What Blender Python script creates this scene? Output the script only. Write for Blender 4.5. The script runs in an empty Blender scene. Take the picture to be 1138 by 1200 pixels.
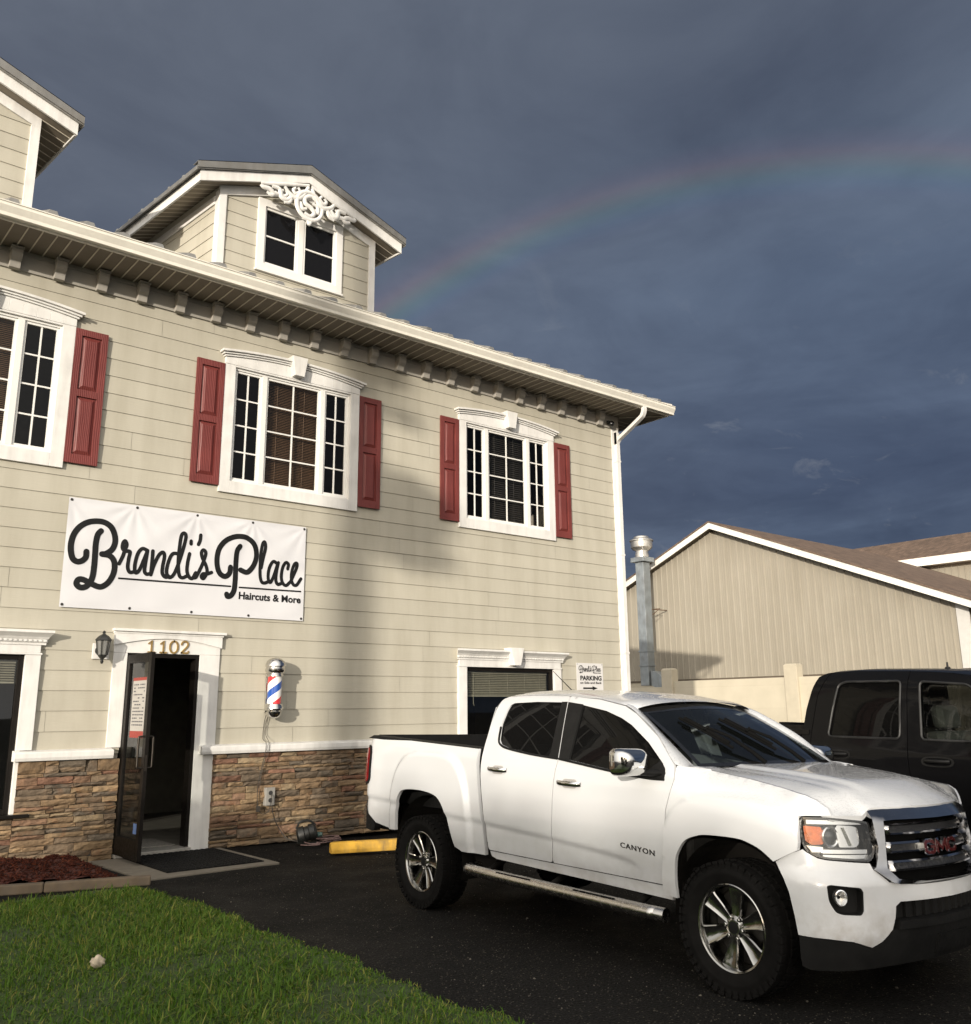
import bpy, bmesh, math, random
import numpy as np
from math import radians, sin, cos, pi, tan
from mathutils import Vector, Matrix
from mathutils.geometry import delaunay_2d_cdt
random.seed(7); RNG = np.random.default_rng(7)
scene = bpy.context.scene
COL = scene.collection
WM = {}                      # world matrices of the roots

# ------------------------------------------------------------------ helpers
def cat(P, n=8, closed=False):
    P = [np.array(p, float) for p in P]
    if len(P) < 3: return [tuple(p) for p in P]
    Q = [P[-1]] + P + [P[0], P[1]] if closed else [2*P[0]-P[1]] + P + [2*P[-1]-P[-2]]
    out = []
    for i in range(1, len(Q)-2):
        a, b, c, e = Q[i-1], Q[i], Q[i+1], Q[i+2]
        for k in range(n):
            t = k/n
            out.append(tuple(.5*((2*b)+(-a+c)*t+(2*a-5*b+4*c-e)*t*t+(-a+3*b-3*c+e)*t**3)))
    if not closed: out.append(tuple(P[-1]))
    return out

SKEW = [0]
class MB:
    """collects geometry in world space and links it as ONE mesh object"""
    def __init__(s): s.V = []; s.F = []; s.C = []; s.col = None
    def v(s, p): s.V.append((float(p[0]), float(p[1]), float(p[2]))); return len(s.V)-1
    def f(s, *i): s.F.append(tuple(i)); s.C.append(s.col)
    def poly(s, pts): s.f(*[s.v(p) for p in pts])
    def hexa(s, p):
        i = [s.v(q) for q in p]
        for q in ((0,3,2,1),(4,5,6,7),(0,1,5,4),(1,2,6,5),(2,3,7,6),(3,0,4,7)): s.f(*[i[k] for k in q])
    def box(s, x0, x1, y0, y1, z0, z1):
        s.hexa([(x0,y0,z0),(x1,y0,z0),(x1,y1,z0),(x0,y1,z0),(x0,y0,z1),(x1,y0,z1),(x1,y1,z1),(x0,y1,z1)])
    def obox(s, c, ax, h):
        c = Vector(c); a = [Vector(q).normalized()*k for q, k in zip(ax, h)]
        s.hexa([c-a[0]-a[1]-a[2], c+a[0]-a[1]-a[2], c+a[0]+a[1]-a[2], c-a[0]+a[1]-a[2],
                c-a[0]-a[1]+a[2], c+a[0]-a[1]+a[2], c+a[0]+a[1]+a[2], c-a[0]+a[1]+a[2]])
    def prism(s, pts, ext, caps=True):
        a = [s.v(p) for p in pts]; b = [s.v(Vector(p)+Vector(ext)) for p in pts]; n = len(a)
        for i in range(n): s.f(a[i], a[(i+1)%n], b[(i+1)%n], b[i])
        if caps: s.f(*a[::-1]); s.f(*b)
    def tube(s, path, r, n=10, caps=True):
        P = [Vector(p) for p in path]; R = r if isinstance(r, (list, tuple)) else [r]*len(P)
        rings = []; up = None
        for i, p in enumerate(P):
            t = (P[min(i+1, len(P)-1)]-P[max(i-1, 0)])
            t = t.normalized() if t.length > 1e-9 else Vector((0,0,1))
            if up is None: up = Vector((0,0,1)) if abs(t.z) < .9 else Vector((1,0,0))
            u = (up - t*up.dot(t))
            u = u.normalized() if u.length > 1e-6 else t.orthogonal().normalized()
            up = u; w = t.cross(u)
            rings.append([s.v(p+(u*cos(2*pi*k/n)+w*sin(2*pi*k/n))*R[i]) for k in range(n)])
        for a, b in zip(rings, rings[1:]):
            for k in range(n): s.f(a[k], a[(k+1)%n], b[(k+1)%n], b[k])
        if caps: s.f(*rings[0][::-1]); s.f(*rings[-1])
    def lathe(s, prof, c, ax=(0,0,1), n=32, u=None):
        ax = Vector(ax).normalized(); u = Vector(u).normalized() if u else ax.orthogonal().normalized(); w = ax.cross(u); c = Vector(c)
        rings = []
        for r, h in prof:
            if r < 1e-6: rings.append([s.v(c+ax*h)]*n)
            else: rings.append([s.v(c+ax*h+(u*cos(2*pi*k/n)+w*sin(2*pi*k/n))*r) for k in range(n)])
        for a, b in zip(rings, rings[1:]):
            for k in range(n):
                q = [a[k], a[(k+1)%n], b[(k+1)%n], b[k]]; d = []
                for x in q:
                    if x not in d: d.append(x)
                if len(d) > 2: s.f(*d)
    def stroke(s, pts, w, fn, h0, h1):
        """flat ribbon of width w with round ends in a plane; fn(a, b, h) -> 3D"""
        P = [np.array(p, float) for p in pts]; L = []; Rr = []
        for i, p in enumerate(P):
            t = P[min(i+1, len(P)-1)]-P[max(i-1, 0)]; t /= max(np.linalg.norm(t), 1e-9)
            nn = np.array([-t[1], t[0]])*w/2
            L.append(p+nn); Rr.append(p-nn)
        def capp(p, q, sgn):
            a = np.arctan2(*(q-p)[::-1])
            return [p+np.array([cos(a+sgn*k*pi/6), sin(a+sgn*k*pi/6)])*w/2 for k in range(1, 6)]
        for i in range(len(P)-1):
            for h, o in ((h1, 1),):
                s.poly([fn(*Rr[i], h), fn(*Rr[i+1], h), fn(*L[i+1], h), fn(*L[i], h)])
            s.poly([fn(*L[i], h1), fn(*L[i+1], h1), fn(*L[i+1], h0), fn(*L[i], h0)])
            s.poly([fn(*Rr[i], h1), fn(*Rr[i+1], h1), fn(*Rr[i+1], h0), fn(*Rr[i], h0)])
        for p, l, r in ((P[0], L[0], Rr[0]), (P[-1], Rr[-1], L[-1])):
            c = capp(p, l, 1); s.poly([fn(*q, h1) for q in [l]+c+[r]])
    def build(s, name, mat, parent=None, smooth=None, bevel=0, seg=2, recalc=True):
        me = bpy.data.meshes.new(name)
        V = np.array(s.V, float)
        if SKEW[0]: V[:, 0] -= SKEW[0]*np.maximum(0, V[:, 1]+.17)
        if parent is not None and parent.name in WM:
            M = np.array(WM[parent.name].inverted()); V = V@M[:3,:3].T+M[:3,3]
        me.from_pydata(V.tolist(), [], s.F); me.update()
        if any(c is not None for c in s.C):
            at = me.color_attributes.new('tint', 'FLOAT_COLOR', 'CORNER'); buf = []
            for fc, c in zip(s.F, s.C): buf += list((c or (.5,.5,.5))+(1,))*len(fc)
            at.data.foreach_set('color', buf)
        if recalc:
            b = bmesh.new(); b.from_mesh(me); bmesh.ops.recalc_face_normals(b, faces=b.faces); b.to_mesh(me); b.free()
        o = bpy.data.objects.new(name, me); COL.objects.link(o)
        if isinstance(mat, (list, tuple)): [me.materials.append(m) for m in mat]
        elif mat: me.materials.append(mat)
        if smooth is not None:
            me.shade_smooth(); me.set_sharp_from_angle(angle=radians(smooth))
        if bevel:
            m = o.modifiers.new('bevel', 'BEVEL'); m.width = bevel; m.segments = seg; m.limit_method = 'ANGLE'; m.angle_limit = radians(40)
        if parent is not None:
            o.parent = parent; WM[o.name] = WM.get(parent.name, Matrix())
        else: WM[o.name] = Matrix()
        return o

def tag(o, label=None, cat_=None, group=None, kind=None):
    if label: o['label'] = label
    if cat_: o['category'] = cat_
    if group: o['group'] = group
    if kind: o['kind'] = kind
    return o
def thing(name, label, cat_, loc=(0,0,0), group=None, mat=None):
    o = bpy.data.objects.new(name, None); COL.objects.link(o); o.empty_display_size = .2
    m = mat if mat is not None else Matrix.Translation(Vector(loc))
    o.matrix_world = m; WM[o.name] = m.copy()
    return tag(o, label, cat_, group)

# ------------------------------------------------------------------ materials
def nodes_of(name):
    m = bpy.data.materials.new(name); m.use_nodes = True; nt = m.node_tree
    return m, nt, nt.nodes['Principled BSDF']
def N(nt, t, **kw):
    n = nt.nodes.new(t)
    for k, v in kw.items():
        if k.startswith('i_'):
            key = k[2:]; key = int(key) if key.isdigit() else key.replace('_', ' ')
            n.inputs[key].default_value = v
        else: setattr(n, k, v)
    return n
def ramp(nt, stops, fac, interp='LINEAR'):
    r = nt.nodes.new('ShaderNodeValToRGB'); r.color_ramp.interpolation = interp
    e = r.color_ramp.elements
    while len(e) < len(stops): e.new(.5)
    for el, (p, c) in zip(e, stops): el.position = p; el.color = (*c, 1) if len(c) == 3 else c
    nt.links.new(fac, r.inputs['Fac']); return r
def mixc(nt, a, b, fac, mode='MIX'):
    m = nt.nodes.new('ShaderNodeMix'); m.data_type = 'RGBA'; m.blend_type = mode
    for sck, val in ((m.inputs['Factor'], fac), (m.inputs[6], a), (m.inputs[7], b)):
        if hasattr(val, 'is_linked') or hasattr(val, 'links'): nt.links.new(val, sck)
        else: sck.default_value = val if not isinstance(val, tuple) or len(val) == 4 else (*val, 1)
    return m.outputs[2]
def noise(nt, scale, detail=4, rough=.55, vec=None, dist=0):
    n = N(nt, 'ShaderNodeTexNoise', i_Scale=scale, i_Detail=detail, i_Roughness=rough, i_Distortion=dist)
    nt.links.new(vec if vec is not None else coord(nt), n.inputs['Vector']); return n.outputs['Fac']
def coord(nt):
    for n in nt.nodes:
        if n.type == 'TEX_COORD': return n.outputs['Object']
    return nt.nodes.new('ShaderNodeTexCoord').outputs['Object']
def stretched(nt, sx, sy, sz, rot=(0,0,0)):
    mp = nt.nodes.new('ShaderNodeMapping'); mp.inputs['Scale'].default_value = (sx, sy, sz); mp.inputs['Rotation'].default_value = rot
    nt.links.new(coord(nt), mp.inputs['Vector']); return mp.outputs['Vector']
def bump(nt, p, h, strength=.3, dist=.01):
    b = N(nt, 'ShaderNodeBump', i_Strength=strength, i_Distance=dist); nt.links.new(h, b.inputs['Height'])
    nt.links.new(b.outputs['Normal'], p.inputs['Normal']); return b
def paint(name, c, rough=.5, var=.08, scale=6, bmp=.0, metal=0, coat=0, spec=.5, dirt=0, dirtcol=(.12,.10,.08)):
    """painted or plain surface with soft mottling, optional dirt streaks and fine bump"""
    m, nt, p = nodes_of(name); p.inputs['Metallic'].default_value = metal
    p.inputs['Specular IOR Level'].default_value = spec; p.inputs['Coat Weight'].default_value = coat; p.inputs['Coat Roughness'].default_value = .04
    n1 = noise(nt, scale, 5, .6)
    r = ramp(nt, [(.3, tuple(x*(1-var) for x in c)), (.7, tuple(min(1, x*(1+var)) for x in c))], n1)
    out = r.outputs['Color']
    if dirt:
        st = noise(nt, 1, 4, .65, stretched(nt, 9, 9, .9)); d2 = noise(nt, 2.3, 3)
        mt = N(nt, 'ShaderNodeMath', operation='MULTIPLY'); nt.links.new(st, mt.inputs[0]); nt.links.new(d2, mt.inputs[1])
        rr = ramp(nt, [(.2, (0,0,0)), (.42, (dirt,)*3)], mt.outputs[0]); out = mixc(nt, out, (*dirtcol, 1), rr.outputs['Color'])
    nt.links.new(out, p.inputs['Base Color'])
    n2 = noise(nt, scale*4, 3)
    rr = ramp(nt, [(.3, (max(0, rough-.08),)*3), (.7, (min(1, rough+.1),)*3)], n2); nt.links.new(rr.outputs['Color'], p.inputs['Roughness'])
    if bmp: bump(nt, p, noise(nt, 90, 3), bmp, .002)
    return m
def glass_mat(name, tint=(.5,.55,.55), rough=.02, opac=.35, dark=(.01,.011,.012), ior=1.5):
    """window pane: see-through with tint, mirror-like at grazing angles"""
    m = bpy.data.materials.new(name); m.use_nodes = True; nt = m.node_tree; nt.nodes.clear()
    out = nt.nodes.new('ShaderNodeOutputMaterial')
    tr = N(nt, 'ShaderNodeBsdfTransparent'); tr.inputs['Color'].default_value = (*tint, 1)
    df = N(nt, 'ShaderNodeBsdfDiffuse'); df.inputs['Color'].default_value = (*dark, 1)
    m1 = nt.nodes.new('ShaderNodeMixShader'); m1.inputs[0].default_value = opac
    nt.links.new(tr.outputs[0], m1.inputs[1]); nt.links.new(df.outputs[0], m1.inputs[2])
    gl = N(nt, 'ShaderNodeBsdfGlossy', i_Roughness=rough)
    lw = N(nt, 'ShaderNodeLayerWeight', i_Blend=.5); r0 = 1.6*((ior-1)/(ior+1))**2
    p5 = N(nt, 'ShaderNodeMath', operation='POWER'); nt.links.new(lw.outputs['Facing'], p5.inputs[0]); p5.inputs[1].default_value = 5
    fr = N(nt, 'ShaderNodeMath', operation='MULTIPLY_ADD'); nt.links.new(p5.outputs[0], fr.inputs[0]); fr.inputs[1].default_value = 1-r0; fr.inputs[2].default_value = r0
    bp = N(nt, 'ShaderNodeBump', i_Strength=.02, i_Distance=.02); nt.links.new(noise(nt, 1.3, 1), bp.inputs['Height'])
    nt.links.new(bp.outputs[0], gl.inputs['Normal'])
    m2 = nt.nodes.new('ShaderNodeMixShader'); nt.links.new(fr.outputs[0], m2.inputs[0])
    nt.links.new(m1.outputs[0], m2.inputs[1]); nt.links.new(gl.outputs[0], m2.inputs[2]); nt.links.new(m2.outputs[0], out.inputs['Surface'])
    return m

# ------------------------------------------------------------------ camera, sun, world
EXPOSURE = .8
def make_camera():
    f, cy, D, h = 1077.99, 575.93, 11.447, 1.6346
    pi_, ro, ya = [radians(q) for q in (13.351, -.564, -39.857)]
    F = Vector((-sin(ya)*cos(pi_), cos(ya)*cos(pi_), sin(pi_))); Rt = Vector((cos(ya), sin(ya), 0)); U = Rt.cross(F)
    R2 = cos(ro)*Rt+sin(ro)*U; U2 = -sin(ro)*Rt+cos(ro)*U
    M = Matrix(((R2.x, U2.x, -F.x, 0), (R2.y, U2.y, -F.y, -D), (R2.z, U2.z, -F.z, h), (0,0,0,1)))
    c = bpy.data.cameras.new('camera'); c.sensor_fit = 'HORIZONTAL'; c.sensor_width = 36; c.lens = f/1138*36
    # 971/1024 keeps the photograph's 1138/1200 to within a twentieth of a percent
    c.shift_x = 0; c.shift_y = -(600-cy)/1138*-1*-1
    c.clip_start = .05; c.clip_end = 3000
    o = bpy.data.objects.new('camera', c); COL.objects.link(o); o.matrix_world = M; scene.camera = o
make_camera()
SUN_AZ, SUN_EL = radians(235.5), radians(9.6)      # azimuth from +Y towards +X
S = Vector((sin(SUN_AZ)*cos(SUN_EL), cos(SUN_AZ)*cos(SUN_EL), sin(SUN_EL)))
sl = bpy.data.lights.new('sun', 'SUN'); sl.energy = 2.8; sl.angle = radians(.55); sl.color = (1, .915, .79)
so = bpy.data.objects.new('sun', sl); COL.objects.link(so); so.rotation_euler = S.to_track_quat('Z', 'Y').to_euler(); so.location = S*60

SUNSIDE = (15.5, 14.6, 13.4, 1)
def make_world():
    w = bpy.data.worlds.new('World'); scene.world = w; w.use_nodes = True; nt = w.node_tree
    bg = nt.nodes['Background']; bg.inputs['Strength'].default_value = .1
    sky = N(nt, 'ShaderNodeTexSky', sky_type='NISHITA', sun_disc=False, sun_elevation=SUN_EL, sun_rotation=SUN_AZ, air_density=1.3, dust_density=2.0)
    tc = nt.nodes.new('ShaderNodeTexCoord'); D = tc.outputs['Generated']
    def math(op, a, b=None, c=None, clamp=False):
        n = N(nt, 'ShaderNodeMath', operation=op, use_clamp=clamp)
        for i, x in enumerate((a, b, c)):
            if x is None: continue
            if isinstance(x, (int, float)): n.inputs[i].default_value = x
            else: nt.links.new(x, n.inputs[i])
        return n.outputs[0]
    def dot(v):
        n = N(nt, 'ShaderNodeVectorMath', operation='DOT_PRODUCT'); nt.links.new(D, n.inputs[0]); n.inputs[1].default_value = v; return n.outputs['Value']
    sep = nt.nodes.new('ShaderNodeSeparateXYZ'); nt.links.new(D, sep.inputs[0]); z = sep.outputs['Z']
    # cloud deck coordinates: directions dropped onto a flat layer
    zz = math('ADD', math('MAXIMUM', z, 0.0), .16)
    cx = math('DIVIDE', sep.outputs['X'], zz); cyy = math('DIVIDE', sep.outputs['Y'], zz)
    cv = nt.nodes.new('ShaderNodeCombineXYZ'); nt.links.new(cx, cv.inputs[0]); nt.links.new(cyy, cv.inputs[1])
    def nz(scale, det, rough, off=0, dist=0, vec=None):
        mp = nt.nodes.new('ShaderNodeMapping'); mp.inputs['Location'].default_value = (off, off*.7, off*.3); nt.links.new(vec or cv.outputs[0], mp.inputs['Vector'])
        n = N(nt, 'ShaderNodeTexNoise', i_Scale=scale, i_Detail=det, i_Roughness=rough, i_Distortion=dist); nt.links.new(mp.outputs[0], n.inputs['Vector']); return n.outputs['Fac']
    # storm deck colour by height (radiance x10 because the strength is 0.1)
    K = SKYK
    st = ramp(nt, [(0, (.68*K,.92*K,1.34*K)), (.10, (.54*K,.75*K,1.16*K)), (.22, (.50*K,.69*K,1.13*K)), (.42, (.70*K,.95*K,1.45*K)), (.62, (.80*K,.99*K,1.38*K)), (1, (.78*K,.92*K,1.2*K))], z)
    # greyer away from the bow on the left
    left = math('MULTIPLY_ADD', dot((-cos(radians(40)), sin(radians(40)), 0)), 1.1, .35, clamp=True)
    c1 = mixc(nt, st.outputs[0], (.96*K, 1.12*K, 1.46*K, 1), left)
    big = ramp(nt, [(.30, (.74,.75,.79)), (.68, (1.24,1.22,1.18))], nz(1.1, 6, .55, 3.1, .4))
    c2 = mixc(nt, c1, big.outputs[0], 1.0, 'MULTIPLY')
    mid = ramp(nt, [(.34, (.88,.885,.90)), (.5, (1,1,1)), (.68, (1.13,1.12,1.10))], nz(3.1, 8, .6, 5.7, .6))
    c2 = mixc(nt, c2, mid.outputs[0], 1.0, 'MULTIPLY')
    # low streaky layers
    sv = nt.nodes.new('ShaderNodeMapping'); sv.inputs['Scale'].default_value = (1, 1, 5.5); nt.links.new(D, sv.inputs['Vector'])
    lowband = ramp(nt, [(.02, (1,)*3), (.30, (0.55,)*3), (.46, (0,)*3)], z)
    stk = ramp(nt, [(.36, (.80,.82,.86)), (.50, (1,1,1)), (.66, (1.42,1.40,1.34))], nz(2.4, 8, .58, 1.7, .5, sv.outputs[0]))
    c3 = mixc(nt, c2, mixc(nt, c2, stk.outputs[0], 1.0, 'MULTIPLY'), lowband.outputs[0])
    # thin bright wisps
    wis = ramp(nt, [(.60, (0,)*3), (.78, (1,)*3)], nz(5.2, 7, .62, 8.3, .8))
    wmask = math('MULTIPLY', math('MULTIPLY', wis.outputs[0], .30), ramp(nt, [(.08, (.6,)*3), (.25, (1,)*3), (.5, (.05,)*3)], z).outputs[0])
    c4 = mixc(nt, c3, (2.6*K, 2.7*K, 2.9*K, 1), wmask)
    # the bow: 42 degrees round the point opposite the sun, brighter inside than outside
    ba, be = radians(56.8), radians(-10.3)
    AS = (sin(ba)*cos(be), cos(ba)*cos(be), sin(be))
    ang = math('MULTIPLY', math('ARCCOSINE', dot(AS)), 180/pi)
    t = math('MULTIPLY', math('SUBTRACT', ang, 39.3), 1/4.0, clamp=True)
    B_ = lambda r, g_, b_: (r*BOWK, g_*BOWK, b_*BOWK)
    bow = ramp(nt, [(0, (0,0,0)), (.12, B_(.010,.010,.03)), (.26, B_(.0,.035,.07)), (.42, B_(.018,.085,.045)), (.56, B_(.10,.085,.02)), (.68, B_(.13,.045,.02)), (.80, B_(.055,.012,.018)), (1, (0,0,0))], t)
    fade = math('MULTIPLY', ramp(nt, [(.30, (1,)*3), (.40, (.92,)*3), (.48, (.66,)*3), (.56, (.48,)*3)], z).outputs[0], ramp(nt, [(.0, (0,)*3), (.1, (1,)*3)], z).outputs[0])
    bw = mixc(nt, (0,0,0,1), bow.outputs[0], fade)
    ins = ramp(nt, [(.0, (1.07,1.07,1.07)), (.5, (1,1,1)), (1, (.965,.965,.97))], t)
    c5 = mixc(nt, mixc(nt, c4, ins.outputs[0], 1.0, 'MULTIPLY'), bw, 1.0, 'ADD')
    # break in the clouds towards the low sun: clear sky there lights the place
    Sh = Vector((S.x, S.y, 0)).normalized()
    k = math('MULTIPLY_ADD', dot((Sh.x, Sh.y, .25)), 1.25, -.05, clamp=True)
    fin = mixc(nt, c5, mixc(nt, sky.outputs[0], SUNSIDE, .75), k)
    nt.links.new(fin, bg.inputs['Color'])
SKYK = .74; BOWK = 2.3
make_world()
scene.view_settings.view_transform = 'Standard'; scene.view_settings.look = 'None'
scene.view_settings.exposure = EXPOSURE; scene.view_settings.gamma = 1; scene.view_settings.use_curve_mapping = False
# ------------------------------------------------------------------ ground
def m_asphalt():
    m, nt, p = nodes_of('asphalt'); p.inputs['Specular IOR Level'].default_value = .07
    big = noise(nt, .35, 5, .6); fine = noise(nt, 60, 3, .7)
    a = ramp(nt, [(.3, (.0070,.0068,.0064)), (.7, (.0125,.0120,.0114))], big)
    b = ramp(nt, [(.35, (.35,)*3), (.68, (1.9,)*3)], fine)
    c = mixc(nt, a.outputs[0], b.outputs[0], 1, 'MULTIPLY')
    vo = N(nt, 'ShaderNodeTexVoronoi', i_Scale=60); nt.links.new(coord(nt), vo.inputs['Vector'])
    sp = ramp(nt, [(.0, (1,)*3), (.2, (1,)*3), (.32, (0,)*3)], vo.outputs['Distance'])
    wn = N(nt, 'ShaderNodeSeparateColor'); nt.links.new(vo.outputs['Color'], wn.inputs[0])
    pick = ramp(nt, [(.80, (0,)*3), (.9, (1,)*3)], wn.outputs[0])
    mk = N(nt, 'ShaderNodeMath', operation='MULTIPLY'); nt.links.new(sp.outputs[0], mk.inputs[0]); nt.links.new(pick.outputs[0], mk.inputs[1])
    c2 = mixc(nt, c, (.13,.115,.09,1), mk.outputs[0])
    nt.links.new(c2, p.inputs['Base Color'])
    r = ramp(nt, [(.35, (.62,)*3), (.65, (.9,)*3)], noise(nt, 1.2, 4)); nt.links.new(r.outputs[0], p.inputs['Roughness'])
    h = N(nt, 'ShaderNodeMath', operation='ADD'); nt.links.new(fine, h.inputs[0]); nt.links.new(vo.outputs['Distance'], h.inputs[1])
    bump(nt, p, h.outputs[0], .7, .012); return m
M_ASPH = m_asphalt()
def gz(x): return -.0213*min(max(x-4.95, 0), 3.1)
g = MB()
xs = [-400,-60,-8,4.95,5.7,6.5,7.3,8.05,30,100,400]; ys = [-400,-60,-20,-12,-8,-4,0,6,20,80,400]
idx = [[g.v((x, y, gz(x))) for y in ys] for x in xs]
for i in range(len(xs)-1):
    for j in range(len(ys)-1): g.f(idx[i][j], idx[i+1][j], idx[i+1][j+1], idx[i][j+1])
tag(g.build('asphalt_ground', M_ASPH, smooth=30), kind='structure')

M_SOIL = paint('lawn_soil', (.030,.052,.010), .95, .35, 14, .5)
def lawn_edge(y):   # ragged edge between grass and asphalt
    return 3.57+.035*sin(y*3.1)+.03*sin(y*7.7+1)+.02*sin(y*17.3)
g = MB(); n = 80; prev = None
for i in range(n+1):
    y = -2.02 - i*(13.0/n)
    x1 = lawn_edge(y)
    if y > -2.55: x1 = min(x1, 3.42+ (-2.02-y)*.25)
    row = [g.v((-16, y, .012)), g.v((x1-.25, y, .028)), g.v((x1, y, .004))]
    if prev:
        for k in range(2): g.f(prev[k], prev[k+1], row[k+1], row[k])
    prev = row
tag(g.build('lawn', M_SOIL, smooth=30), kind='structure')

def m_grass(name, c0, c1, c2):
    m, nt, p = nodes_of(name); p.inputs['Roughness'].default_value = .55; p.inputs['Specular IOR Level'].default_value = .25
    at = N(nt, 'ShaderNodeVertexColor', layer_name='tint'); sp = N(nt, 'ShaderNodeSeparateColor'); nt.links.new(at.outputs[0], sp.inputs[0])
    r = ramp(nt, [(0, c0), (.55, c1), (1, c2)], sp.outputs[0]); nt.links.new(r.outputs[0], p.inputs['Base Color'])
    p.inputs['Transmission Weight'].default_value = 0
    tl = N(nt, 'ShaderNodeBsdfTranslucent'); nt.links.new(r.outputs[0], tl.inputs['Color'])
    mx = nt.nodes.new('ShaderNodeMixShader'); mx.inputs[0].default_value = .3
    out = nt.nodes['Material Output']; nt.links.new(p.outputs[0], mx.inputs[1]); nt.links.new(tl.outputs[0], mx.inputs[2]); nt.links.new(mx.outputs[0], out.inputs['Surface']); return m
def np_mesh(name, V, F, mat, tint=None, parent=None):
    """large mesh of quads from arrays"""
    me = bpy.data.meshes.new(name); V = np.asarray(V, np.float32); F = np.asarray(F, np.int32)
    if parent is not None and parent.name in WM:
        M = np.array(WM[parent.name].inverted()); V = V@M[:3,:3].T+M[:3,3]
    me.vertices.add(len(V)); me.vertices.foreach_set('co', np.ascontiguousarray(V, np.float32).ravel())
    k = F.shape[1]; me.loops.add(F.size); me.loops.foreach_set('vertex_index', F.ravel())
    me.polygons.add(len(F)); me.polygons.foreach_set('loop_start', np.arange(0, F.size, k, dtype=np.int32))
    if tint is not None:
        at = me.color_attributes.new('tint', 'FLOAT_COLOR', 'POINT'); c = np.ones((len(V), 4), np.float32); c[:, :3] = np.asarray(tint)[:, None] if np.ndim(tint) == 1 else tint
        at.data.foreach_set('color', c.ravel())
    me.materials.append(mat); me.update(calc_edges=True); me.validate()
    me.polygons.foreach_set('use_smooth', np.ones(len(F), bool))
    o = bpy.data.objects.new(name, me); COL.objects.link(o)
    if parent is not None: o.parent = parent
    WM[o.name] = WM.get(parent.name, Matrix()) if parent is not None else Matrix()
    return o
def blades(n, px, py, pz, hgt, wid, lean, rng):
    """three-segment tapering bent leaves as quads"""
    a = rng.uniform(0, 2*pi, n); dx, dy = np.cos(a), np.sin(a); sx, sy = -dy, dx
    V = np.zeros((n, 8, 3)); ts = [0, .4, .75, 1.0]; ws = [.8, 1, .7, .08]
    for k, (t, w) in enumerate(zip(ts, ws)):
        off = lean*t**1.8*hgt; z = pz+hgt*(t-.38*np.clip(lean, 0, 1.3)*t**2)
        for s_, j in ((-1, 0), (1, 1)):
            V[:, 2*k+j, 0] = px+dx*off+s_*sx*w*wid/2; V[:, 2*k+j, 1] = py+dy*off+s_*sy*w*wid/2; V[:, 2*k+j, 2] = z
    b = np.arange(n)[:, None]*8
    F = np.concatenate([b+np.array([[0,1,3,2]]), b+np.array([[2,3,5,4]]), b+np.array([[4,5,7,6]])], 0)
    return V.reshape(-1, 3), F
def sm_noise(x, y, seed, f):
    r = np.random.default_rng(seed); s = 0
    for i in range(6):
        a = r.uniform(0, 2*pi); k = f*r.uniform(.6, 1.8); s = s+np.sin((x*np.cos(a)+y*np.sin(a))*k+r.uniform(0, 6.28))
    return s/6
def make_grass():
    rng = np.random.default_rng(3); parts = []
    n = 150000
    y = -2.05-rng.beta(1.0, 1.25, n)*7.6; x = 3.62-rng.beta(1.0, 1.5, n)*5.2
    le = 3.57+.035*np.sin(y*3.1)+.03*np.sin(y*7.7+1)+.02*np.sin(y*17.3)
    le = np.where(y > -2.55, np.minimum(le, 3.42+(-2.02-y)*.25), le)
    thin = sm_noise(x, y, 5, 3.5)+.6*sm_noise(x, y, 6, 9)
    keep = (x < le+rng.normal(0, .012, n)) & (rng.uniform(0, 1, n) < np.clip(1.15+.8*thin, .35, 1))
    # bare patch by the mulch border
    keep &= ~((((x-2.9)/.55)**2+((y+2.05)/.16)**2 < 1) & (rng.uniform(0, 1, n) < .75))
    keep &= ~((((x-2.75)/.35)**2+((y+5.15)/.12)**2 < 1) & (rng.uniform(0, 1, n) < .5))
    x, y, thin = x[keep], y[keep], thin[keep]; n = len(x)
    h = rng.gamma(4.2, .0125, n)*(1+.55*sm_noise(x, y, 8, 2.2)); h = np.clip(h*.82, .02, .14)
    edge = np.clip((3.57-x)/.25, .45, 1); h *= edge
    w = rng.uniform(.003, .0095, n); lean = np.abs(rng.normal(.75, .45, n))
    V, F = blades(n, x, y, .012+0*x, h, w, lean, rng)
    tint = np.clip(.45+.22*sm_noise(x, y, 11, 1.6)+rng.normal(0, .24, n), 0, 1)
    dry = rng.uniform(0, 1, n) < .05; tint[dry] = rng.uniform(.9, 1, dry.sum())
    tint = np.repeat(tint, 8)
    m = m_grass('grass_leaf', (.030,.076,.007), (.092,.182,.016), (.25,.24,.055))
    tag(np_mesh('grass', V, F, m, tint), 'coarse green lawn grass beside the black asphalt drive', 'grass', kind='stuff')
make_grass()

# mulch bed, its border, the slab and mat at the door
M_MULCH = paint('mulch_bark', (.060,.014,.008), .9, .5, 22, .6)
kd = Vector((.945, -.325, 0)).normalized(); kn = Vector((-kd.y, kd.x, 0))        # run of the border, and towards the wall
K0 = Vector((3.50, -1.93, 0))
g = MB(); nx, ny = 60, 22
def mulch_z(a, b): return .05+.13*max(0, 1-((b-.5)/.62)**2)*(.55+.45*sin(a*5+1)**2)+.02*sin(a*23)*cos(b*17)
grid = []
for i in range(nx+1):
    row = []
    for j in range(ny+1):
        x = -2.2+(3.50+2.2)*i/nx; yb = K0.y+(x-K0.x)*kd.y/kd.x+.12; b = j/ny
        y = yb+(-.06-yb)*b if x < 3.50 else yb
        z = mulch_z(x, b)*(min(1, (3.52-x)/.35) if x > 3.17 else 1)
        row.append(g.v((x, y, z+.01)))
    grid.append(row)
for i in range(nx):
    for j in range(ny): g.f(grid[i][j], grid[i+1][j], grid[i+1][j+1], grid[i][j+1])
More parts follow.
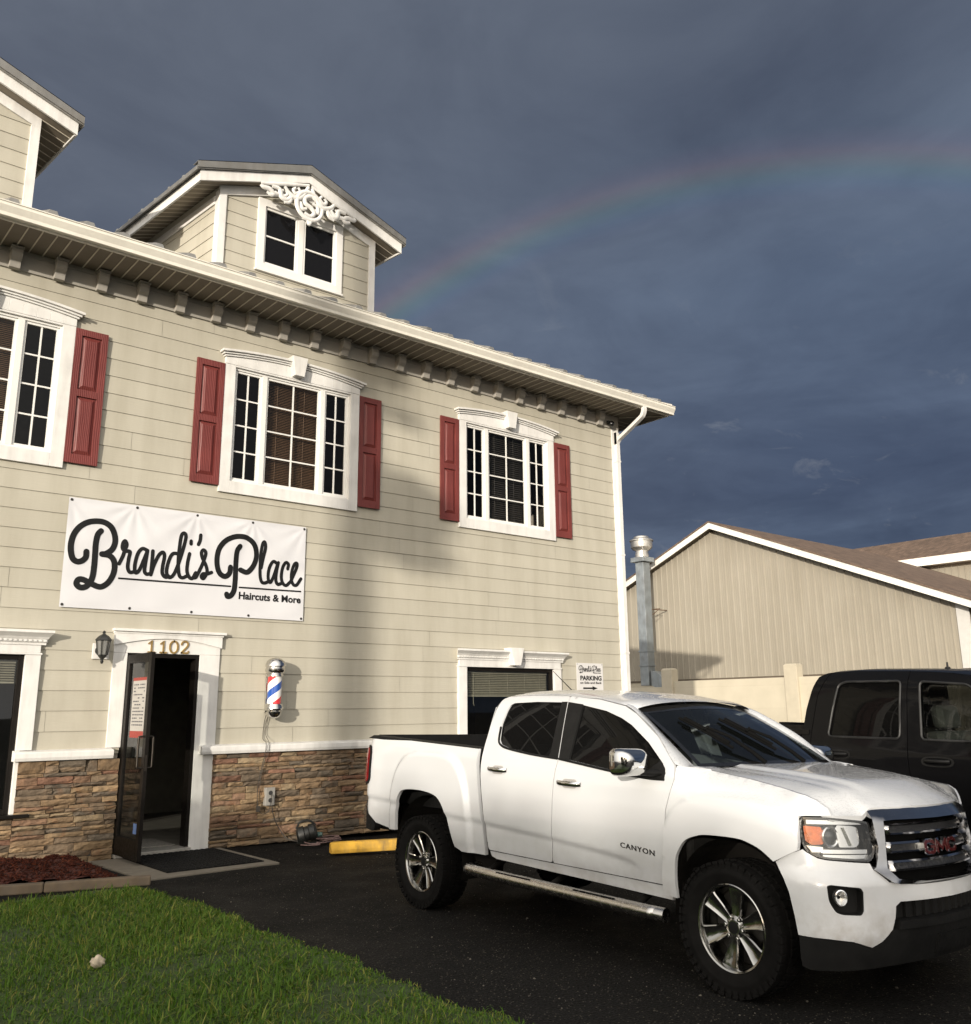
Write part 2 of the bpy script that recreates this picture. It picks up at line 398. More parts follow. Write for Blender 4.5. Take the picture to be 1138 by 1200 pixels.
tag(g.build('mulch_bed', M_MULCH, smooth=60), kind='structure')
def chips():
    rng = np.random.default_rng(5); n = 5200
    x = 3.5-rng.beta(1, 1.6, n)*2.6; b = rng.uniform(0, 1, n)
    yb = K0.y+(x-K0.x)*kd.y/kd.x+.12; y = yb+(-.08-yb)*b
    z = np.array([mulch_z(a, q) for a, q in zip(x, b)])*np.where(x > 3.17, np.clip((3.52-x)/.35, 0, 1), 1)+.014
    L = rng.gamma(4, .008, n)+.012; W = rng.uniform(.006, .016, n); T = rng.uniform(.003, .007, n)
    a = rng.uniform(0, 2*pi, n); tl = rng.normal(0, .45, n); rl = rng.normal(0, .4, n)
    A = np.stack([np.cos(a)*np.cos(tl), np.sin(a)*np.cos(tl), np.sin(tl)], 1)
    Bq = np.stack([-np.sin(a), np.cos(a), rl], 1); Bq /= np.linalg.norm(Bq, axis=1)[:, None]; Cq = np.cross(A, Bq)
    c = np.stack([x, y, z], 1); V = np.zeros((n, 8, 3)); k = 0
    for sa in (-1, 1):
        for sb in (-1, 1):
            for sc in (-1, 1): V[:, k] = c+A*(sa*L/2)[:, None]*(1-.3*(sb > 0))+Bq*(sb*W/2)[:, None]+Cq*(sc*T/2)[:, None]; k += 1
    bs = np.arange(n)[:, None]*8
    F = np.concatenate([bs+np.array([q]) for q in ((0,1,3,2),(4,6,7,5),(0,4,5,1),(2,3,7,6),(0,2,6,4),(1,5,7,3))], 0)
    m = m_grass('bark_chip', (.022,.006,.004), (.085,.018,.009), (.20,.055,.025))
    tag(np_mesh('mulch_chips', V.reshape(-1, 3), F, m, np.repeat(np.clip(rng.normal(.45, .25, n), 0, 1), 8)), 'red-brown bark mulch heaped under the left shop window', 'mulch', kind='stuff')
chips()
M_CONC = paint('weathered_concrete', (.155,.137,.108), .85, .22, 9, .5, dirt=.5)
M_KERB = paint('old_kerb', (.135,.10,.065), .9, .28, 7, .5, dirt=.6)
g = MB(); a = K0+kd*.12; b = K0-kd*5.6
for i in range(6):
    p = a+(b-a)*(i/6); q = a+(b-a)*((i+1)/6)-(b-a).normalized()*.006
    g.hexa([p-kn*0, q-kn*0, q+kn*.13, p+kn*.13] + [p+Vector((0,0,.085))+kn*.012, q+Vector((0,0,.085))+kn*.012, q+kn*.12+Vector((0,0,.085)), p+kn*.12+Vector((0,0,.085))])
tag(g.build('mulch_border', M_KERB, bevel=.012), 'low tan concrete border between red mulch and lawn', 'border')
g = MB(); g.prism([(3.60,-.10,-.05),(5.16,-.10,-.05),(5.16,-1.66,-.05),(3.66,-1.72,-.05)], (0,0,.068))
tag(g.build('doorstep_slab', M_CONC, bevel=.008), kind='structure')
M_RUB = paint('rubber', (.010,.010,.010), .7, .3, 30, .3, spec=.12)
g = MB(); g.box(3.96,5.05,-1.50,-.16,.0195,.030)
for i in range(17):
    for j in range(21):
        x = 3.99+i*.064; y = -1.47+j*.0635
        g.lathe([(.022,.0302),(.019,.037),(0,.038)], (x,y,0), n=6)
tag(g.build('door_mat', M_RUB), 'black ribbed rubber mat in front of the open door', 'door mat')
# parking stop
def wheel_stop():
    M_YEL = paint('stop_yellow', (.58,.33,.035), .75, .2, 9, .4, dirt=.75, dirtcol=(.10,.08,.05))
    a = radians(-20); mt = Matrix.Translation(Vector((5.945,-1.43,0)))@Matrix.Rotation(a, 4, 'Z')
    t = thing('parking_stop', 'yellow concrete parking stop behind the white pickup', 'parking stop', mat=mt)
    g = MB(); L = 1.83; prof = [(0,0),(.15,0),(.15,.04),(.125,.115),(.10,.125),(.05,.125),(.025,.115),(0,.04)]
    P0 = [mt@Vector((0, y, z)) for y, z in prof]
    k = [0, .04, L-.04, L]; rings = []
    for i, x in enumerate(k):
        s_ = .82 if i in (0, 3) else 1
        rings.append([g.v(mt@Vector((x, .075+(y-.075)*s_, z*(.93 if i in (0,3) else 1)))) for y, z in prof])
    for r0, r1 in zip(rings, rings[1:]):
        for i in range(8): g.f(r0[i], r0[(i+1)%8], r1[(i+1)%8], r1[i])
    g.f(*rings[0]); g.f(*rings[-1][::-1])
    g.build('stop_block', M_YEL, t, bevel=.006)
    g = MB()
    mr = paint('rusty_steel', (.12,.06,.035), .8, .3, 30, metal=.6)
    for x in (.3, L-.3): g = MB(); g.lathe([(.014,.12),(.014,.133),(.0,.135)], mt@Vector((x,.075,0)), n=10); g.build('anchor_pin', mr, t, smooth=40)
wheel_stop()
def grit():
    rng = np.random.default_rng(9); n = 5000
    x = 3.62+rng.beta(1, 1.5, n)*7; y = -.25-rng.uniform(0, 1, n)**.8*9.3; s = rng.gamma(2.2, .0008, n)+.0011
    k = ~((x < 5.2) & (y > -1.75)); x, y, s = x[k], y[k], s[k]; n = len(x)
    V = np.array([[-1,-1,0],[1,-.8,0],[.9,1,0],[-1,.8,0],[-.5,-.6,.9],[.6,-.5,1],[.5,.6,.8],[-.6,.5,1.0]])[None]*(s[:, None, None])*rng.uniform(.6, 1.3, (n, 8, 3))
    a = rng.uniform(0, 6.28, n); c, d = np.cos(a)[:, None], np.sin(a)[:, None]; P = V.copy(); P[:, :, 0] = V[:, :, 0]*c-V[:, :, 1]*d+x[:, None]; P[:, :, 1] = V[:, :, 0]*d+V[:, :, 1]*c+y[:, None]; P[:, :, 2] = V[:, :, 2]+np.array([gz(q) for q in x])[:, None]+.0005
    bs = np.arange(n)[:, None]*8; F = np.concatenate([bs+np.array([q]) for q in ((4,5,6,7),(0,1,5,4),(1,2,6,5),(2,3,7,6),(3,0,4,7))], 0)
    m = m_grass('grit_stone', (.03,.028,.025), (.085,.076,.062), (.20,.18,.15))
    tag(np_mesh('grit', P.reshape(-1, 3), F, m, np.repeat(rng.uniform(0, 1, n)**1.5, 8)), 'fine pale grit scattered over the black asphalt', 'grit', kind='stuff')
grit()
# white stone in the grass
M_ROCK = paint('pale_stone', (.42,.36,.27), .9, .25, 30, .6)
g = MB()
bm = bmesh.new(); bmesh.ops.create_icosphere(bm, subdivisions=3, radius=1)
ids = {}
for v in bm.verts:
    q = v.co; k = 1+.22*sin(q.x*4+1)*cos(q.y*3)+.12*sin(q.z*9+q.x*7)
    ids[v.index] = g.v((2.205+q.x*.05*k, -4.85+q.y*.034*k, .075+q.z*.036*k))
for f_ in bm.faces: g.f(*[ids[v.index] for v in f_.verts])
bm.free(); tag(g.build('stone', M_ROCK, smooth=60), 'small pale stone lying in the grass', 'stone')
# ------------------------------------------------------------------ the salon building (facade on y = 0)
M_TRIM = paint('white_trim', (.70,.69,.665), .55, .05, 5, .15, dirt=.22)
M_SASH = paint('window_vinyl', (.72,.71,.68), .4, .03, 5)
def m_siding():
    m, nt, p = nodes_of('beige_lap_siding'); p.inputs['Roughness'].default_value = .72; p.inputs['Specular IOR Level'].default_value = .3
    a = ramp(nt, [(.3, (.418,.394,.328)), (.7, (.456,.432,.362))], noise(nt, .9, 6, .6))
    st = ramp(nt, [(.42, (1,1,1)), (.75, (.86,.85,.83))], noise(nt, 1, 5, .6, stretched(nt, 3.5, 3.5, .5)))
    c = mixc(nt, a.outputs[0], st.outputs[0], 1, 'MULTIPLY')
    at = N(nt, 'ShaderNodeVertexColor', layer_name='tint'); c = mixc(nt, c, at.outputs[0], 1, 'MULTIPLY')
    nt.links.new(c, p.inputs['Base Color'])
    h = noise(nt, 1, 5, .6, stretched(nt, 6, 60, 60)); bump(nt, p, h, .25, .004); return m
M_SID = m_siding()
M_DARK = paint('dark_cavity', (.03,.028,.025), .9, .2)
M_SHUT = None
def m_shutter():
    m, nt, p = nodes_of('red_shutter'); p.inputs['Roughness'].default_value = .5; p.inputs['Specular IOR Level'].default_value = .4
    w = N(nt, 'ShaderNodeTexWave', wave_type='BANDS', bands_direction='X', i_Scale=14, i_Distortion=7, i_Detail=3, i_Detail_Scale=.6)
    nt.links.new(stretched(nt, 1, 1, .25), w.inputs['Vector'])
    r = ramp(nt, [(.2, (.130,.025,.022)), (.8, (.172,.036,.031))], w.outputs['Fac'])
    fd = ramp(nt, [(.35, (.9,.9,.9)), (.7, (1.15,1.2,1.2))], noise(nt, 2.2, 4)); nt.links.new(mixc(nt, r.outputs[0], fd.outputs[0], 1, 'MULTIPLY'), p.inputs['Base Color'])
    bump(nt, p, w.outputs['Fac'], .5, .004); return m
M_SHUT = m_shutter()
M_GLASS = glass_mat('window_glass', (.88,.88,.86), .015, .06, ior=1.28)
M_GLASSD = glass_mat('tinted_window_glass', (.20,.21,.21), .02, .55)
M_GLASSDORM = glass_mat('dormer_dark_glass', (.05,.05,.05), .08, .93, (.006,.006,.007), 1.25)
M_BLINDB = paint('brown_blind', (.16,.09,.048), .6, .15, 12)
M_BLINDW = paint('cream_blind', (.60,.55,.44), .6, .1, 12)
M_BLINDK = paint('dark_blind', (.06,.055,.05), .6, .1, 12)
M_GUT = paint('cream_gutter', (.74,.71,.63), .45, .05, 4, dirt=.10)
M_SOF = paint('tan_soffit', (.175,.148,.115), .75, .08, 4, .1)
M_BEAD = paint('soffit_bead', (.60,.55,.46), .7, .06, 4)
M_FRZ = paint('frieze_board', (.33,.31,.275), .65, .06, 4, .1)
M_ROOFM = paint('galvanised_roof', (.30,.295,.28), .45, .14, 3, .1, metal=.55, dirt=.4)
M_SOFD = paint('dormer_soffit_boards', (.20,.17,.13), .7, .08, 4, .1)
M_FLASH = paint('grey_flashing', (.24,.235,.22), .5, .12, 3, .05, metal=.6, dirt=.4)

SAL = thing('salon_building', 'two-storey beige siding salon with red shutters, dormers and stone base', 'building', (6,0,0))
ZT, EXP = 6.7052, .2289                      # topmost visible course line, exposure
XL, XR, DEPTH, ZTOP = -4.0, 12.86, 10.0, 7.10
# openings (x0, x1, z0, z1) in the facade
OPEN = [(.80,2.90,4.53,6.30),(4.92,7.02,4.53,6.30),(8.995,11.095,4.53,6.30),(-3.30,-1.20,4.53,6.30),(.73,2.87,.56,2.38),(8.98,11.12,.56,2.38),(3.87,5.03,-.1,2.36),(-3.27,-1.23,.56,2.38)]
def siding(g, x0, x1, zlo, zhi, opens, fn, z0=None, exp=EXP, top_fn=None, joints=True, seed=1):
    """lap boards as geometry: every course leans out to a lip of 11 mm at its foot"""
    rr = random.Random(seed); z0 = ZT if z0 is None else z0
    k = math.floor((zlo-z0)/exp)
    while z0+k*exp < zhi:
        a, b = z0+k*exp, z0+(k+1)*exp; k += 1
        br = sorted({max(a, zlo), min(b, zhi)} | {q for o in opens for q in o[2:] if max(a, zlo) < q < min(b, zhi)})
        js = []; x = x0+rr.uniform(.3, 3.6)
        while x < x1 and joints: js.append(x); x += 3.66
        brk = [x0]+js+[x1]; tn = [rr.uniform(.965, 1.03) for _ in brk]
        for zl, zh in zip(br, br[1:]):
            zm = (zl+zh)/2; off = lambda z: .0105*(1-(z-a)/exp)
            iv = [(x0, x1)]
            if top_fn:
                iv = top_fn(zm)
            for o in opens:
                if o[2] < zm < o[3]:
                    nv = []
                    for p, q in iv:
                        if o[1] <= p or o[0] >= q: nv.append((p, q)); continue
                        if p < o[0]: nv.append((p, o[0]))
                        if q > o[1]: nv.append((o[1], q))
                    iv = nv
            for p, q in iv:
                for bi, (m0, m1) in enumerate(zip(brk, brk[1:])):
                    s, e = max(p, m0+(.0036 if bi else 0)), min(q, m1)
                    if e-s < .002: continue
                    t = tn[bi]; g.col = (t, t*.998, t*.99)
                    gp = (.0024 if joints else .0012) if abs(zh-b) < 1e-6 else 0
                    g.poly([fn(s, off(zl), zl), fn(e, off(zl), zl), fn(e, off(zh-gp), zh-gp), fn(s, off(zh-gp), zh-gp)])
                    if gp: g.poly([fn(s, 0, zh-gp), fn(e, 0, zh-gp), fn(e, -.017, zh-gp), fn(s, -.017, zh-gp)]); g.poly([fn(s, -.017, zh-gp), fn(e, -.017, zh-gp), fn(e, -.017, zh), fn(s, -.017, zh)])
                    if abs(zl-a) < 1e-6: g.poly([fn(s, -.017, zl), fn(e, -.017, zl), fn(e, .0105, zl), fn(s, .0105, zl)])
    g.col = None
g = MB(); siding(g, XL, XR-.02, 1.18, 6.90, OPEN, lambda x, o, z: (x, -o, z), seed=4)
siding(g, .02, DEPTH, 0.1, 6.90, [], lambda y, o, z: (XR+o, y, z), seed=5)
siding(g, XL, XR, 0.1, 6.90, [], lambda x, o, z: (x, DEPTH+o, z), seed=6)
siding(g, .0, DEPTH, 0.1, 6.90, [], lambda y, o, z: (XL-o, y, z), seed=7)
g.build('siding', M_SID, SAL, recalc=False)
# core walls: thick boards behind the siding with the openings left free
g = MB(); xb = sorted({XL, XR-.01} | {q for o in OPEN for q in o[:2]}); zb = sorted({0, 7.1} | {max(0, q) for o in OPEN for q in o[2:]})
for x0, x1 in zip(xb, xb[1:]):
    for z0, z1 in zip(zb, zb[1:]):
        xm, zm = (x0+x1)/2, (z0+z1)/2
        if not any(o[0] < xm < o[1] and o[2] < zm < o[3] for o in OPEN): g.box(x0, x1, .022, .16, z0, z1)
g.box(XL+.03, XL+.15, .16, DEPTH-.03, 0, 7.1); g.box(XR-.15, XR-.03, .16, DEPTH-.03, 0, 7.1); g.box(XL+.15, XR-.15, DEPTH-.15, DEPTH-.03, 0, 7.1)
M_WALLIN = paint('inner_wall', (.34,.31,.27), .9, .1)
g.build('wall', M_WALLIN, SAL)
g = MB(); g.box(XL+.15, XR-.15, .16, DEPTH-.15, 3.3, 3.55); g.box(XL+.15, XR-.15, .16, DEPTH-.15, -.02, .045)
for x in (.2, 7.9): g.box(x, x+.12, .16, DEPTH-.15, .045, 3.3)
for x in (3.9, 8.0): g.box(x, x+.12, .16, DEPTH-.15, 3.55, 7.08)
g.box(XL+.15, XR-.15, 4.2, 4.3, .045, 3.3); g.box(XL+.15, XR-.15, 3.6, 3.7, 3.55, 7.08)
g.build('interior', paint('interior_floor', (.13,.12,.10), .8, .2), SAL)

# ---- ledgestone base
def m_stone():
    m, nt, p = nodes_of('ledgestone'); p.inputs['Roughness'].default_value = .85; p.inputs['Specular IOR Level'].default_value = .3
    at = N(nt, 'ShaderNodeVertexColor', layer_name='tint')
    n1 = ramp(nt, [(.3, (.62,.60,.58)), (.5, (1,1,1)), (.72, (1.35,1.3,1.22))], noise(nt, 11, 6, .65))
    c = mixc(nt, at.outputs[0], n1.outputs[0], 1, 'MULTIPLY')
    ir = ramp(nt, [(.56, (0,)*3), (.72, (.45,)*3)], noise(nt, 5, 5, .6, dist=.6)); c = mixc(nt, c, (.20,.085,.035,1), ir.outputs[0])
    nt.links.new(c, p.inputs['Base Color']); bump(nt, p, noise(nt, 34, 7, .65), .9, .012); return m
M_STONE = m_stone()
STC = [(.20,.135,.078)]*5+[(.235,.165,.095)]*4+[(.155,.115,.078)]*5+[(.125,.10,.075)]*3+[(.175,.085,.058)]*2+[(.26,.20,.125)]*2+[(.10,.088,.072)]*2+[(.195,.115,.075)]*2
STC = [tuple(.72*a+.28*b for a, b in zip(c, (.178,.128,.082))) for c in STC]
def ledgestone(g, x0, x1, z0, z1, seed, fn):
    """dry-stacked stones: uneven rows, each stone a rough block of its own depth"""
    rr = random.Random(seed)
    rects = []
    z = z0
    while z < z1-.012:
        H = min(rr.choice([.042,.05,.058,.068,.08,.092,.105]), z1-z)
        if z1-z-H < .03: H = z1-z
        x = x0
        while x < x1-.01:
            w = rr.uniform(.16, .46)*(1 if H < .1 else .85)
            if x1-x-w < .10: w = x1-x
            if H > .085 and rr.random() < .38:   # two thin stones beside the tall ones
                s = H*rr.uniform(.4, .6); xm = rr.uniform(.35, .65)
                rects += [(x, x+w, z, z+s)]
                if w > .3: rects += [(x, x+w*xm, z+s, z+H), (x+w*xm, x+w, z+s, z+H)]
                else: rects += [(x, x+w, z+s, z+H)]
            else: rects.append((x, x+w, z, z+H))
            x += w
        z += H
    for a, b, c, d in rects:
        gp = .0035; a += gp*rr.uniform(.4, 1.6); b -= gp*rr.uniform(.4, 1.6); c += gp*rr.uniform(.3, 1.5); d -= gp*rr.uniform(.3, 1.5)
        if b-a < .01 or d-c < .008: continue
        dep = .062+rr.uniform(-.012, .026); tx, tz = rr.uniform(-.012, .012), rr.uniform(-.010, .012)
        base = rr.choice(STC); k = rr.uniform(.8, 1.2); g.col = tuple(q*k for q in base)
        nx = max(2, int((b-a)/.055)); nz = 2 if d-c < .05 else 3
        ph = rr.uniform(0, 50); G = []
        for i in range(nx+1):
            row = []
            for j in range(nz+1):
                u, v = i/nx, j/nz; e = min(u, 1-u)*(b-a); e2 = min(v, 1-v)*(d-c)
                rough = rr.gauss(0, .0035)
                o = dep+tx*(u-.5)*2+tz*(v-.5)*2+rough-(.011 if e < 1e-6 or e2 < 1e-6 else 0)
                jx = rr.gauss(0, .003) if 0 < i < nx else rr.gauss(0, .0016); jz = rr.gauss(0, .0022)
                row.append(g.v(fn(a+(b-a)*u+jx, o, c+(d-c)*v+jz)))
            G.append(row)
        for i in range(nx):
            for j in range(nz): g.f(G[i][j], G[i+1][j], G[i+1][j+1], G[i][j+1])
        per = [(G[i][0], a+(b-a)*i/nx, c) for i in range(nx+1)]+[(G[nx][j], b, c+(d-c)*j/nz) for j in range(1, nz+1)]+[(G[i][nz], a+(b-a)*i/nx, d) for i in range(nx-1, -1, -1)]+[(G[0][j], a, c+(d-c)*j/nz) for j in range(nz-1, 0, -1)]
        bk = [g.v(fn(x, .004, z)) for _, x, z in per]
        for i in range(len(per)):
            j = (i+1) % len(per); g.f(per[j][0], per[i][0], bk[i], bk[j])
    g.col = None
FY = lambda x, o, z: (x, -o, z)
g = MB()
ledgestone(g, 2.775, 3.875, .0, 1.125, 11, FY); ledgestone(g, -1.2, 2.775, .0, .538, 12, FY); ledgestone(g, 5.03, 8.97, 0, 1.125, 13, FY)
ledgestone(g, 8.97, 11.13, 0, .52, 14, FY); ledgestone(g, 11.13, 12.9, 0, 1.125, 15, FY); ledgestone(g, XL, -1.2, 0, 1.125, 16, FY)
ledgestone(g, -.02, 3.0, 0, 1.125, 17, lambda y, o, z: (XR+o, y, z))
g.build('stone_veneer', M_STONE, SAL)
# mortar/backing and the end returns beside the door
g = MB(); g.box(XL, 3.77, -.028, .002, -.05, 1.125) if False else None
for a, b, t in ((2.78, 3.87, 1.12), (5.035, 8.965, 1.12), (11.135, 12.86, 1.12), (-1.2, 2.78, .53), (8.965, 11.135, .515), (XL, -1.2, 1.12)): g.box(a, b, -.030, .0025, 0, t)
g.build('stone_backing', paint('dark_mortar', (.045,.038,.03), .95, .3, 30, .4), SAL)
# water table (sill) on the stone
def sill_run(g, a, b, z=1.128, d=.125):
    g.prism([(a,-.0,z),(a,-d+.012,z),(a,-d,z+.035),(a,-d,z+.085),(a,-d+.02,z+.10),(a,-.008,z+.115),(a,0,z+.115)], (b-a,0,0))
for a, b in ((2.715, 3.78), (4.845, 8.95), (11.16, 12.93), (XL, -1.25)):
    g = MB(); sill_run(g, a, b); g.build('sill_band', M_TRIM, SAL, bevel=.004)

# ---- frieze, corbels, soffit, gutter, roof
g = MB(); g.box(XL, XR+.03, -.032, .0, 6.862, 7.118); g.box(XR+.002, XR+.03, 0, DEPTH, 6.862, 7.118); g.box(XL, XR+.03, -.045, -.0325, 7.06, 7.1175); g.build('frieze', M_FRZ, SAL, bevel=.004)
for i in range(-12, 21):
    x = 2.158+.5085*i
    if x < XL+.1 or x > 12.6: continue
    g = MB(); g.prism([(x-.062,-.0335,7.075),(x-.062,-.165,7.075),(x-.062,-.172,7.02),(x-.062,-.155,6.965),(x-.062,-.118,6.935),(x-.062,-.105,6.90),(x-.062,-.098,6.852),(x-.062,-.0335,6.845)], (.124,0,0))
    g.box(x-.072, x+.072, -.182, -.0335, 7.0755, 7.104)
    g.build('corbel', M_FRZ, SAL, bevel=.004)
EO = .70; XE = 13.56
g = MB(); g.box(XL-.6, XE, -EO, -.033, 7.119, 7.135); g.box(XR+.031, XE, -.033, DEPTH+.6, 7.119, 7.135)
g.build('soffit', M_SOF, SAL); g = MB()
x = XL-.5
while x < XR-.02:
    g.box(x, x+.014, -EO+.02, -.034, 7.109, 7.1185); x += .158
y = .1
while y < DEPTH: g.box(XR+.033, XE-.02, y, y+.012, 7.111, 7.1185); y += .158
# mitre strip at the corner
g.obox(((XR+XE)/2+.02, -EO/2-.02, 7.113), ((XE-XR,-EO,0),(EO,XE-XR,0),(0,0,1)), (.46,.012,.005))
g.build('soffit_beading', M_BEAD, SAL)
g = MB(); g.box(XL-.6, XE, -EO-.022, -EO-.0005, 7.105, 7.27); g.box(XE+.0005, XE+.022, -EO-.022, DEPTH+.6, 7.105, 7.27); g.build('fascia', M_GUT, SAL, bevel=.003)
g = MB(); gp = [(-.7225,7.125),(-.795,7.125),(-.80,7.165),(-.822,7.205),(-.838,7.235),(-.838,7.268),(-.85,7.272),(-.85,7.284),(-.832,7.284),(-.832,7.272),(-.826,7.24),(-.806,7.2),(-.786,7.137),(-.7225,7.137)]
g.prism([(XL-.6, y, z) for y, z in gp], (XE+.022+.06-(XL-.6),0,0))
g.prism([(XE+.082, y, z) for y, z in [(-.7225,7.125),(-.795,7.125),(-.80,7.165),(-.822,7.205),(-.838,7.235),(-.838,7.284),(-.7225,7.284)]], (.003,0,0))
x = XL
while x < XE: g.box(x, x+.03, -.84, -.7235, 7.272, 7.282); x += .9
g.build('gutter', M_GUT, SAL, bevel=.002)
# downspout
g = MB()
def rect_pipe(g, path, wx, wd):
    P = [Vector(p) for p in path]; rings = []
    for i, p in enumerate(P):
        t = (P[min(i+1, len(P)-1)]-P[max(i-1, 0)]).normalized(); nn = Vector((0, t.z, -t.y)).normalized()
        rings.append([g.v(p+Vector((sx*wx/2,0,0))+nn*sy*wd/2) for sx, sy in ((-1,-1),(-.8,-1.12),(.8,-1.12),(1,-1),(1,1),(-1,1))])
    for a, b in zip(rings, rings[1:]):
        for k in range(6): g.f(a[k], a[(k+1)%6], b[(k+1)%6], b[k])
    g.f(*rings[0]); g.f(*rings[-1])
rect_pipe(g, cat([(12.80,-.765,7.13),(12.80,-.765,7.06),(12.80,-.735,6.985),(12.80,-.66,6.925),(12.80,-.22,6.70),(12.80,-.10,6.635),(12.80,-.062,6.55),(12.80,-.062,6.40),(12.80,-.062,1.35)], 4), .085, .062)
rect_pipe(g, [(12.80,-.062,1.35),(12.80,-.17,1.22),(12.80,-.17,.12),(12.80,-.30,.05)], .085, .062)
for z in (6.2, 4.4, 2.6): g.box(12.745, 12.855, -.098, -.0265, z, z+.03)
g.build('downspout', M_TRIM, SAL, smooth=40)
g = MB(); g.box(12.70, XR+.0265, -.026, -.0005, 1.245, 6.861); g.box(XR+.0005, XR+.0265, .0, .11, 1.245, 6.861); g.build('corner_board', M_TRIM, SAL, bevel=.003)
# main roof (hip at the right end) with standing ribs
SL = .42; ye0, ye1 = -.74, DEPTH+.65; ymid = (ye0+ye1)/2; zr = 7.285+SL*(ymid-ye0); xh = XE+.05; xl = XL-.6; run = ymid-ye0
A = [(xl,ye0,7.285),(xh,ye0,7.285),(xh-run,ymid,zr),(xl,ymid,zr)]
g = MB(); g.poly(A); g.poly([(xl,ye1,7.285),(xh,ye1,7.285),(xh-run,ymid,zr),(xl,ymid,zr)]); g.poly([A[1],(xh,ye1,7.285),A[2]]); g.poly([A[0],A[3],(xl,ye1,7.285)])
g.poly([(xl,ye0,7.27),(xh,ye0,7.27),(xh,ye1,7.27),(xl,ye1,7.27)])
g.poly([(xl,ye0,7.27),(xh,ye0,7.27),(xh,ye0,7.285),(xl,ye0,7.285)]); g.poly([(xh,ye1,7.27),(xh,ye0,7.27),(xh,ye0,7.285),(xh,ye1,7.285)])
x = xl+.25
while x < xh-.3:
    ym = min(ymid, ye0+(xh-x)); z0, z1 = 7.285, 7.285+SL*(ym-ye0)
    g.hexa([(x-.085,ye0-.012,z0),(x+.085,ye0-.012,z0),(x+.085,ym,z1),(x-.085,ym,z1),(x-.04,ye0-.012,z0+.10),(x+.04,ye0-.012,z0+.10),(x+.04,ym,z1+.10),(x-.04,ym,z1+.10)]); x += .42
y = ye0+.3
while y < ye1-.3:
    xm = max(xh-run, xh-(y-ye0) if y < ymid else xh-(ye1-y)); z1 = 7.285+SL*(xh-xm)
    g.hexa([(xh+.012,y-.055,7.285),(xh+.012,y+.055,7.285),(xm,y+.055,z1),(xm,y-.055,z1),(xh+.012,y-.022,7.337),(xh+.012,y+.022,7.337),(xm,y+.022,z1+.052),(xm,y-.022,z1+.052)]); y += .42
g.tube([(xh+.02,ye0-.02,7.30),(xh-run,ymid,zr+.02)], .06, 6); g.tube([(xh-run,ymid,zr+.02),(xl,ymid,zr+.02)], .07, 6)
rf = g.build('roof', M_ROOFM, SAL)
g = MB(); g.box(3.45,3.75,1.0,1.25,7.95,8.13); g.box(3.40,3.80,.95,1.30,8.131,8.165); g.build('roof_vent', M_TRIM, rf, bevel=.01)

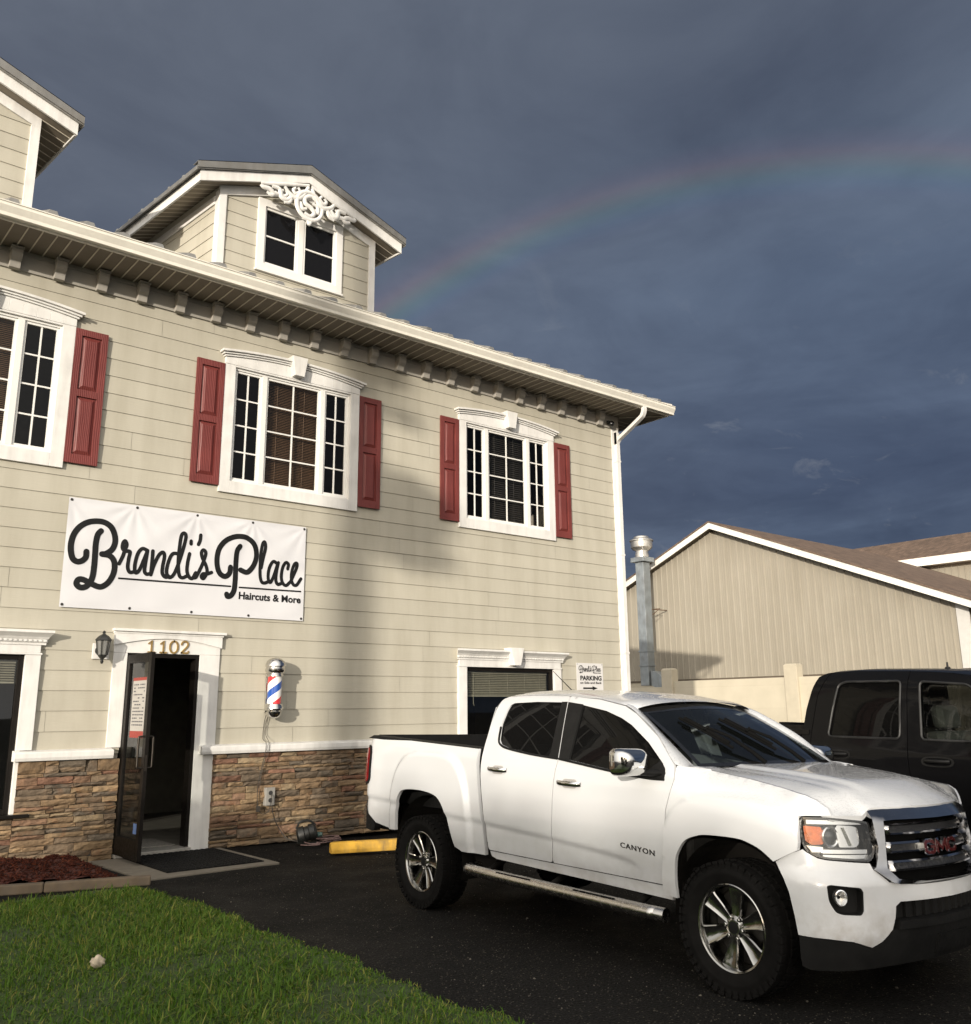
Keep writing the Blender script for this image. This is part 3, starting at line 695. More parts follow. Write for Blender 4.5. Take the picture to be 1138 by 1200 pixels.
# ---- windows
def window_up(xc, blind, label=None):
    """upper window: wide centre light between two narrow lights, arched head with a keystone"""
    hw = 1.078; x0, x1 = xc-hw, xc+hw; zb, zt, ih = 4.50, 6.31, .925
    iz0, iz1 = 4.665, 6.285
    w = MB()
    w.box(x0, xc-ih, -.045, -.0, zb, zt); w.box(xc+ih, x1, -.045, 0, zb, zt); w.box(xc-ih, xc+ih, -.045, 0, zb, iz0); w.box(xc-ih, xc+ih, -.045, 0, iz1, zt)
    W = w.build('window', M_TRIM, SAL, bevel=.004)
    if label: W['label'] = label
    # head
    h = MB(); n = 14; arc = lambda t: .085*(1-(2*t-1)**2)
    def band(zlo, zup, y, e):
        for i in range(n):
            t0, t1 = i/n, (i+1)/n; a, b = x0-e+(2*hw+2*e)*t0, x0-e+(2*hw+2*e)*t1
            h.hexa([(a,-y,zlo+arc(t0)),(b,-y,zlo+arc(t1)),(b,0.0,zlo+arc(t1)),(a,0.0,zlo+arc(t0)),(a,-y,zup+arc(t0)),(b,-y,zup+arc(t1)),(b,0.0,zup+arc(t1)),(a,0.0,zup+arc(t0))])
    for i in range(n):
        t0, t1 = i/n, (i+1)/n; a, b = x0+2*hw*t0, x0+2*hw*t1
        h.hexa([(a,-.05,zt+.001),(b,-.05,zt+.001),(b,0,zt+.001),(a,0,zt+.001),(a,-.05,6.405+arc(t0)),(b,-.05,6.405+arc(t1)),(b,0,6.405+arc(t1)),(a,0,6.405+arc(t0))])
    band(6.406, 6.430, .072, .02); band(6.4305, 6.455, .095, .045); band(6.4555, 6.488, .125, .075)
    h.build('head_moulding', M_TRIM, W, bevel=.003)
    k = MB(); k.prism([(xc-.075,-.16,6.335),(xc+.075,-.16,6.335),(xc+.125,-.16,6.625),(xc-.125,-.16,6.625)], (0,.158,0)); k.build('keystone', M_TRIM, W, bevel=.006)
    # sashes
    s = MB(); m = MB(); gl = MB()
    s.box(xc-ih, xc+ih, -.012, .055, iz0, iz0+.03) ; s.box(xc-ih, xc+ih, -.012, .055, iz1-.03, iz1)
    for a, b in ((xc-ih, xc-ih+.022), (xc+ih-.022, xc+ih), (xc-.505, xc-.43), (xc+.43, xc+.505)): s.box(a, b, -.013, .056, iz0+.0302, iz1-.0302)
    for a, b in ((xc-ih+.0222, xc-.5052), (xc-.4298, xc+.4298), (xc+.5052, xc+ih-.0222)):
        z0, z1 = iz0+.0304, iz1-.0304; f = .030
        s.box(a, a+f, .006, .045, z0, z1); s.box(b-f, b, .006, .045, z0, z1); s.box(a+f, b-f, .006, .045, z0, z0+f); s.box(a+f, b-f, .006, .045, z1-f, z1)
        gl.poly([(a+f-.005,.030,z0+f-.005),(b-f+.005,.030,z0+f-.005),(b-f+.005,.030,z1-f+.005),(a+f-.005,.030,z1-f+.005)])
        mx = (a+b)/2; m.box(mx-.010, mx+.010, .018, .034, z0+f, z1-f)
        for q in (1, 2, 3):
            zz = z0+f+(z1-z0-2*f)*q/4; m.box(a+f, mx-.0102, .0182, .0338, zz-.010, zz+.010); m.box(mx+.0102, b-f, .0182, .0338, zz-.010, zz+.010)
    s.build('sash', M_SASH, W, bevel=.002); m.build('muntin', M_SASH, W); gl.build('pane', M_GLASS, W)
    if blind:
        bl = MB(); rr = random.Random(int(xc*10))
        a, b = xc-.43, xc+.43; zz = iz1-.04; op = .62 if blind is M_BLINDB else .25
        bl.box(a, b, .09, .13, zz-.03, zz)
        while zz > iz0+.05:
            zz -= .024 if blind is M_BLINDB else .036; tl = .0095 if blind is M_BLINDB else .010
            bl.hexa([(a,.095,zz-tl),(b,.095,zz-tl),(b,.125,zz+tl),(a,.125,zz+tl),(a,.095,zz-tl+.002),(b,.095,zz-tl+.002),(b,.125,zz+tl+.002),(a,.125,zz+tl+.002)])
        for q in (.25, .75): bl.tube([(a+(b-a)*q,.088,iz1),(a+(b-a)*q,.088,iz0)], .0025, 4)
        bl.build('blind', blind, W)
    return W
window_up(1.852, M_BLINDB); window_up(5.970, M_BLINDB); window_up(10.046, M_BLINDK); window_up(-2.25, M_BLINDK)
def shutter(x0, x1):
    z0, z1 = 4.580, 6.300; b = MB(); f = .075; zm = (z0+z1)/2+.03
    b.box(x0, x1, -.016, -.0125, z0, z1)
    b.box(x0, x0+f, -.040, -.0162, z0, z1); b.box(x1-f, x1, -.040, -.0162, z0, z1)
    b.box(x0+f, x1-f, -.039, -.0162, z0, z0+.11); b.box(x0+f, x1-f, -.039, -.0162, z1-.085, z1); b.box(x0+f, x1-f, -.039, -.0162, zm-.045, zm+.045)
    for a, c in ((z0+.11, zm-.045), (zm+.045, z1-.085)):
        p0, p1 = x0+f+.012, x1-f-.012; a += .012; c -= .012; e = .04
        b.hexa([(p0,-.018,a),(p1,-.018,a),(p1,-.018,c),(p0,-.018,c),(p0+e,-.040,a+e),(p1-e,-.040,a+e),(p1-e,-.040,c-e),(p0+e,-.040,c-e)])
    b.V = [(x, y-.012, z) for x, y, z in b.V]
    b.build('shutter', M_SHUT, SAL, bevel=.003)
for a, b in ((2.933, 3.322), (.385, .772), (4.492, 4.888), (7.052, 7.440), (8.585, 8.964), (11.128, 11.518)): shutter(a, b)

def window_low(x0, x1, blind_z, mat_bl):
    """shop window: casings to the stone, dentilled crown; no glazing bars"""
    hw = (x1-x0)/2; xc = (x0+x1)/2; c = .165; zt = 2.29; zb = .575
    w = MB()
    for a, b, e in ((x0, x0+c, x0+c-.045), (x1-c, x1, x1-c+.045)): w.box(a, b, -.05, 0, 1.2445, zt); w.box(*sorted((e, a if e > (a+b)/2 and False else (x0+c if a == x0 else x1-c))), -.05, 0, zb, 1.2440)
    w.box(x0-.01, x1+.01, -.058, 0, zt+.0005, zt+.022); w.box(x0+.01, x1-.01, -.05, 0, zt+.0225, 2.40)
    W = w.build('window', M_TRIM, SAL, bevel=.004)
    h = MB()
    prof = [(0,2.4005),(-.062,2.4005),(-.062,2.425),(-.075,2.43),(-.075,2.462),(-.085,2.468),(-.10,2.49),(-.13,2.515),(-.15,2.53),(-.155,2.535),(-.155,2.562),(0,2.562)]
    k = lambda y: -y*.62
    ring0 = [h.v((x0-k(y), y, z)) for y, z in prof]; ring1 = [h.v((x1+k(y), y, z)) for y, z in prof]
    for i in range(len(prof)-1): h.f(ring0[i], ring0[i+1], ring1[i+1], ring1[i])
    h.f(*ring0); h.f(*ring1[::-1]); h.build('head_moulding', M_TRIM, W)
    d = MB(); x = x0-.03
    while x < x1+.03:
        if abs(x-xc) > .13: d.box(x, x+.030, -.092, -.0755, 2.437, 2.461)
        x += .052
    d.build('dentil_row', M_TRIM, W)
    ks = MB(); ks.prism([(xc-.07,-.185,2.325),(xc+.07,-.185,2.325),(xc+.145,-.185,2.605),(xc-.145,-.185,2.605)], (0,.18,0)); ks.build('keystone', M_TRIM, W, bevel=.006)
    f = MB(); a, b = x0+c, x1-c; q = .055
    f.box(a, a+q, .0, .06, zb, zt-.0005); f.box(b-q, b, .0, .06, zb, zt-.0005); f.box(a+q, b-q, .0, .06, zb, zb+q); f.box(a+q, b-q, .0, .06, zt-q, zt-.0005)
    f.box(x0-.02, x1+.02, -.13, .0, zb-.035, zb-.0005)
    f.build('dark_frame', M_BRONZE, W, bevel=.002)
    p = MB(); p.poly([(a+q-.004,.03,zb+q-.004),(b-q+.004,.03,zb+q-.004),(b-q+.004,.03,zt-q+.004),(a+q-.004,.03,zt-q+.004)]); p.build('pane', M_GLASSD2, W)
    bl = MB(); zz = zt-.06; bl.box(a+.06, b-.06, .08, .12, zz-.03, zz)
    while zz > blind_z:
        zz -= .027; bl.hexa([(a+.06,.085,zz-.009),(b-.06,.085,zz-.009),(b-.06,.115,zz+.009),(a+.06,.115,zz+.009),(a+.06,.085,zz-.007),(b-.06,.085,zz-.007),(b-.06,.115,zz+.011),(a+.06,.115,zz+.011)])
    bl.box(a+.06, b-.06, .082, .118, zz-.04, zz-.02)
    for t in (.12, .3, .5, .7, .88): bl.tube([(a+(b-a)*t,.08,zt-.06),(a+(b-a)*t,.08,zz-.03)], .003, 4)
    bl.tube([(a+.22,.078,zz),(a+.22,.076,zz-.15),(a+.235,.076,zz-.18)], .004, 5)
    bl.build('blind', mat_bl, W)
    return W
M_BRONZE = paint('dark_bronze_metal', (.011,.009,.0075), .45, .2, 8, metal=.3, spec=.2)
M_GLASSD2 = glass_mat('shop_glass', (.62,.64,.62), .015, .10)
window_low(8.945, 11.155, 1.90, M_BLINDW); window_low(.70, 2.903, 2.02, M_BLINDW)

# ---- doorway
g = MB()
g.box(3.712, 3.880, -.030, 0, 1.244, 2.345); g.box(4.784, 5.052, -.030, 0, 0, 2.345)
g.box(3.712, 5.052, -.032, 0, 2.3455, 2.622)
g.box(3.684, 5.108, -.085, 0, 2.6005, 2.632); g.box(3.696, 5.082, -.058, 0, 2.575, 2.600)
CAS = g.build('door_casing', M_TRIM, SAL, bevel=.004)
# arched panel under the crown
h = MB(); n = 20; px = lambda t: 3.70+1.365*t; za = lambda t: 2.435+.095*math.sin(pi*t)
for i in range(n):
    t0, t1 = i/n, (i+1)/n
    h.hexa([(px(t0),-.052,za(t0)),(px(t1),-.052,za(t1)),(px(t1),-.0325,za(t1)),(px(t0),-.0325,za(t0)),(px(t0),-.052,2.5745),(px(t1),-.052,2.5745),(px(t1),-.0325,2.5745),(px(t0),-.0325,2.5745)])
h.build('arched_panel', M_TRIM, CAS)
M_GOLD = paint('brass_numeral', (.50,.33,.12), .4, .15, 20, metal=.8)
DIG = {'1': [[(-.30,.72),(-.05,.98),(-.05,.02)],[(-.32,.02),(.22,.02)]],
       '0': [cat([(0,1),(.26,.82),(.33,.5),(.26,.18),(0,0),(-.26,.18),(-.33,.5),(-.26,.82)], 4, True)+[(0,1)]],
       '2': [cat([(-.28,.72),(-.2,.93),(.04,1),(.26,.86),(.24,.62),(.02,.36),(-.28,.04)], 4),[(-.28,.04),(.30,.04),(.32,.16)]]}
for ch, xc in (('1',4.165),('1',4.313),('0',4.437),('2',4.575)):
    d = MB()
    for s_ in DIG[ch]: d.stroke([(xc+x*.15, 2.358+z*.148) for x, z in s_], .021, lambda a, b, h_: (a, -h_, b), .0335, .046)
    d.build('house_numeral', M_GOLD, SAL)
# jambs and threshold of dark metal
g = MB(); g.box(3.880, 3.925, -.02, .14, .045, 2.345); g.box(4.74, 4.784, -.02, .14, .045, 2.345); g.box(3.925, 4.74, -.02, .14, 2.295, 2.345); g.build('door_frame', M_BRONZE, SAL, bevel=.002)
g = MB(); g.box(3.88, 4.784, -.11, .20, .0185, .055); g.build('threshold', paint('worn_aluminium', (.42,.40,.36), .45, .15, 20, metal=.5), SAL, bevel=.004)
g = MB(); g.box(3.93, 4.74, .28, 1.05, .046, .056); g.build('entrance_mat', paint('grey_mat', (.23,.215,.19), .95, .3, 40, .4), SAL)
# the open leaf, swung out a little past square
M_HND = paint('brushed_handle', (.05,.043,.036), .35, .1, metal=.8)
hinge = Vector((3.905, -.035, .06)); la = radians(-90.5); lx = Vector((cos(la), sin(la), 0)); ln = Vector((-lx.y, lx.x, 0))
def dp(a, t, z): return hinge+lx*a+ln*t+Vector((0,0,z))
def dbox(g, a0, a1, t0, t1, z0, z1): g.hexa([dp(a0,t0,z0),dp(a1,t0,z0),dp(a1,t1,z0),dp(a0,t1,z0),dp(a0,t0,z1),dp(a1,t0,z1),dp(a1,t1,z1),dp(a0,t1,z1)])
g = MB(); LW, LH, T = .80, 2.255, .022
dbox(g, 0, .085, -T, T, 0, LH); dbox(g, LW-.085, LW, -T, T, 0, LH); dbox(g, .0852, LW-.0852, -T, T, 0, .21); dbox(g, .0852, LW-.0852, -T, T, LH-.10, LH)
DOOR = g.build('door', M_BRONZE, SAL, bevel=.003)
g = MB(); g.poly([dp(.08,.0,.205), dp(LW-.08,.0,.205), dp(LW-.08,.0,LH-.095), dp(.08,.0,LH-.095)]); g.build('pane', glass_mat('door_glass', (.6,.62,.6), .01, .15), DOOR)
for sgn in (-1, 1):
    g = MB(); g.tube(cat([dp(LW-.045,sgn*.022,.98),dp(LW-.045,sgn*.075,.985),dp(LW-.045,sgn*.082,1.02),dp(LW-.045,sgn*.082,1.28),dp(LW-.045,sgn*.075,1.315),dp(LW-.045,sgn*.022,1.32)], 4), .012, 10)
    g.build('handle', M_HND, DOOR, smooth=40)
g = MB(); dbox(g, LW-.001, LW+.003, -.012, .012, .95, 1.12); g.build('lock_plate', M_HND, DOOR)
# notice on the glass, both faces of the paper
g = MB(); dbox(g, .21, .65, -.0035, -.0015, 1.30, 1.98)
PN = g.build('paper_notice', paint('paper', (.36,.345,.32), .8, .04), DOOR)
M_NR = paint('notice_red', (.26,.04,.03), .7, .05)
for za_, zb_ in ((1.30, 1.375), (1.945, 1.98)): g = MB(); dbox(g, .21, .65, -.0050, -.0037, za_, zb_); g.build('red_band', M_NR, PN)
g = MB(); rr = random.Random(3)
for r in range(13):
    z = 1.90-r*.038; a = .25
    while a < .6:
        w = rr.uniform(.02, .07)
        if rr.random() < .75: dbox(g, a, min(a+w, .61), -.0050, -.0037, z-.008, z+.006)
        a += w+.015
g.build('print_rows', paint('notice_ink', (.08,.08,.09), .8, .05), PN)
g = MB(); dbox(g, .56, .66, -.0035, -.0015, .27, .38); g.build('sticker', paint('blue_sticker', (.12,.20,.42), .6, .1), DOOR)

# ---- dormers
def dormer(xc, ornament=True):
    SKEW[0] = 0
    hw = 1.295; ze = 8.93; ov = .20; rk = .343; hx = 1.69
    mz = lambda x: 9.555-rk*abs(x-xc)
    yb = 4.6
    g = MB(); top = lambda z: [(xc-hw if z < mz(xc+hw) else xc-(9.555-z)/rk, xc+hw if z < mz(xc+hw) else xc+(9.555-z)/rk)]
    siding(g, xc-hw, xc+hw, 7.50, 9.50, [(xc-.70, xc+.70, 7.88, 8.98)], lambda x, o, z: (x, -.002-o, z), z0=7.60, exp=.205, top_fn=top, joints=False, seed=int(xc*9))
    for sg in (-1, 1): siding(g, .0, yb, 7.50, 8.95, [], lambda y, o, z, sg=sg: (xc+sg*(hw+o), y, z), z0=7.60, exp=.205, joints=False, seed=3)
    SKEW[0] = .105
    DM = g.build('dormer', M_SID, SAL, recalc=False)
    c = MB()
    for z0, z1, a, b in ((7.5,7.88,xc-hw+.03,xc+hw-.03),(7.88,8.98,xc-hw+.03,xc-.70),(7.88,8.98,xc+.70,xc+hw-.03)): c.box(a, b, .026, .1, z0, z1)
    c.prism([(xc-hw+.03,.026,8.98),(xc+hw-.03,.026,8.98),(xc,.026,9.40)], (0,.08,0)); c.box(xc-hw+.01, xc+hw-.01, 1.2, 1.25, 7.6, 9.0); c.box(xc-hw+.026, xc-hw+.08, .1, yb, 7.5, 8.95); c.box(xc+hw-.08, xc+hw-.026, .1, yb, 7.5, 8.95)
    c.build('dormer_wall', M_DARK, DM)
    t = MB()
    for sg in (-1, 1):
        a, b = sorted((xc+sg*(hw+.014), xc+sg*(hw-.095))); t.box(a, b, -.034, -.0005, 7.5, 8.90); a, b = sorted((xc+sg*(hw+.014), xc+sg*(hw+.0005))); t.box(a, b, .0, .09, 7.5, 8.90)
        a, b = sorted((xc+sg*(hw+.013), xc+sg*(hw+.028))); t.box(a, b, .0905, yb, 8.70, 8.83)
        # rake frieze on the wall
        x0, x1 = xc+sg*(hw+.014), xc+sg*.0
        t.prism([(x0,-.036,mz(x0)-.15),(x1,-.036,mz(x1)-.15),(x1,-.036,mz(x1)-.30),(x0,-.036,mz(x0)-.30)], (0,.035,0))
    t.build('corner_trim', M_TRIM, DM, bevel=.003)
    # roof slabs with soffit, white rake and eave fascia, grey metal edge
    r = MB(); f = MB(); s = MB(); e = MB()
    for sg in (-1, 1):
        bd = MB(); A0, A1 = xc, xc+sg*hx; z0, z1 = 9.555, 8.975
        f.prism([(A0,-ov,z0),(A1,-ov,z1),(A1,-ov,z1-.165),(A0,-ov,z0-.135)], (0,.03,0))
        a, b = sorted((A1, A1-sg*.03)); f.box(a, b, -ov+.0305, yb, z1-.165, z1-.005)
        # sloping soffit boards, seen between wall and fascia
        q0 = -ov+.031; y = q0
        while y < 3.4:
            y2 = min(y+.15, 3.4); lo = lambda x: mz(x)-.150
            xa, xb = xc+sg*(hw-.02), A1-sg*.031
            s.hexa([(xa,y,lo(xa)),(xb,y,lo(xb)),(xb,y2-.012,lo(xb)),(xa,y2-.012,lo(xa)),(xa,y,lo(xa)+.02),(xb,y,lo(xb)+.02),(xb,y2-.012,lo(xb)+.02),(xa,y2-.012,lo(xa)+.02)]); bd.hexa([(xa,y2-.0135,lo(xa)-.006),(xb,y2-.0135,lo(xb)-.006),(xb,y2,lo(xb)-.006),(xa,y2,lo(xa)-.006),(xa,y2-.0135,lo(xa)+.01),(xb,y2-.0135,lo(xb)+.01),(xb,y2,lo(xb)+.01),(xa,y2,lo(xa)+.01)]); y = y2
        bd.build('dormer_soffit_beading', M_BEAD, DM)
        s.prism([(xc,q0,mz(xc)-.137),(xc+sg*(hw-.02),q0,mz(xc+sg*(hw-.02))-.148),(xc+sg*(hw-.02),q0,mz(xc+sg*(hw-.02))-.13),(xc,q0,mz(xc)-.12)], (0,-q0-.0365,0))
        r.prism([(A0,-ov-.03,z0+.002),(A1+sg*.05,-ov-.03,z1-.015),(A1+sg*.05,-ov-.03,z1+.02),(A0,-ov-.03,z0+.037)], (0,yb+ov,0))
        e.prism([(A0,-ov-.045,z0+.150),(A1+sg*.055,-ov-.045,z1+.105),(A1+sg*.055,-ov-.045,z1+.0),(A0,-ov-.045,z0+.012)], (0,.012,0))
        e.prism([(A0,-ov-.045,z0+.150),(A1+sg*.055,-ov-.045,z1+.105),(A1+sg*.055,-ov-.045,z1+.095),(A0,-ov-.045,z0+.140)], (0,.16,0))
        a, b = sorted((A1+sg*.052, A1+sg*.060)); e.box(a, b, -ov-.03, yb, z1-.03, z1+.035)
        y = .2
        while y < yb: 
            r.hexa([(xc,y-.03,z0+.036),(A1+sg*.06,y-.03,z1+.018),(A1+sg*.06,y+.03,z1+.018),(xc,y+.03,z0+.036),(xc,y-.015,z0+.085),(A1+sg*.06,y-.015,z1+.065),(A1+sg*.06,y+.015,z1+.065),(xc,y+.015,z0+.085)]); y += .42
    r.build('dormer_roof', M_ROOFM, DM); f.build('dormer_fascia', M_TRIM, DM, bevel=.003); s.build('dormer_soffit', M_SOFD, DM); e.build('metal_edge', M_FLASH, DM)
    # window
    w = MB(); x0, x1, z0, z1, c = xc-.71, xc+.71, 7.865, 8.995, .11
    w.box(x0, x0+c, -.04, 0, z0, z1); w.box(x1-c, x1, -.04, 0, z0, z1); w.box(x0+c, x1-c, -.04, 0, z0, z0+c); w.box(x0+c, x1-c, -.04, 0, z1-c, z1); w.box(x0-.015, x1+.015, -.055, 0, z0-.03, z0-.0005)
    w.box(xc-.045, xc+.045, -.02, .03, z0+c+.0005, z1-c-.0005)
    for a, b in ((x0+c+.0005, xc-.0455), (xc+.0455, x1-c-.0005)):
        q = .035; lo, hi = z0+c+.0007, z1-c-.0007
        w.box(a, a+q, -.012, .03, lo, hi); w.box(b-q, b, -.012, .03, lo, hi); w.box(a+q, b-q, -.012, .03, lo, lo+q); w.box(a+q, b-q, -.012, .03, hi-q, hi); w.box(a+q, b-q, -.008, .02, (lo+hi)/2-.012, (lo+hi)/2+.012)
    w.build('dormer_window', M_SASH, DM, bevel=.002)
    p = MB(); p.poly([(x0+c+.01,.012,z0+c+.01),(x1-c-.01,.012,z0+c+.01),(x1-c-.01,.012,z1-c-.01),(x0+c+.01,.012,z1-c-.01)]); p.build('dormer_pane', M_GLASSDORM, DM)
    if ornament:
        o = MB(); zo = lambda x: mz(x)-.15
        def rib(pts, w=.05, y=-ov-.012):
            # flattened carved strand
            P = cat(pts, 6); k = len(P)
            q = len(o.V); o.tube([(a, 0, b) for a, b in P], [1.3*w/2*(.6+.4*math.sin(pi*min(max(i/(k-1), .12), .88))) for i in range(k)], 8)
            for i in range(q, len(o.V)): a, b, c_ = o.V[i]; o.V[i] = (a, y-.012+b*.55, c_)
        cz = 9.02; R1 = .215
        rib([(xc+R1*cos(t*pi/8), cz+.225*sin(t*pi/8)) for t in range(17)], .062)
        rib([(xc+.10,cz+.13),(xc+.02,cz+.17),(xc-.08,cz+.11),(xc-.07,cz+.02),(xc+.02,cz-.02),(xc+.08,cz-.09),(xc+.02,cz-.16),(xc-.08,cz-.14)], .06)
        rib([(xc-.15,cz+.02),(xc-.12,cz-.08),(xc-.05,cz-.06)], .05); rib([(xc+.05,cz+.06),(xc+.13,cz+.03),(xc+.14,cz-.07),(xc+.09,cz-.02)], .05)
        for sg in (-1, 1):
            X = lambda x, z: (xc+sg*x, 9.385-rk*x+z)
            rib([X(.02,-.02),X(.30,-.015),X(.60,-.015),X(.79,-.01)], .05)
            rib([X(.03,-.05),X(.12,-.20),X(.22,-.24),X(.34,-.16),X(.42,-.05)], .06)
            rib([X(.20,-.06),X(.17,-.13),X(.24,-.16),X(.28,-.10),X(.24,-.07)], .045)
            rib([X(.30,-.22),X(.38,-.27),X(.47,-.22),X(.50,-.10),X(.62,-.05)], .065)
            rib([X(.40,-.12),X(.37,-.18),X(.43,-.21),X(.47,-.15),X(.44,-.11)], .04)
            rib([X(.48,-.18),X(.58,-.17),X(.66,-.10),X(.76,-.07),X(.80,-.03)], .06)
            rib([X(.30,-.20),X(.33,-.30),X(.42,-.31)], .05); rib([X(.55,-.15),X(.62,-.20),X(.70,-.15)], .05)
        rib([(xc-.03,cz-.23),(xc,cz-.30),(xc+.03,cz-.23)], .05)
        o.build('gable_ornament', M_TRIM, DM, smooth=70)
dormer(5.985); dormer(.985, False); SKEW[0] = 0
STROKES=[('T',[(3.293,3.523),(3.292,3.457),(3.254,3.41),(3.201,3.394),(3.15,3.421),(3.121,3.491),(3.11,3.592),(3.131,3.711),(3.191,3.813),(3.276,3.878),(3.372,3.906),(3.473,3.903),(3.556,3.856),(3.606,3.772),(3.621,3.676),(3.593,3.583),(3.526,3.524),(3.477,3.512)]),('T',[(3.442,3.793),(3.408,3.742),(3.393,3.636),(3.396,3.504),(3.398,3.357),(3.389,3.225),(3.36,3.15),(3.316,3.101),(3.255,3.092),(3.214,3.132),(3.233,3.183),(3.288,3.185),(3.367,3.151),(3.454,3.117),(3.51,3.121),(3.576,3.174),(3.623,3.267),(3.637,3.364),(3.618,3.451),(3.563,3.502),(3.477,3.512)]),('M',[(3.686,3.413),(3.722,3.506),(3.747,3.599),(3.761,3.66),(3.739,3.703),(3.716,3.671),(3.714,3.61),(3.746,3.576),(3.805,3.574),(3.797,3.483),(3.794,3.378),(3.825,3.321),(3.883,3.333)]),('M',[(4.019,3.611),(3.957,3.628),(3.909,3.57),(3.883,3.461),(3.88,3.371),(3.899,3.32),(3.94,3.361),(3.983,3.486),(4.019,3.604)]),('M',[(4.019,3.604),(4.006,3.442),(4.004,3.351),(4.033,3.316),(4.07,3.324)]),('M',[(4.087,3.611),(4.088,3.511),(4.086,3.313)]),('M',[(4.086,3.316),(4.115,3.437),(4.167,3.565),(4.218,3.608),(4.24,3.556),(4.226,3.432),(4.229,3.34),(4.271,3.298),(4.316,3.31)]),('M',[(4.419,3.609),(4.344,3.601),(4.299,3.507),(4.279,3.372),(4.314,3.299),(4.371,3.336),(4.427,3.49),(4.479,3.705),(4.498,3.843),(4.47,3.883),(4.437,3.837),(4.424,3.669),(4.421,3.489),(4.443,3.342),(4.485,3.307),(4.541,3.332)]),('M',[(4.562,3.624),(4.544,3.513),(4.542,3.397),(4.572,3.327),(4.617,3.309),(4.657,3.385)]),('M',[(4.572,3.79),(4.573,3.753)]),('M',[(4.693,3.881),(4.69,3.814),(4.671,3.756)]),('M',[(4.639,3.318),(4.668,3.335),(4.72,3.456),(4.752,3.547),(4.776,3.653),(4.743,3.691),(4.718,3.654),(4.735,3.582),(4.786,3.491),(4.807,3.405),(4.767,3.321),(4.735,3.34),(4.755,3.379),(4.808,3.383),(4.868,3.407)]),('T',[(5.127,3.5),(5.116,3.417),(5.056,3.371),(4.984,3.405),(4.944,3.491),(4.933,3.609),(4.956,3.731),(5.021,3.828),(5.112,3.891),(5.222,3.923),(5.336,3.915),(5.429,3.856),(5.478,3.769),(5.488,3.662),(5.453,3.552),(5.392,3.471),(5.345,3.451),(5.271,3.475)]),('T',[(5.246,3.791),(5.209,3.726),(5.2,3.604),(5.201,3.454),(5.2,3.319),(5.191,3.199),(5.156,3.13),(5.11,3.112),(5.093,3.14)]),('M',[(5.565,3.532),(5.591,3.672),(5.614,3.814),(5.596,3.887),(5.569,3.856),(5.555,3.746),(5.549,3.561),(5.553,3.423),(5.578,3.342),(5.62,3.328),(5.677,3.35)]),('M',[(5.796,3.611),(5.739,3.632),(5.692,3.558),(5.672,3.449),(5.685,3.358),(5.719,3.353),(5.764,3.457),(5.8,3.584)]),('M',[(5.815,3.624),(5.797,3.506),(5.791,3.382),(5.821,3.327),(5.871,3.342)]),('M',[(5.965,3.552),(5.969,3.615),(5.926,3.634),(5.886,3.56),(5.872,3.435),(5.896,3.351),(5.948,3.321),(6.006,3.371)]),('M',[(6.014,3.376),(6.054,3.465),(6.093,3.563),(6.098,3.634),(6.064,3.631),(6.033,3.542),(6.026,3.416),(6.059,3.341),(6.111,3.342),(6.172,3.431)]),('L',[(3.697,3.236),(5.139,3.247)]),('L',[(5.263,3.242),(6.172,3.253)])]
# ------------------------------------------------------------------ things hung on and standing by the facade
M_EYE = paint('dark_eyelet', (.06,.055,.05), .4, .1, metal=.7)
M_INK = paint('black_ink', (.008,.008,.008), .5, .05, spec=.3)
def m_banner():
    m, nt, p = nodes_of('white_vinyl_banner'); p.inputs['Roughness'].default_value = .42
    r = ramp(nt, [(.3, (.60,.60,.62)), (.7, (.65,.65,.67))], noise(nt, 1.2, 3)); nt.links.new(r.outputs[0], p.inputs['Base Color']); return m
M_BAN = m_banner()
BX0, BX1, BZ0, BZ1 = 3.045, 6.225, 2.850, 4.165
def ban_off(x, z):
    """shallow folds of the hanging cloth, pulled towards the eyelets"""
    u, v = (x-BX0)/(BX1-BX0), (z-BZ0)/(BZ1-BZ0)
    o = .0035*sin(u*9+v*4)+.0025*sin(u*23-v*9)+.002*sin(v*13+u*5)
    for k in range(5):
        d = math.hypot((u-k/4)*2.4, v-1); a = math.atan2(v-1, (u-k/4)*2.4)
        o += .0045*math.exp(-d*2.6)*sin(a*11+k*2)*min(1, d*6)
    o += .008*math.exp(-((u*.9+v-1.45)/.07)**2)*(u > .5)+.006*math.exp(-((u*1.4+v-1.95)/.05)**2)*(u > .5)
    return o*min(1, min(v, 1-v, u*2.4, (1-u)*2.4)*14+.15)
BN = thing('banner', 'wide white banner with black script lettering above the open door', 'banner', ((BX0+BX1)/2, -.02, BZ0))
g = MB(); nx, nz = 150, 64; G = [[g.v((BX0+(BX1-BX0)*i/nx, -.030-ban_off(BX0+(BX1-BX0)*i/nx, BZ0+(BZ1-BZ0)*j/nz), BZ0+(BZ1-BZ0)*j/nz)) for j in range(nz+1)] for i in range(nx+1)]
for i in range(nx):
    for j in range(nz): g.f(G[i][j], G[i+1][j], G[i+1][j+1], G[i][j+1])
g.build('cloth', M_BAN, BN, smooth=60)
g = MB(); fb = lambda a, b, h: (a, -.030-ban_off(a, b)-h, b)
for k, pts in STROKES:
    w = {'T': .070, 'M': .046, 'L': .021}[k]
    if k == 'L':
        (a0, b0), (a1, b1) = pts; pts = [(a0+(a1-a0)*i/30, b0+(b1-b0)*i/30) for i in range(31)]
    else: pts = cat(pts, 7 if len(pts) > 2 else 1)
    g.stroke(pts, w, fb, .001, .0042)
g.build('script_lettering', M_INK, BN, recalc=False)
g = MB()
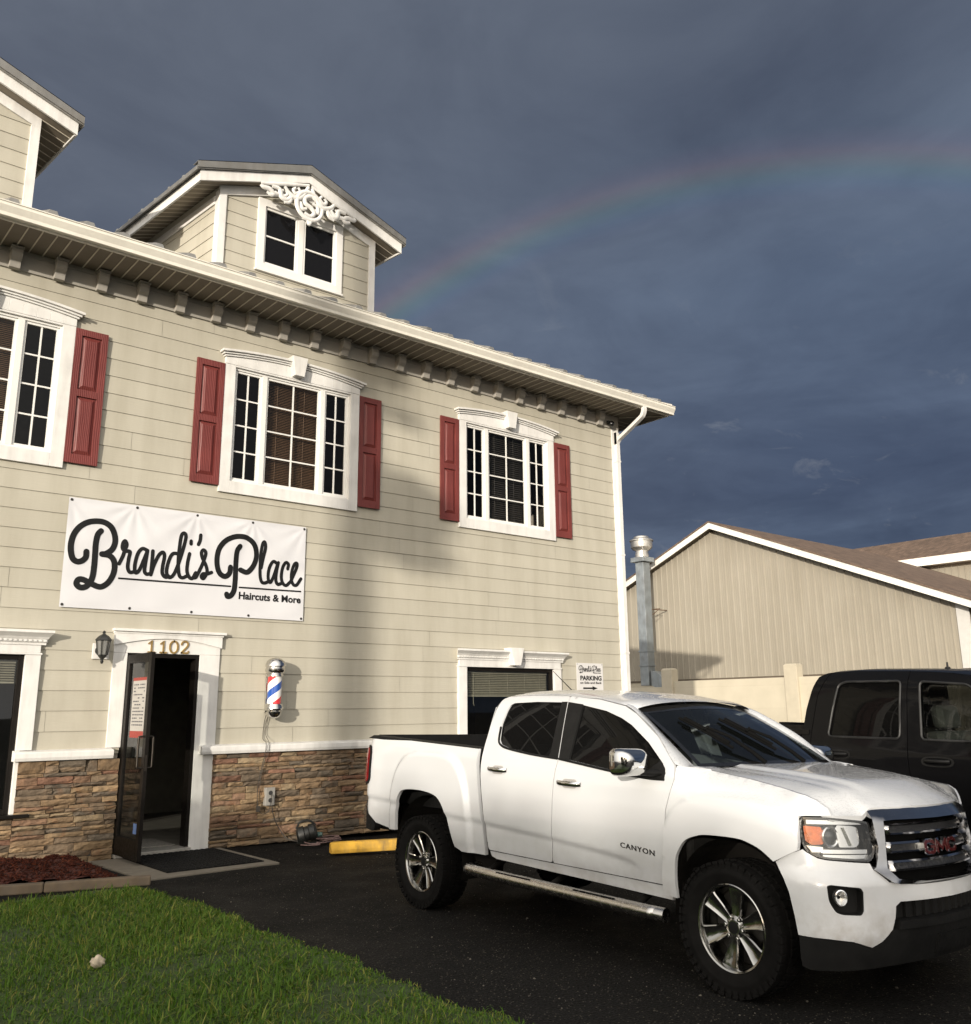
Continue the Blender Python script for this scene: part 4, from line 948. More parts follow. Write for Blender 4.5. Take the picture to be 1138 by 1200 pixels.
for i in range(5):
    for z in (BZ0+.03, BZ1-.03):
        x = BX0+.03+(BX1-BX0-.06)*i/4; g = MB(); g.lathe([(.008,.0),(.016,.004),(.017,.0005)], fb(x, z, .002), (0,-1,0), 12)
        g.lathe([(.009,.004),(0,.006)], fb(x, z, .002), (0,-1,0), 8); g.build('eyelet', M_EYE, BN)
M_DUMMY = None
def text_mesh(name, txt, mat, parent, fn, x0, x1, z0, zcap, bold=0.0, sp=1.0, h=(.0005,.003), n_sub=0):
    """lettering from the built-in font, fitted between x0..x1 with the baseline z0 and capital height zcap"""
    c = bpy.data.curves.new(name, 'FONT'); c.body = txt; c.size = 1; c.offset = bold; c.space_character = sp; c.resolution_u = 4
    o = bpy.data.objects.new(name+'_tmp', c); COL.objects.link(o)
    dg = bpy.context.evaluated_depsgraph_get(); me = bpy.data.meshes.new_from_object(o.evaluated_get(dg)); bpy.data.objects.remove(o); bpy.data.curves.remove(c)
    vs = [v.co.copy() for v in me.vertices]; mnx, mxx = min(v.x for v in vs), max(v.x for v in vs)
    g = MB()
    fx = lambda x: x0+(x-mnx)/(mxx-mnx)*(x1-x0); fz = lambda y: z0+y/.70*zcap
    for p in me.polygons: g.poly([fn(fx(vs[i].x), fz(vs[i].y), h[1]) for i in p.vertices])
    ec = {}
    for p in me.polygons:
        for a, b in p.edge_keys: ec[(a, b)] = ec.get((a, b), 0)+1
    for (a, b), k in ec.items():
        if k == 1: g.poly([fn(fx(vs[a].x), fz(vs[a].y), h[1]), fn(fx(vs[b].x), fz(vs[b].y), h[1]), fn(fx(vs[b].x), fz(vs[b].y), h[0]), fn(fx(vs[a].x), fz(vs[a].y), h[0])])
    bpy.data.meshes.remove(me)
    return g.build(name, mat, parent, recalc=False)
text_mesh('small_lettering', 'Haircuts & More', M_INK, BN, fb, 5.262, 6.176, 3.092, .092, bold=.030, sp=1.02, h=(.001,.0042))

# parking sign
SG = thing('parking_sign', 'small square white parking sign with black arrow near the corner', 'sign', (11.88, -.013, 1.90))
g = MB(); g.box(11.55, 12.21, -.0185, -.0122, 1.915, 2.41); g.build('plate', paint('sign_white', (.62,.61,.60), .45, .03), SG, bevel=.002)
fs = lambda a, b, h: (a, -.0187-h, b)
sx = lambda x: 11.61+(x-3.12)/(6.18-3.12)*.545; sz = lambda z: 2.222+(z-2.97)/(4.05-2.97)*.165
g = MB()
for k, pts in STROKES:
    g.stroke(cat([(sx(a), sz(b)) for a, b in pts], 4 if len(pts) > 2 else 1), {'T': .0125, 'M': .010, 'L': .005}[k], fs, .0002, .0015)
g.build('script_lettering', M_INK, SG, recalc=False)
text_mesh('small_lettering', 'Haircuts & More', M_INK, SG, fs, 11.98, 12.155, 2.236, .016, .02)
text_mesh('lettering', 'PARKING', M_INK, SG, fs, 11.635, 12.165, 2.118, .075, .035)
text_mesh('lettering', 'on Side and Back', M_INK, SG, fs, 11.63, 12.165, 2.058, .036, .02)
g = MB(); g.poly([fs(a, b, .0015) for a, b in ((11.70,1.968),(11.93,1.968),(11.93,1.947),(12.06,1.982),(11.93,2.017),(11.93,1.996),(11.70,1.996))]); g.build('arrow', M_INK, SG)
g = MB()
for x in (11.57, 12.19):
    for z in (1.935, 2.39): g = MB(); g.lathe([(.008,0),(.006,.003),(0,.004)], (x,-.0187,z), (0,-1,0), 8); g.build('screw', M_EYE, SG)

# barber pole
M_CHR = paint('polished_steel', (.62,.61,.59), .16, .05, 12, metal=1)
BP = thing('barber_pole', 'chrome barber pole with red, white and blue stripes on beige siding', 'barber pole', (5.76, -.02, 1.54))
cxp, cyp = 5.765, -.180
def m_stripes():
    m, nt, p = nodes_of('barber_stripes'); p.inputs['Roughness'].default_value = .12; p.inputs['Coat Weight'].default_value = .6
    sp = nt.nodes.new('ShaderNodeSeparateXYZ'); nt.links.new(coord(nt), sp.inputs[0])
    def M_(op, a, b=None):
        n = N(nt, 'ShaderNodeMath', operation=op)
        for i, q in enumerate((a, b)):
            if q is None: continue
            if isinstance(q, (int, float)): n.inputs[i].default_value = q
            else: nt.links.new(q, n.inputs[i])
        return n.outputs[0]
    ang = M_('ARCTAN2', M_('ADD', sp.outputs['Y'], .160), M_('ADD', sp.outputs['X'], -.005))
    t = M_('FRACT', M_('ADD', M_('ADD', M_('MULTIPLY', sp.outputs['Z'], 2.5), M_('MULTIPLY', ang, -1/(2*pi))), STRIPE_PH))
    r = ramp(nt, [(0, (.60,.035,.045)), (.24, (.75,.74,.72)), (.5, (.02,.085,.36)), (.74, (.75,.74,.72))], t, 'CONSTANT'); nt.links.new(r.outputs[0], p.inputs['Base Color']); return m
STRIPE_PH = .36
g = MB(); g.lathe([(0.0925,1.735),(0.0925,2.085)], (cxp,cyp,0), n=40); g.build('striped_cylinder', m_stripes(), BP, smooth=40)
g = MB()
g.lathe([(0.0952,2.08),(0.1110,2.088),(0.1110,2.108),(0.1031,2.112),(0.1031,2.125),(0.1217,2.135),(0.1322,2.155),(0.1322,2.185),(0.1243,2.195),(0.1243,2.21),(0.1322,2.22),(0.1295,2.25),(0.1110,2.29),(0.0766,2.318),(0.0330,2.332),(0,2.335)], (cxp,cyp,0), n=40)
g.build('top_cap', M_CHR, BP, smooth=35)
g = MB(); g.lathe([(0.0952,1.74),(0.1137,1.732),(0.1137,1.712),(0.1217,1.700),(0.1243,1.672),(0.1110,1.655),(0.0873,1.648),(0.0873,1.640),(0.1031,1.632),(0.0978,1.600),(0.0727,1.568),(0.0370,1.551),(0,1.546)], (cxp,cyp,0), n=40); g.build('bottom_cap', M_CHR, BP, smooth=35)
g = MB(); g.box(cxp-.055, cxp+.055, -.040, -.0125, 1.62, 2.24); g.box(cxp-.03, cxp+.03, cyp+.09, -.0402, 2.10, 2.13); g.box(cxp-.03, cxp+.03, cyp+.09, -.0402, 1.69, 1.72); g.build('wall_bracket', M_CHR, BP, bevel=.004)
# cable from the pole down to the outlet
M_CAB = paint('dark_cable', (.035,.03,.025), .6, .1)
g = MB(); g.tube(cat([(5.735,-.05,1.625),(5.715,-.03,1.5),(5.705,-.03,1.3),(5.70,-.135,1.245),(5.695,-.135,1.12),(5.672,-.105,.955),(5.627,-.11,.724),(5.632,-.11,.494),(5.69,-.115,.375),(5.775,-.12,.39),(5.80,-.125,.47),(5.80,-.125,.53)], 6), .0042, 7)
g.tube(cat([(5.752,-.05,1.625),(5.757,-.03,1.5),(5.742,-.03,1.35),(5.745,-.13,1.245),(5.74,-.13,1.12),(5.70,-.108,1.0),(5.66,-.108,.8),(5.65,-.108,.60)], 6), .0035, 7)
g.box(5.615, 5.655, -.135, -.10, .40, .47)
tag(g.build('cable', M_CAB, smooth=60), 'thin dark cable running from the barber pole down the stone', 'cable')
OT = thing('outlet_box', 'grey outdoor power outlet in the stone under the barber pole', 'outlet', (5.80,-.08,.47))
g = MB(); g.box(5.735, 5.865, -.125, -.05, .465, .685); g.build('box', paint('grey_outlet', (.26,.25,.23), .5, .1), OT, bevel=.006)
M_SOCK = paint('dark_socket', (.03,.03,.03), .5, .1)
for z in (.53, .62): g = MB(); g.lathe([(.028,0),(.028,.004),(.0,.004)], (5.80,-.125,z), (0,-1,0), 14); g.build('socket_face', M_SOCK, OT)
g = MB(); g.tube(cat([(5.80,-.135,.60),(5.80,-.16,.58),(5.82,-.15,.42),(5.88,-.12,.28),(5.95,-.115,.17),(6.02,-.20,.05),(6.10,-.36,.03),(6.16,-.42,.06)], 6), .006, 7)
tag(g.build('power_cord', M_CAB, smooth=60), 'black cord sagging from the outlet to the ground', 'cord')
# pump with coiled cord on the ground by the wall
PU = thing('utility_pump', 'small black pump lying on asphalt against the stone wall', 'pump', (6.2,-.42,0))
g = MB(); M_BLK = paint('black_plastic', (.016,.017,.016), .45, .2, 14)
def rot_lathe(g, prof, c, ax, n=24): g.lathe(prof, c, ax, n)
rot_lathe(g, [(0,-.13),(.075,-.125),(.105,-.10),(.11,-.03),(.09,-.02),(.09,.03),(.108,.04),(.105,.10),(.07,.13),(0,.135)], (6.19,-.40,.115), (.8,-.45,.25)); g.build('housing', M_BLK, PU, smooth=40)
g = MB(); g.tube(cat([(6.07,-.34,.18),(6.10,-.38,.26),(6.20,-.42,.275),(6.29,-.44,.22)], 5), .013, 8); g.build('handle', M_BLK, PU, smooth=40)
g = MB(); g.box(6.09, 6.30, -.47, -.33, .0, .022); g.build('foot', M_BLK, PU)
g = MB(); g.lathe([(.0,0),(.03,0),(.034,.05),(.028,.055),(.028,.09),(0,.09)], (6.28,-.46,.10), (.7,-.6,.05), 14); g.build('outlet_nozzle', paint('green_plastic', (.05,.10,.09), .4, .1), PU, smooth=40)
g = MB(); P = []
for i in range(130):
    t = i/129; a = t*2*pi*4.4; P.append((6.46+(.085+.05*sin(a*.37))*cos(a)*1.4, -.50+(.07+.02*cos(a*.7))*sin(a), .012+.016*((i//30) % 4)+.006*sin(a*1.3)))
g.tube([(6.30,-.47,.06)]+P, .007, 6)
g.tube(cat([(6.02,-.56,.010),(6.08,-.66,.010),(6.20,-.70,.010),(6.24,-.62,.012),(6.15,-.57,.012),(6.10,-.50,.03)], 6), .008, 6)
tag(g.build('coiled_cord', paint('pinkish_cord', (.20,.13,.12), .6, .25, 20), smooth=60), 'coil of reddish grey cord beside the black pump', 'cord')

# wall lantern
LT = thing('wall_lantern', 'black coach lantern on siding left of the door', 'lantern', (3.55,-.01,2.2))
g = MB(); lx_, ly_ = 3.545, -.15
g.lathe([(.045,2.285),(.05,2.30),(.062,2.305)], (lx_,ly_,0), n=6); g.lathe([(0,2.20),(.012,2.205),(.02,2.23),(.012,2.25),(.03,2.27),(.045,2.285)], (lx_,ly_,0), n=14)
g.lathe([(.084,2.468),(.092,2.475),(.09,2.485),(.055,2.525),(.02,2.545),(.014,2.56),(.02,2.57),(.012,2.583),(0,2.59)], (lx_,ly_,0), n=6)
for k in range(6):
    a = k*pi/3; g.tube([(lx_+.058*cos(a),ly_+.058*sin(a),2.303),(lx_+.082*cos(a),ly_+.082*sin(a),2.47)], .006, 6)
g.tube(cat([(3.545,-.03,2.36),(3.545,-.09,2.33),(3.545,-.13,2.25),(3.545,-.15,2.235)], 5), .012, 8)
g.lathe([(.055,0),(.05,.02),(.02,.03),(0,.03)], (3.545,-.02,2.36), (0,-1,0), 20)
g.build('lantern_frame', M_BLK, LT, smooth=30)
g = MB(); g.lathe([(.054,2.305),(.077,2.47)], (lx_,ly_,0), n=6); g.build('lantern_glass', glass_mat('frosted_lantern', (.6,.6,.58), .2, .55, (.28,.28,.27)), LT)
g = MB(); g.lathe([(.014,2.31),(.014,2.38),(.02,2.41),(.012,2.44),(0,2.445)], (lx_,ly_,0), n=12); g.build('bulb', paint('bulb_glass', (.55,.53,.48), .3, .05), LT, smooth=40)
g = MB(); g.box(3.465, 3.66, -.030, -.0125, 2.262, 2.445); g.build('mounting_block', M_TRIM, LT, bevel=.004)
# small camera under the eave
SC = thing('security_camera', 'small black camera under the eave at the corner', 'camera', (12.62,-.05,6.95))
g = MB(); g.lathe([(.045,0),(.045,.02),(.03,.03)], (12.60,-.033,6.955), (0,-1,0), 18); g.build('mount', M_BLK, SC, smooth=40)
g = MB(); g.lathe([(0,-.02),(.04,-.015),(.058,.02),(.055,.06),(.03,.085),(0,.09)], (12.60,-.085,6.93), (.25,-1,-.5), 20); g.build('dome', paint('camera_dome', (.01,.01,.01), .15, .1), SC, smooth=50)
# plant inside the open door
PL = thing('snake_plant', 'tall dark snake plant standing inside the doorway', 'plant', (5.15,3.2,.05))
g = MB(); rr = random.Random(2)
for i in range(11):
    a = rr.uniform(0, 2*pi); r0 = rr.uniform(.0, .07); h = rr.uniform(.5, 1.05); ld = rr.uniform(.05, .22); b = Vector((5.15+r0*cos(a), 3.2+r0*sin(a), .42)); prev = None; tw = rr.uniform(0, 3)
    for k in range(7):
        t = k/6; c = b+Vector((cos(a)*ld*t**1.5, sin(a)*ld*t**1.5, h*t)); w = .032*(1-t**2.2)+.002; d = Vector((-sin(a+tw*t*.4), cos(a+tw*t*.4), 0))*w
        cur = (g.v(c-d), g.v(c+d))
        if prev: g.f(prev[0], prev[1], cur[1], cur[0])
        prev = cur
g.build('leaves', paint('dark_leaf', (.03,.06,.025), .5, .3, 8), PL)
g = MB(); g.lathe([(0,.046),(.11,.046),(.15,.40),(.16,.42),(.14,.42),(.13,.38),(0,.38)], (5.15,3.2,0), n=24); g.build('pot', paint('plant_pot', (.12,.11,.10), .6, .1), PL, smooth=40)
WHITE = (.545,.555,.57)
M_CHROME2 = paint('polished_stainless', (.55,.53,.50), .22, .10, 8, metal=1)
WIPERS = [((.713,.729),(.492,.215),(.29,.0)),((.219,.676),(-.061,.175),(-.30,.0))]
def FD0(root): return [o for o in bpy.data.objects if o.parent == root and o.name.startswith('front_door')][0]
# ------------------------------------------------------------------ vehicles: shared tools
def inpoly(P, poly):
    P = np.asarray(P); x, y = P[:, 0], P[:, 1]; r = np.zeros(len(P), bool); n = len(poly)
    for i in range(n):
        (x0, y0), (x1, y1) = poly[i], poly[(i+1) % n]
        if y0 == y1: continue
        c = ((y0 > y) != (y1 > y)) & (x < (x1-x0)*(y-y0)/(y1-y0)+x0); r ^= c
    return r
def resample(poly, res):
    out = []
    for i in range(len(poly)):
        a, b = np.array(poly[i], float), np.array(poly[(i+1) % len(poly)], float); n = max(1, int(round(np.linalg.norm(b-a)/res)))
        out += [tuple(a+(b-a)*k/n) for k in range(n)]
    return out
def rounded(poly, r, n=4):
    """polygon with its corners rounded off"""
    out = []; m = len(poly)
    for i in range(m):
        p, c, q = (np.array(poly[(i+k) % m], float) for k in (-1, 0, 1))
        a = p-c; b = q-c; la, lb = np.linalg.norm(a), np.linalg.norm(b); d = min(r, la*.45, lb*.45)
        s, e = c+a/la*d, c+b/lb*d
        for k in range(n+1):
            t = k/n; out.append(tuple((1-t)**2*s+2*t*(1-t)*c+t*t*e))
    return out
def sheet(g, outline, fn, res=.035, holes=(), back=None, rim_holes=True):
    """fills a 2D outline (with holes) with an even triangle mesh and lifts it by fn; back(a, b) gives the turned-in edge"""
    loops = [resample(outline, res)]+[resample(h, res) for h in holes]
    pts = []; edges = []
    for L in loops:
        b = len(pts); pts += L; edges += [(b+i, b+(i+1) % len(L)) for i in range(len(L))]
    B = np.array(pts); lo, hi = B.min(0), B.max(0)
    gx, gy = np.meshgrid(np.arange(lo[0]+res*.3, hi[0], res), np.arange(lo[1]+res*.3, hi[1], res*.9)); gx[::2] += res*.5
    G = np.stack([gx.ravel(), gy.ravel()], 1); ok = inpoly(G, loops[0])
    for h in loops[1:]: ok &= ~inpoly(G, h)
    G = G[ok]
    if len(G): d = np.min(np.linalg.norm(G[:, None]-B[None], axis=2), axis=1); G = G[d > res*.55]
    vs = [Vector(p) for p in pts]+[Vector(p) for p in G]
    V, _, F, _, _, _ = delaunay_2d_cdt(vs, edges, [], 0, 1e-6)
    cen = np.array([[sum(V[i].x for i in f)/3, sum(V[i].y for i in f)/3] for f in F]); ok = inpoly(cen, loops[0])
    for h in loops[1:]: ok &= ~inpoly(cen, h)
    ids = [g.v(fn(v.x, v.y)) for v in V]
    for f, k in zip(F, ok):
        if k: g.f(*[ids[i] for i in f])
    if back:
        for li, L in enumerate(loops):
            if li and not rim_holes: continue
            f0 = [g.v(fn(*p)) for p in L]; b0 = [g.v(back(*p)) for p in L]
            for i in range(len(L)):
                j = (i+1) % len(L); g.f(f0[i], f0[j], b0[j], b0[i])
def itp(pts):
    X = [p[0] for p in pts]; Y = [p[1] for p in pts]; xs = np.linspace(X[0], X[-1], 900); ys = np.interp(xs, X, Y)
    k = np.hanning(31); k /= k.sum(); yp = np.convolve(np.pad(ys, 15, 'edge'), k, 'valid')
    return lambda x: float(np.interp(x, xs, yp))
def sstep(x): x = min(1, max(0, x)); return x*x*(3-2*x)
class Frame:
    def __init__(s, O, d, e, z): s.O, s.d, s.e, s.z = Vector(O), Vector(d), Vector(e), Vector(z)
    def p(s, a, w, z): return s.O+s.d*a+s.e*w+s.z*z
    def matrix(s):
        y = -s.e; return Matrix(((s.d.x, y.x, s.z.x, s.O.x), (s.d.y, y.y, s.z.y, s.O.y), (s.d.z, y.z, s.z.z, s.O.z), (0,0,0,1)))
def m_carpaint(name, c, drops=.0, rough=.28, film=(.22,.17,.12,1)):
    m, nt, p = nodes_of(name); p.inputs['Coat Weight'].default_value = 1; p.inputs['Coat Roughness'].default_value = .05; p.inputs['Roughness'].default_value = rough
    r = ramp(nt, [(.35, tuple(x*.965 for x in c)), (.7, c)], noise(nt, 1.4, 4))
    # road film low on the body
    sp = nt.nodes.new('ShaderNodeSeparateXYZ'); nt.links.new(coord(nt), sp.inputs[0])
    lowm = ramp(nt, [(.40, (1,)*3), (.62, (.25,)*3), (.95, (0,)*3)], sp.outputs['Z'])
    dn = ramp(nt, [(.42, (0,)*3), (.75, (.55,)*3)], noise(nt, 7, 6, .65))
    mu = N(nt, 'ShaderNodeMath', operation='MULTIPLY'); nt.links.new(lowm.outputs[0], mu.inputs[0]); nt.links.new(dn.outputs[0], mu.inputs[1])
    nt.links.new(mixc(nt, r.outputs[0], film, mu.outputs[0]), p.inputs['Base Color'])
    # rain beads on the surfaces that face the sky
    if drops:
        vo = N(nt, 'ShaderNodeTexVoronoi', i_Scale=95); nt.links.new(coord(nt), vo.inputs['Vector'])
        bead = ramp(nt, [(.0, (1,)*3), (.22, (.6,)*3), (.36, (0,)*3)], vo.outputs['Distance'])
        ge = nt.nodes.new('ShaderNodeNewGeometry'); sn = nt.nodes.new('ShaderNodeSeparateXYZ'); nt.links.new(ge.outputs['Normal'], sn.inputs[0])
        up = ramp(nt, [(.55, (0,)*3), (.85, (1,)*3)], sn.outputs['Z'])
        h = N(nt, 'ShaderNodeMath', operation='MULTIPLY'); nt.links.new(bead.outputs[0], h.inputs[0]); nt.links.new(up.outputs[0], h.inputs[1])
        b = N(nt, 'ShaderNodeBump', i_Strength=drops, i_Distance=.004); nt.links.new(h.outputs[0], b.inputs['Height'])
        nt.links.new(b.outputs[0], p.inputs['Coat Normal']); nt.links.new(b.outputs[0], p.inputs['Normal'])
    return m
M_SURR = paint('grille_chrome', (.42,.42,.43), .10, .04, 6, metal=1)
M_VOID = paint('recess_black', (.003,.003,.003), .95, .1, 8, spec=0.0)
M_WIPER = paint('wiper_black', (.006,.006,.006), .95, .1, 8, spec=0.02)
M_TYRE = paint('tyre_rubber', (.0075,.0072,.007), .85, .25, 12, .4, spec=.06)
M_ALLOY = paint('chromed_alloy', (.38,.375,.36), .14, .08, 10, metal=1)
M_CHROME = paint('chrome', (.62,.62,.61), .07, .03, 6, metal=1)
M_BLKTRIM = paint('black_trim', (.010,.010,.010), .6, .2, 10, spec=.10)
M_BLKGLOSS = paint('gloss_black', (.008,.008,.008), .12, .1, 10, coat=.6)
M_UNDER = paint('underbody', (.010,.009,.008), .9, .3, 8, spec=.1)
M_CARGLASS = glass_mat('car_side_glass', (.10,.10,.10), .01, .85, (.005,.005,.005), 1.22)
M_WSGLASS = glass_mat('windscreen_glass', (.42,.47,.46), .01, .25, (.01,.012,.012))
M_LENS = glass_mat('lamp_lens', (.93,.93,.92), .01, .03)
M_AMBER = paint('amber_lens', (.42,.08,.004), .2, .4, 26, coat=.8)
M_REDL = paint('red_lens', (.20,.008,.008), .18, .15, 10, coat=.8)
M_LAMPCHR = paint('lamp_reflector', (.72,.72,.72), .12, .05, 10, metal=.9)
M_SEAT = paint('dark_seat', (.012,.0115,.011), .8, .2, 8)
def wheel(fr, a, w, r, root, sgn, rim_r=.243, spokes=6, width=.265, alloy=None, seedrot=.3):
    c = fr.p(a, sgn*w, r); ax = fr.e*sgn; u = fr.d; v = ax.cross(u); h = width/2
    t = MB(); tr = r
    t.lathe([(rim_r-.006,-h*.78),(rim_r+.01,-h*.9),(rim_r+.05,-h*1.0),(tr-.05,-h*.99),(tr-.018,-h*.90),(tr-.006,-h*.80),(tr-.006,-.060),(tr-.016,-.058),(tr-.016,-.048),(tr-.006,-.046),(tr-.005,-.006),(tr-.016,-.005),(tr-.016,.005),(tr-.005,.006),(tr-.006,.046),(tr-.016,.048),(tr-.016,.058),(tr-.006,.060),(tr-.006,h*.80),(tr-.018,h*.90),(tr-.05,h*.985),(tr-.062,h*.995),(tr-.064,h*1.0),(rim_r+.055,h*1.0),(rim_r+.05,h*.985),(rim_r+.018,h*.93),(rim_r+.004,h*.86),(rim_r-.006,h*.80)], c, ax, 72, u)
    nb = 46
    for k in range(nb):
        an = 2*pi*k/nb
        for q, (o, wd, off) in enumerate(((h*.86, .030, 0), (.028, .032, .5), (-.028, .032, .25), (-h*.86, .030, .6))):
            aa = an+off*2*pi/nb; rd = u*cos(aa)+v*sin(aa); tg = -u*sin(aa)+v*cos(aa)
            t.obox(c+rd*(tr-.005-(.006 if abs(o) > .06 else 0))+ax*o, (rd, tg, ax), (.008, .018, wd*.5+.008))
        rd = u*cos(an)+v*sin(an); tg = -u*sin(an)+v*cos(an)
        t.obox(c+rd*(tr-.036)+ax*(h*.955), (rd, tg, ax), (.020, .013 if k % 2 else .017, .0025))
    W = thing_part('wheel', root)
    t.build('tyre', M_TYRE, W, smooth=28)
    g = MB(); R_ = rim_r
    g.lathe([(R_-.004,h*.80),(R_+.002,h*.84),(R_-.004,h*.87),(R_-.014,h*.85),(R_-.022,h*.72),(R_-.03,h*.1),(R_-.035,-h*.7)], c, ax, 64, u)
    fz = .082
    for k in range(spokes):
        an = seedrot+2*pi*k/spokes; rd = u*cos(an)+v*sin(an); tg = -u*sin(an)+v*cos(an)
        def q(rr, tt, hh): return c+rd*rr+tg*tt+ax*hh
        prof = [(.040,.020,fz-.010,.0),(.075,.030,fz-.010,.3),(.14,.042,fz-.002,1),(R_-.045,.053,fz+.010,1),(R_-.016,.062,fz+.012,.6)]
        rings = []
        for rr, wd, hh, gr in prof:
            rings.append([g.v(q(rr, s_*wd*k_, hh-dz)) for s_, k_, dz in ((-1,1.12,.05),(-1,1,.006),(-1,.86,0),(-1,.55,.002+.006*gr),(1,.55,.002+.006*gr),(1,.86,0),(1,1,.006),(1,1.12,.05))])
        for a_, b_ in zip(rings, rings[1:]):
            for i in range(7): g.f(a_[i], a_[i+1], b_[i+1], b_[i])
        g.f(*rings[-1])
    g.lathe([(.075,fz-.045),(.072,fz-.016),(.055,fz-.010),(.042,fz-.004),(.040,fz+.004),(.034,fz+.004)], c, ax, 32, u)
    for k in range(6):
        an = seedrot+pi/6+2*pi*k/6; rd = u*cos(an)+v*sin(an); g.lathe([(.011,fz-.02),(.011,fz+.006),(.007,fz+.010),(0,fz+.010)], c+rd*.060, ax, 8, u)
    g.build('rim', alloy or M_ALLOY, W, smooth=30)
    g = MB(); g.lathe([(.034,fz+.004),(.02,fz+.007),(0,fz+.008)], c, ax, 24, u); g.build('hub_cap', M_BLKTRIM, W, smooth=40)
    g = MB(); g.lathe([(0,.0),(.15,.0),(.15,-.02),(R_-.035,-.03),(R_-.035,-.06)], c, ax, 40, u); g.build('brake_disc', paint('brake_dark', (.05,.047,.043), .6, .2, 14, metal=.5), W, smooth=40)
def thing_part(name, root):
    o = bpy.data.objects.new(name, None); COL.objects.link(o); o.parent = root; o.empty_display_size = .1; WM[o.name] = WM[root.name]; return o
def liner(g, fr, a, z, r, w0, w1, sgn, n=18):
    """dark wheel-house"""
    pr = None
    for k in range(n+1):
        an = -0.25+(pi+.5)*k/n; c = (a+r*cos(an), z+r*sin(an)); cur = (g.v(fr.p(c[0], sgn*w0, c[1])), g.v(fr.p(c[0], sgn*w1, c[1])))
        if pr: g.f(pr[0], pr[1], cur[1], cur[0])
        pr = cur
    g.prism([fr.p(a+r*cos(-.25+(pi+.5)*k/n), sgn*w0, z+r*sin(-.25+(pi+.5)*k/n)) for k in range(n+1)], fr.e*sgn*.01)

# ------------------------------------------------------------------ the white crew-cab pickup
rho = radians(1.2); d0 = Vector((-.034254, -.999413, 0)); e0 = Vector((-.999413, .034254, 0)); z0_ = Vector((0,0,1))
FR = Frame((5.837489, -4.638301, -.018848), d0, e0*cos(rho)+z0_*sin(rho), z0_*cos(rho)-e0*sin(rho))
M_WPAINT = m_carpaint('white_car_paint', WHITE, .9, .22)
TRK = thing('white_pickup', 'white crew-cab pickup truck with chrome grille parked before the salon', 'pickup truck', mat=FR.matrix())
PLAN = [(0,4.095),(.2,4.085),(.4,4.05),(.56,4.0),(.68,3.955),(.78,3.90),(.86,3.835),(.905,3.77),(.925,3.70),(.93,3.60),(.93,3.4)]
D_ = np.array(cat(PLAN, 12)); L_ = np.concatenate([[0], np.cumsum(np.linalg.norm(np.diff(D_, axis=0), axis=1))])
T_ = np.gradient(D_, L_, axis=0); T_ /= np.linalg.norm(T_, axis=1)[:, None]; N_ = np.stack([-T_[:, 1], T_[:, 0]], 1)
if N_[0, 1] < 0: N_ = -N_
OFFZ = itp([(.15,-.06),(.22,-.03),(.30,.0),(.42,.04),(.55,.05),(.695,.048),(.735,.028),(.765,.006),(.80,0),(1.05,-.03),(1.15,-.06)])
def FM(u, z, o=0.0):
    """front shell: u runs round the nose from the centre line, o stands off along its normal"""
    a = abs(u); sg = 1 if u >= 0 else -1
    w = np.interp(a, L_, D_[:, 0]); s = np.interp(a, L_, D_[:, 1]); nw = np.interp(a, L_, N_[:, 0]); ns = np.interp(a, L_, N_[:, 1])
    k = OFFZ(z)*(1-.85*sstep((a-.86)/.24))+o
    return FR.p(s+k*ns, sg*(w+k*nw), z)
planw = lambda s: float(np.interp(s, D_[::-1, 1], D_[::-1, 0]))
W_CAB = itp([(.30,.84),(.40,.86),(.50,.885),(.58,.905),(.70,.922),(.85,.930),(1.0,.929),(1.12,.922),(1.2,.908),(1.27,.885),(1.36,.845),(1.5,.783),(1.62,.728),(1.70,.690),(1.735,.662),(1.80,.60)])
W_BED = itp([(.40,.875),(.52,.895),(.60,.912),(.75,.926),(.9,.930),(1.1,.926),(1.25,.915),(1.33,.900),(1.38,.885),(1.45,.86)])
W_FT = itp([(-.08,.20),(0,.125),(.03,.088),(.07,.050),(.12,.020),(.20,.004),(.30,0),(1.2,0)])
ZSEAM = itp([(2.6,1.40),(2.87,1.33),(2.98,1.285),(3.1,1.25),(3.39,1.214),(3.78,1.147),(3.83,1.125),(3.87,1.08),(3.90,1.02)])
CRS = itp([(-1.2,.872),(-.47,.846),(.94,.772),(1.713,.731),(2.3,.69),(2.48,.668),(2.62,.61)])
def crease(s, z):
    t = CRS(s)-z
    if t <= 0 or s > 2.66: return 0
    return -.018*sstep(t/.026)*math.exp(-t/.11)*(1-sstep((s-2.35)/.3))
def flare(s, z, s0, hw, z0, hz, amt):
    d = (abs((s-s0)/hw)**3.4+abs((z-z0)/hz)**3.4)**(1/3.4); return amt*sstep((1.045-d)/.065)
def Wb(s, z):
    k = 0
    if s < -.84: q = min(1, (-.84-s)/.155); k = .155*(1-math.sqrt(max(0, 1-q*q)))*.85
    return W_BED(z)+crease(s, z)+flare(s, z, .125, .60, .39, .885, .030)-k
Wc = lambda s, z: W_CAB(z)+crease(s, z)
def Wf(s, z):
    low = .03*sstep((.62-z)/.22)
    return .93-W_FT(ZSEAM(s)-z)*(1-.6*sstep((s-3.6)/.25))-(.93-planw(s))*(1 if s > 3.4 else 0)+flare(s, z, 3.305, .555, .39, .71, .022)-low
ARCH_R = [(-.365,.60),(-.350,.80),(-.285,.92),(-.20,.952),(-.06,.962),(.12,.956),(.29,.925),(.385,.845),(.455,.716),(.53,.55)]
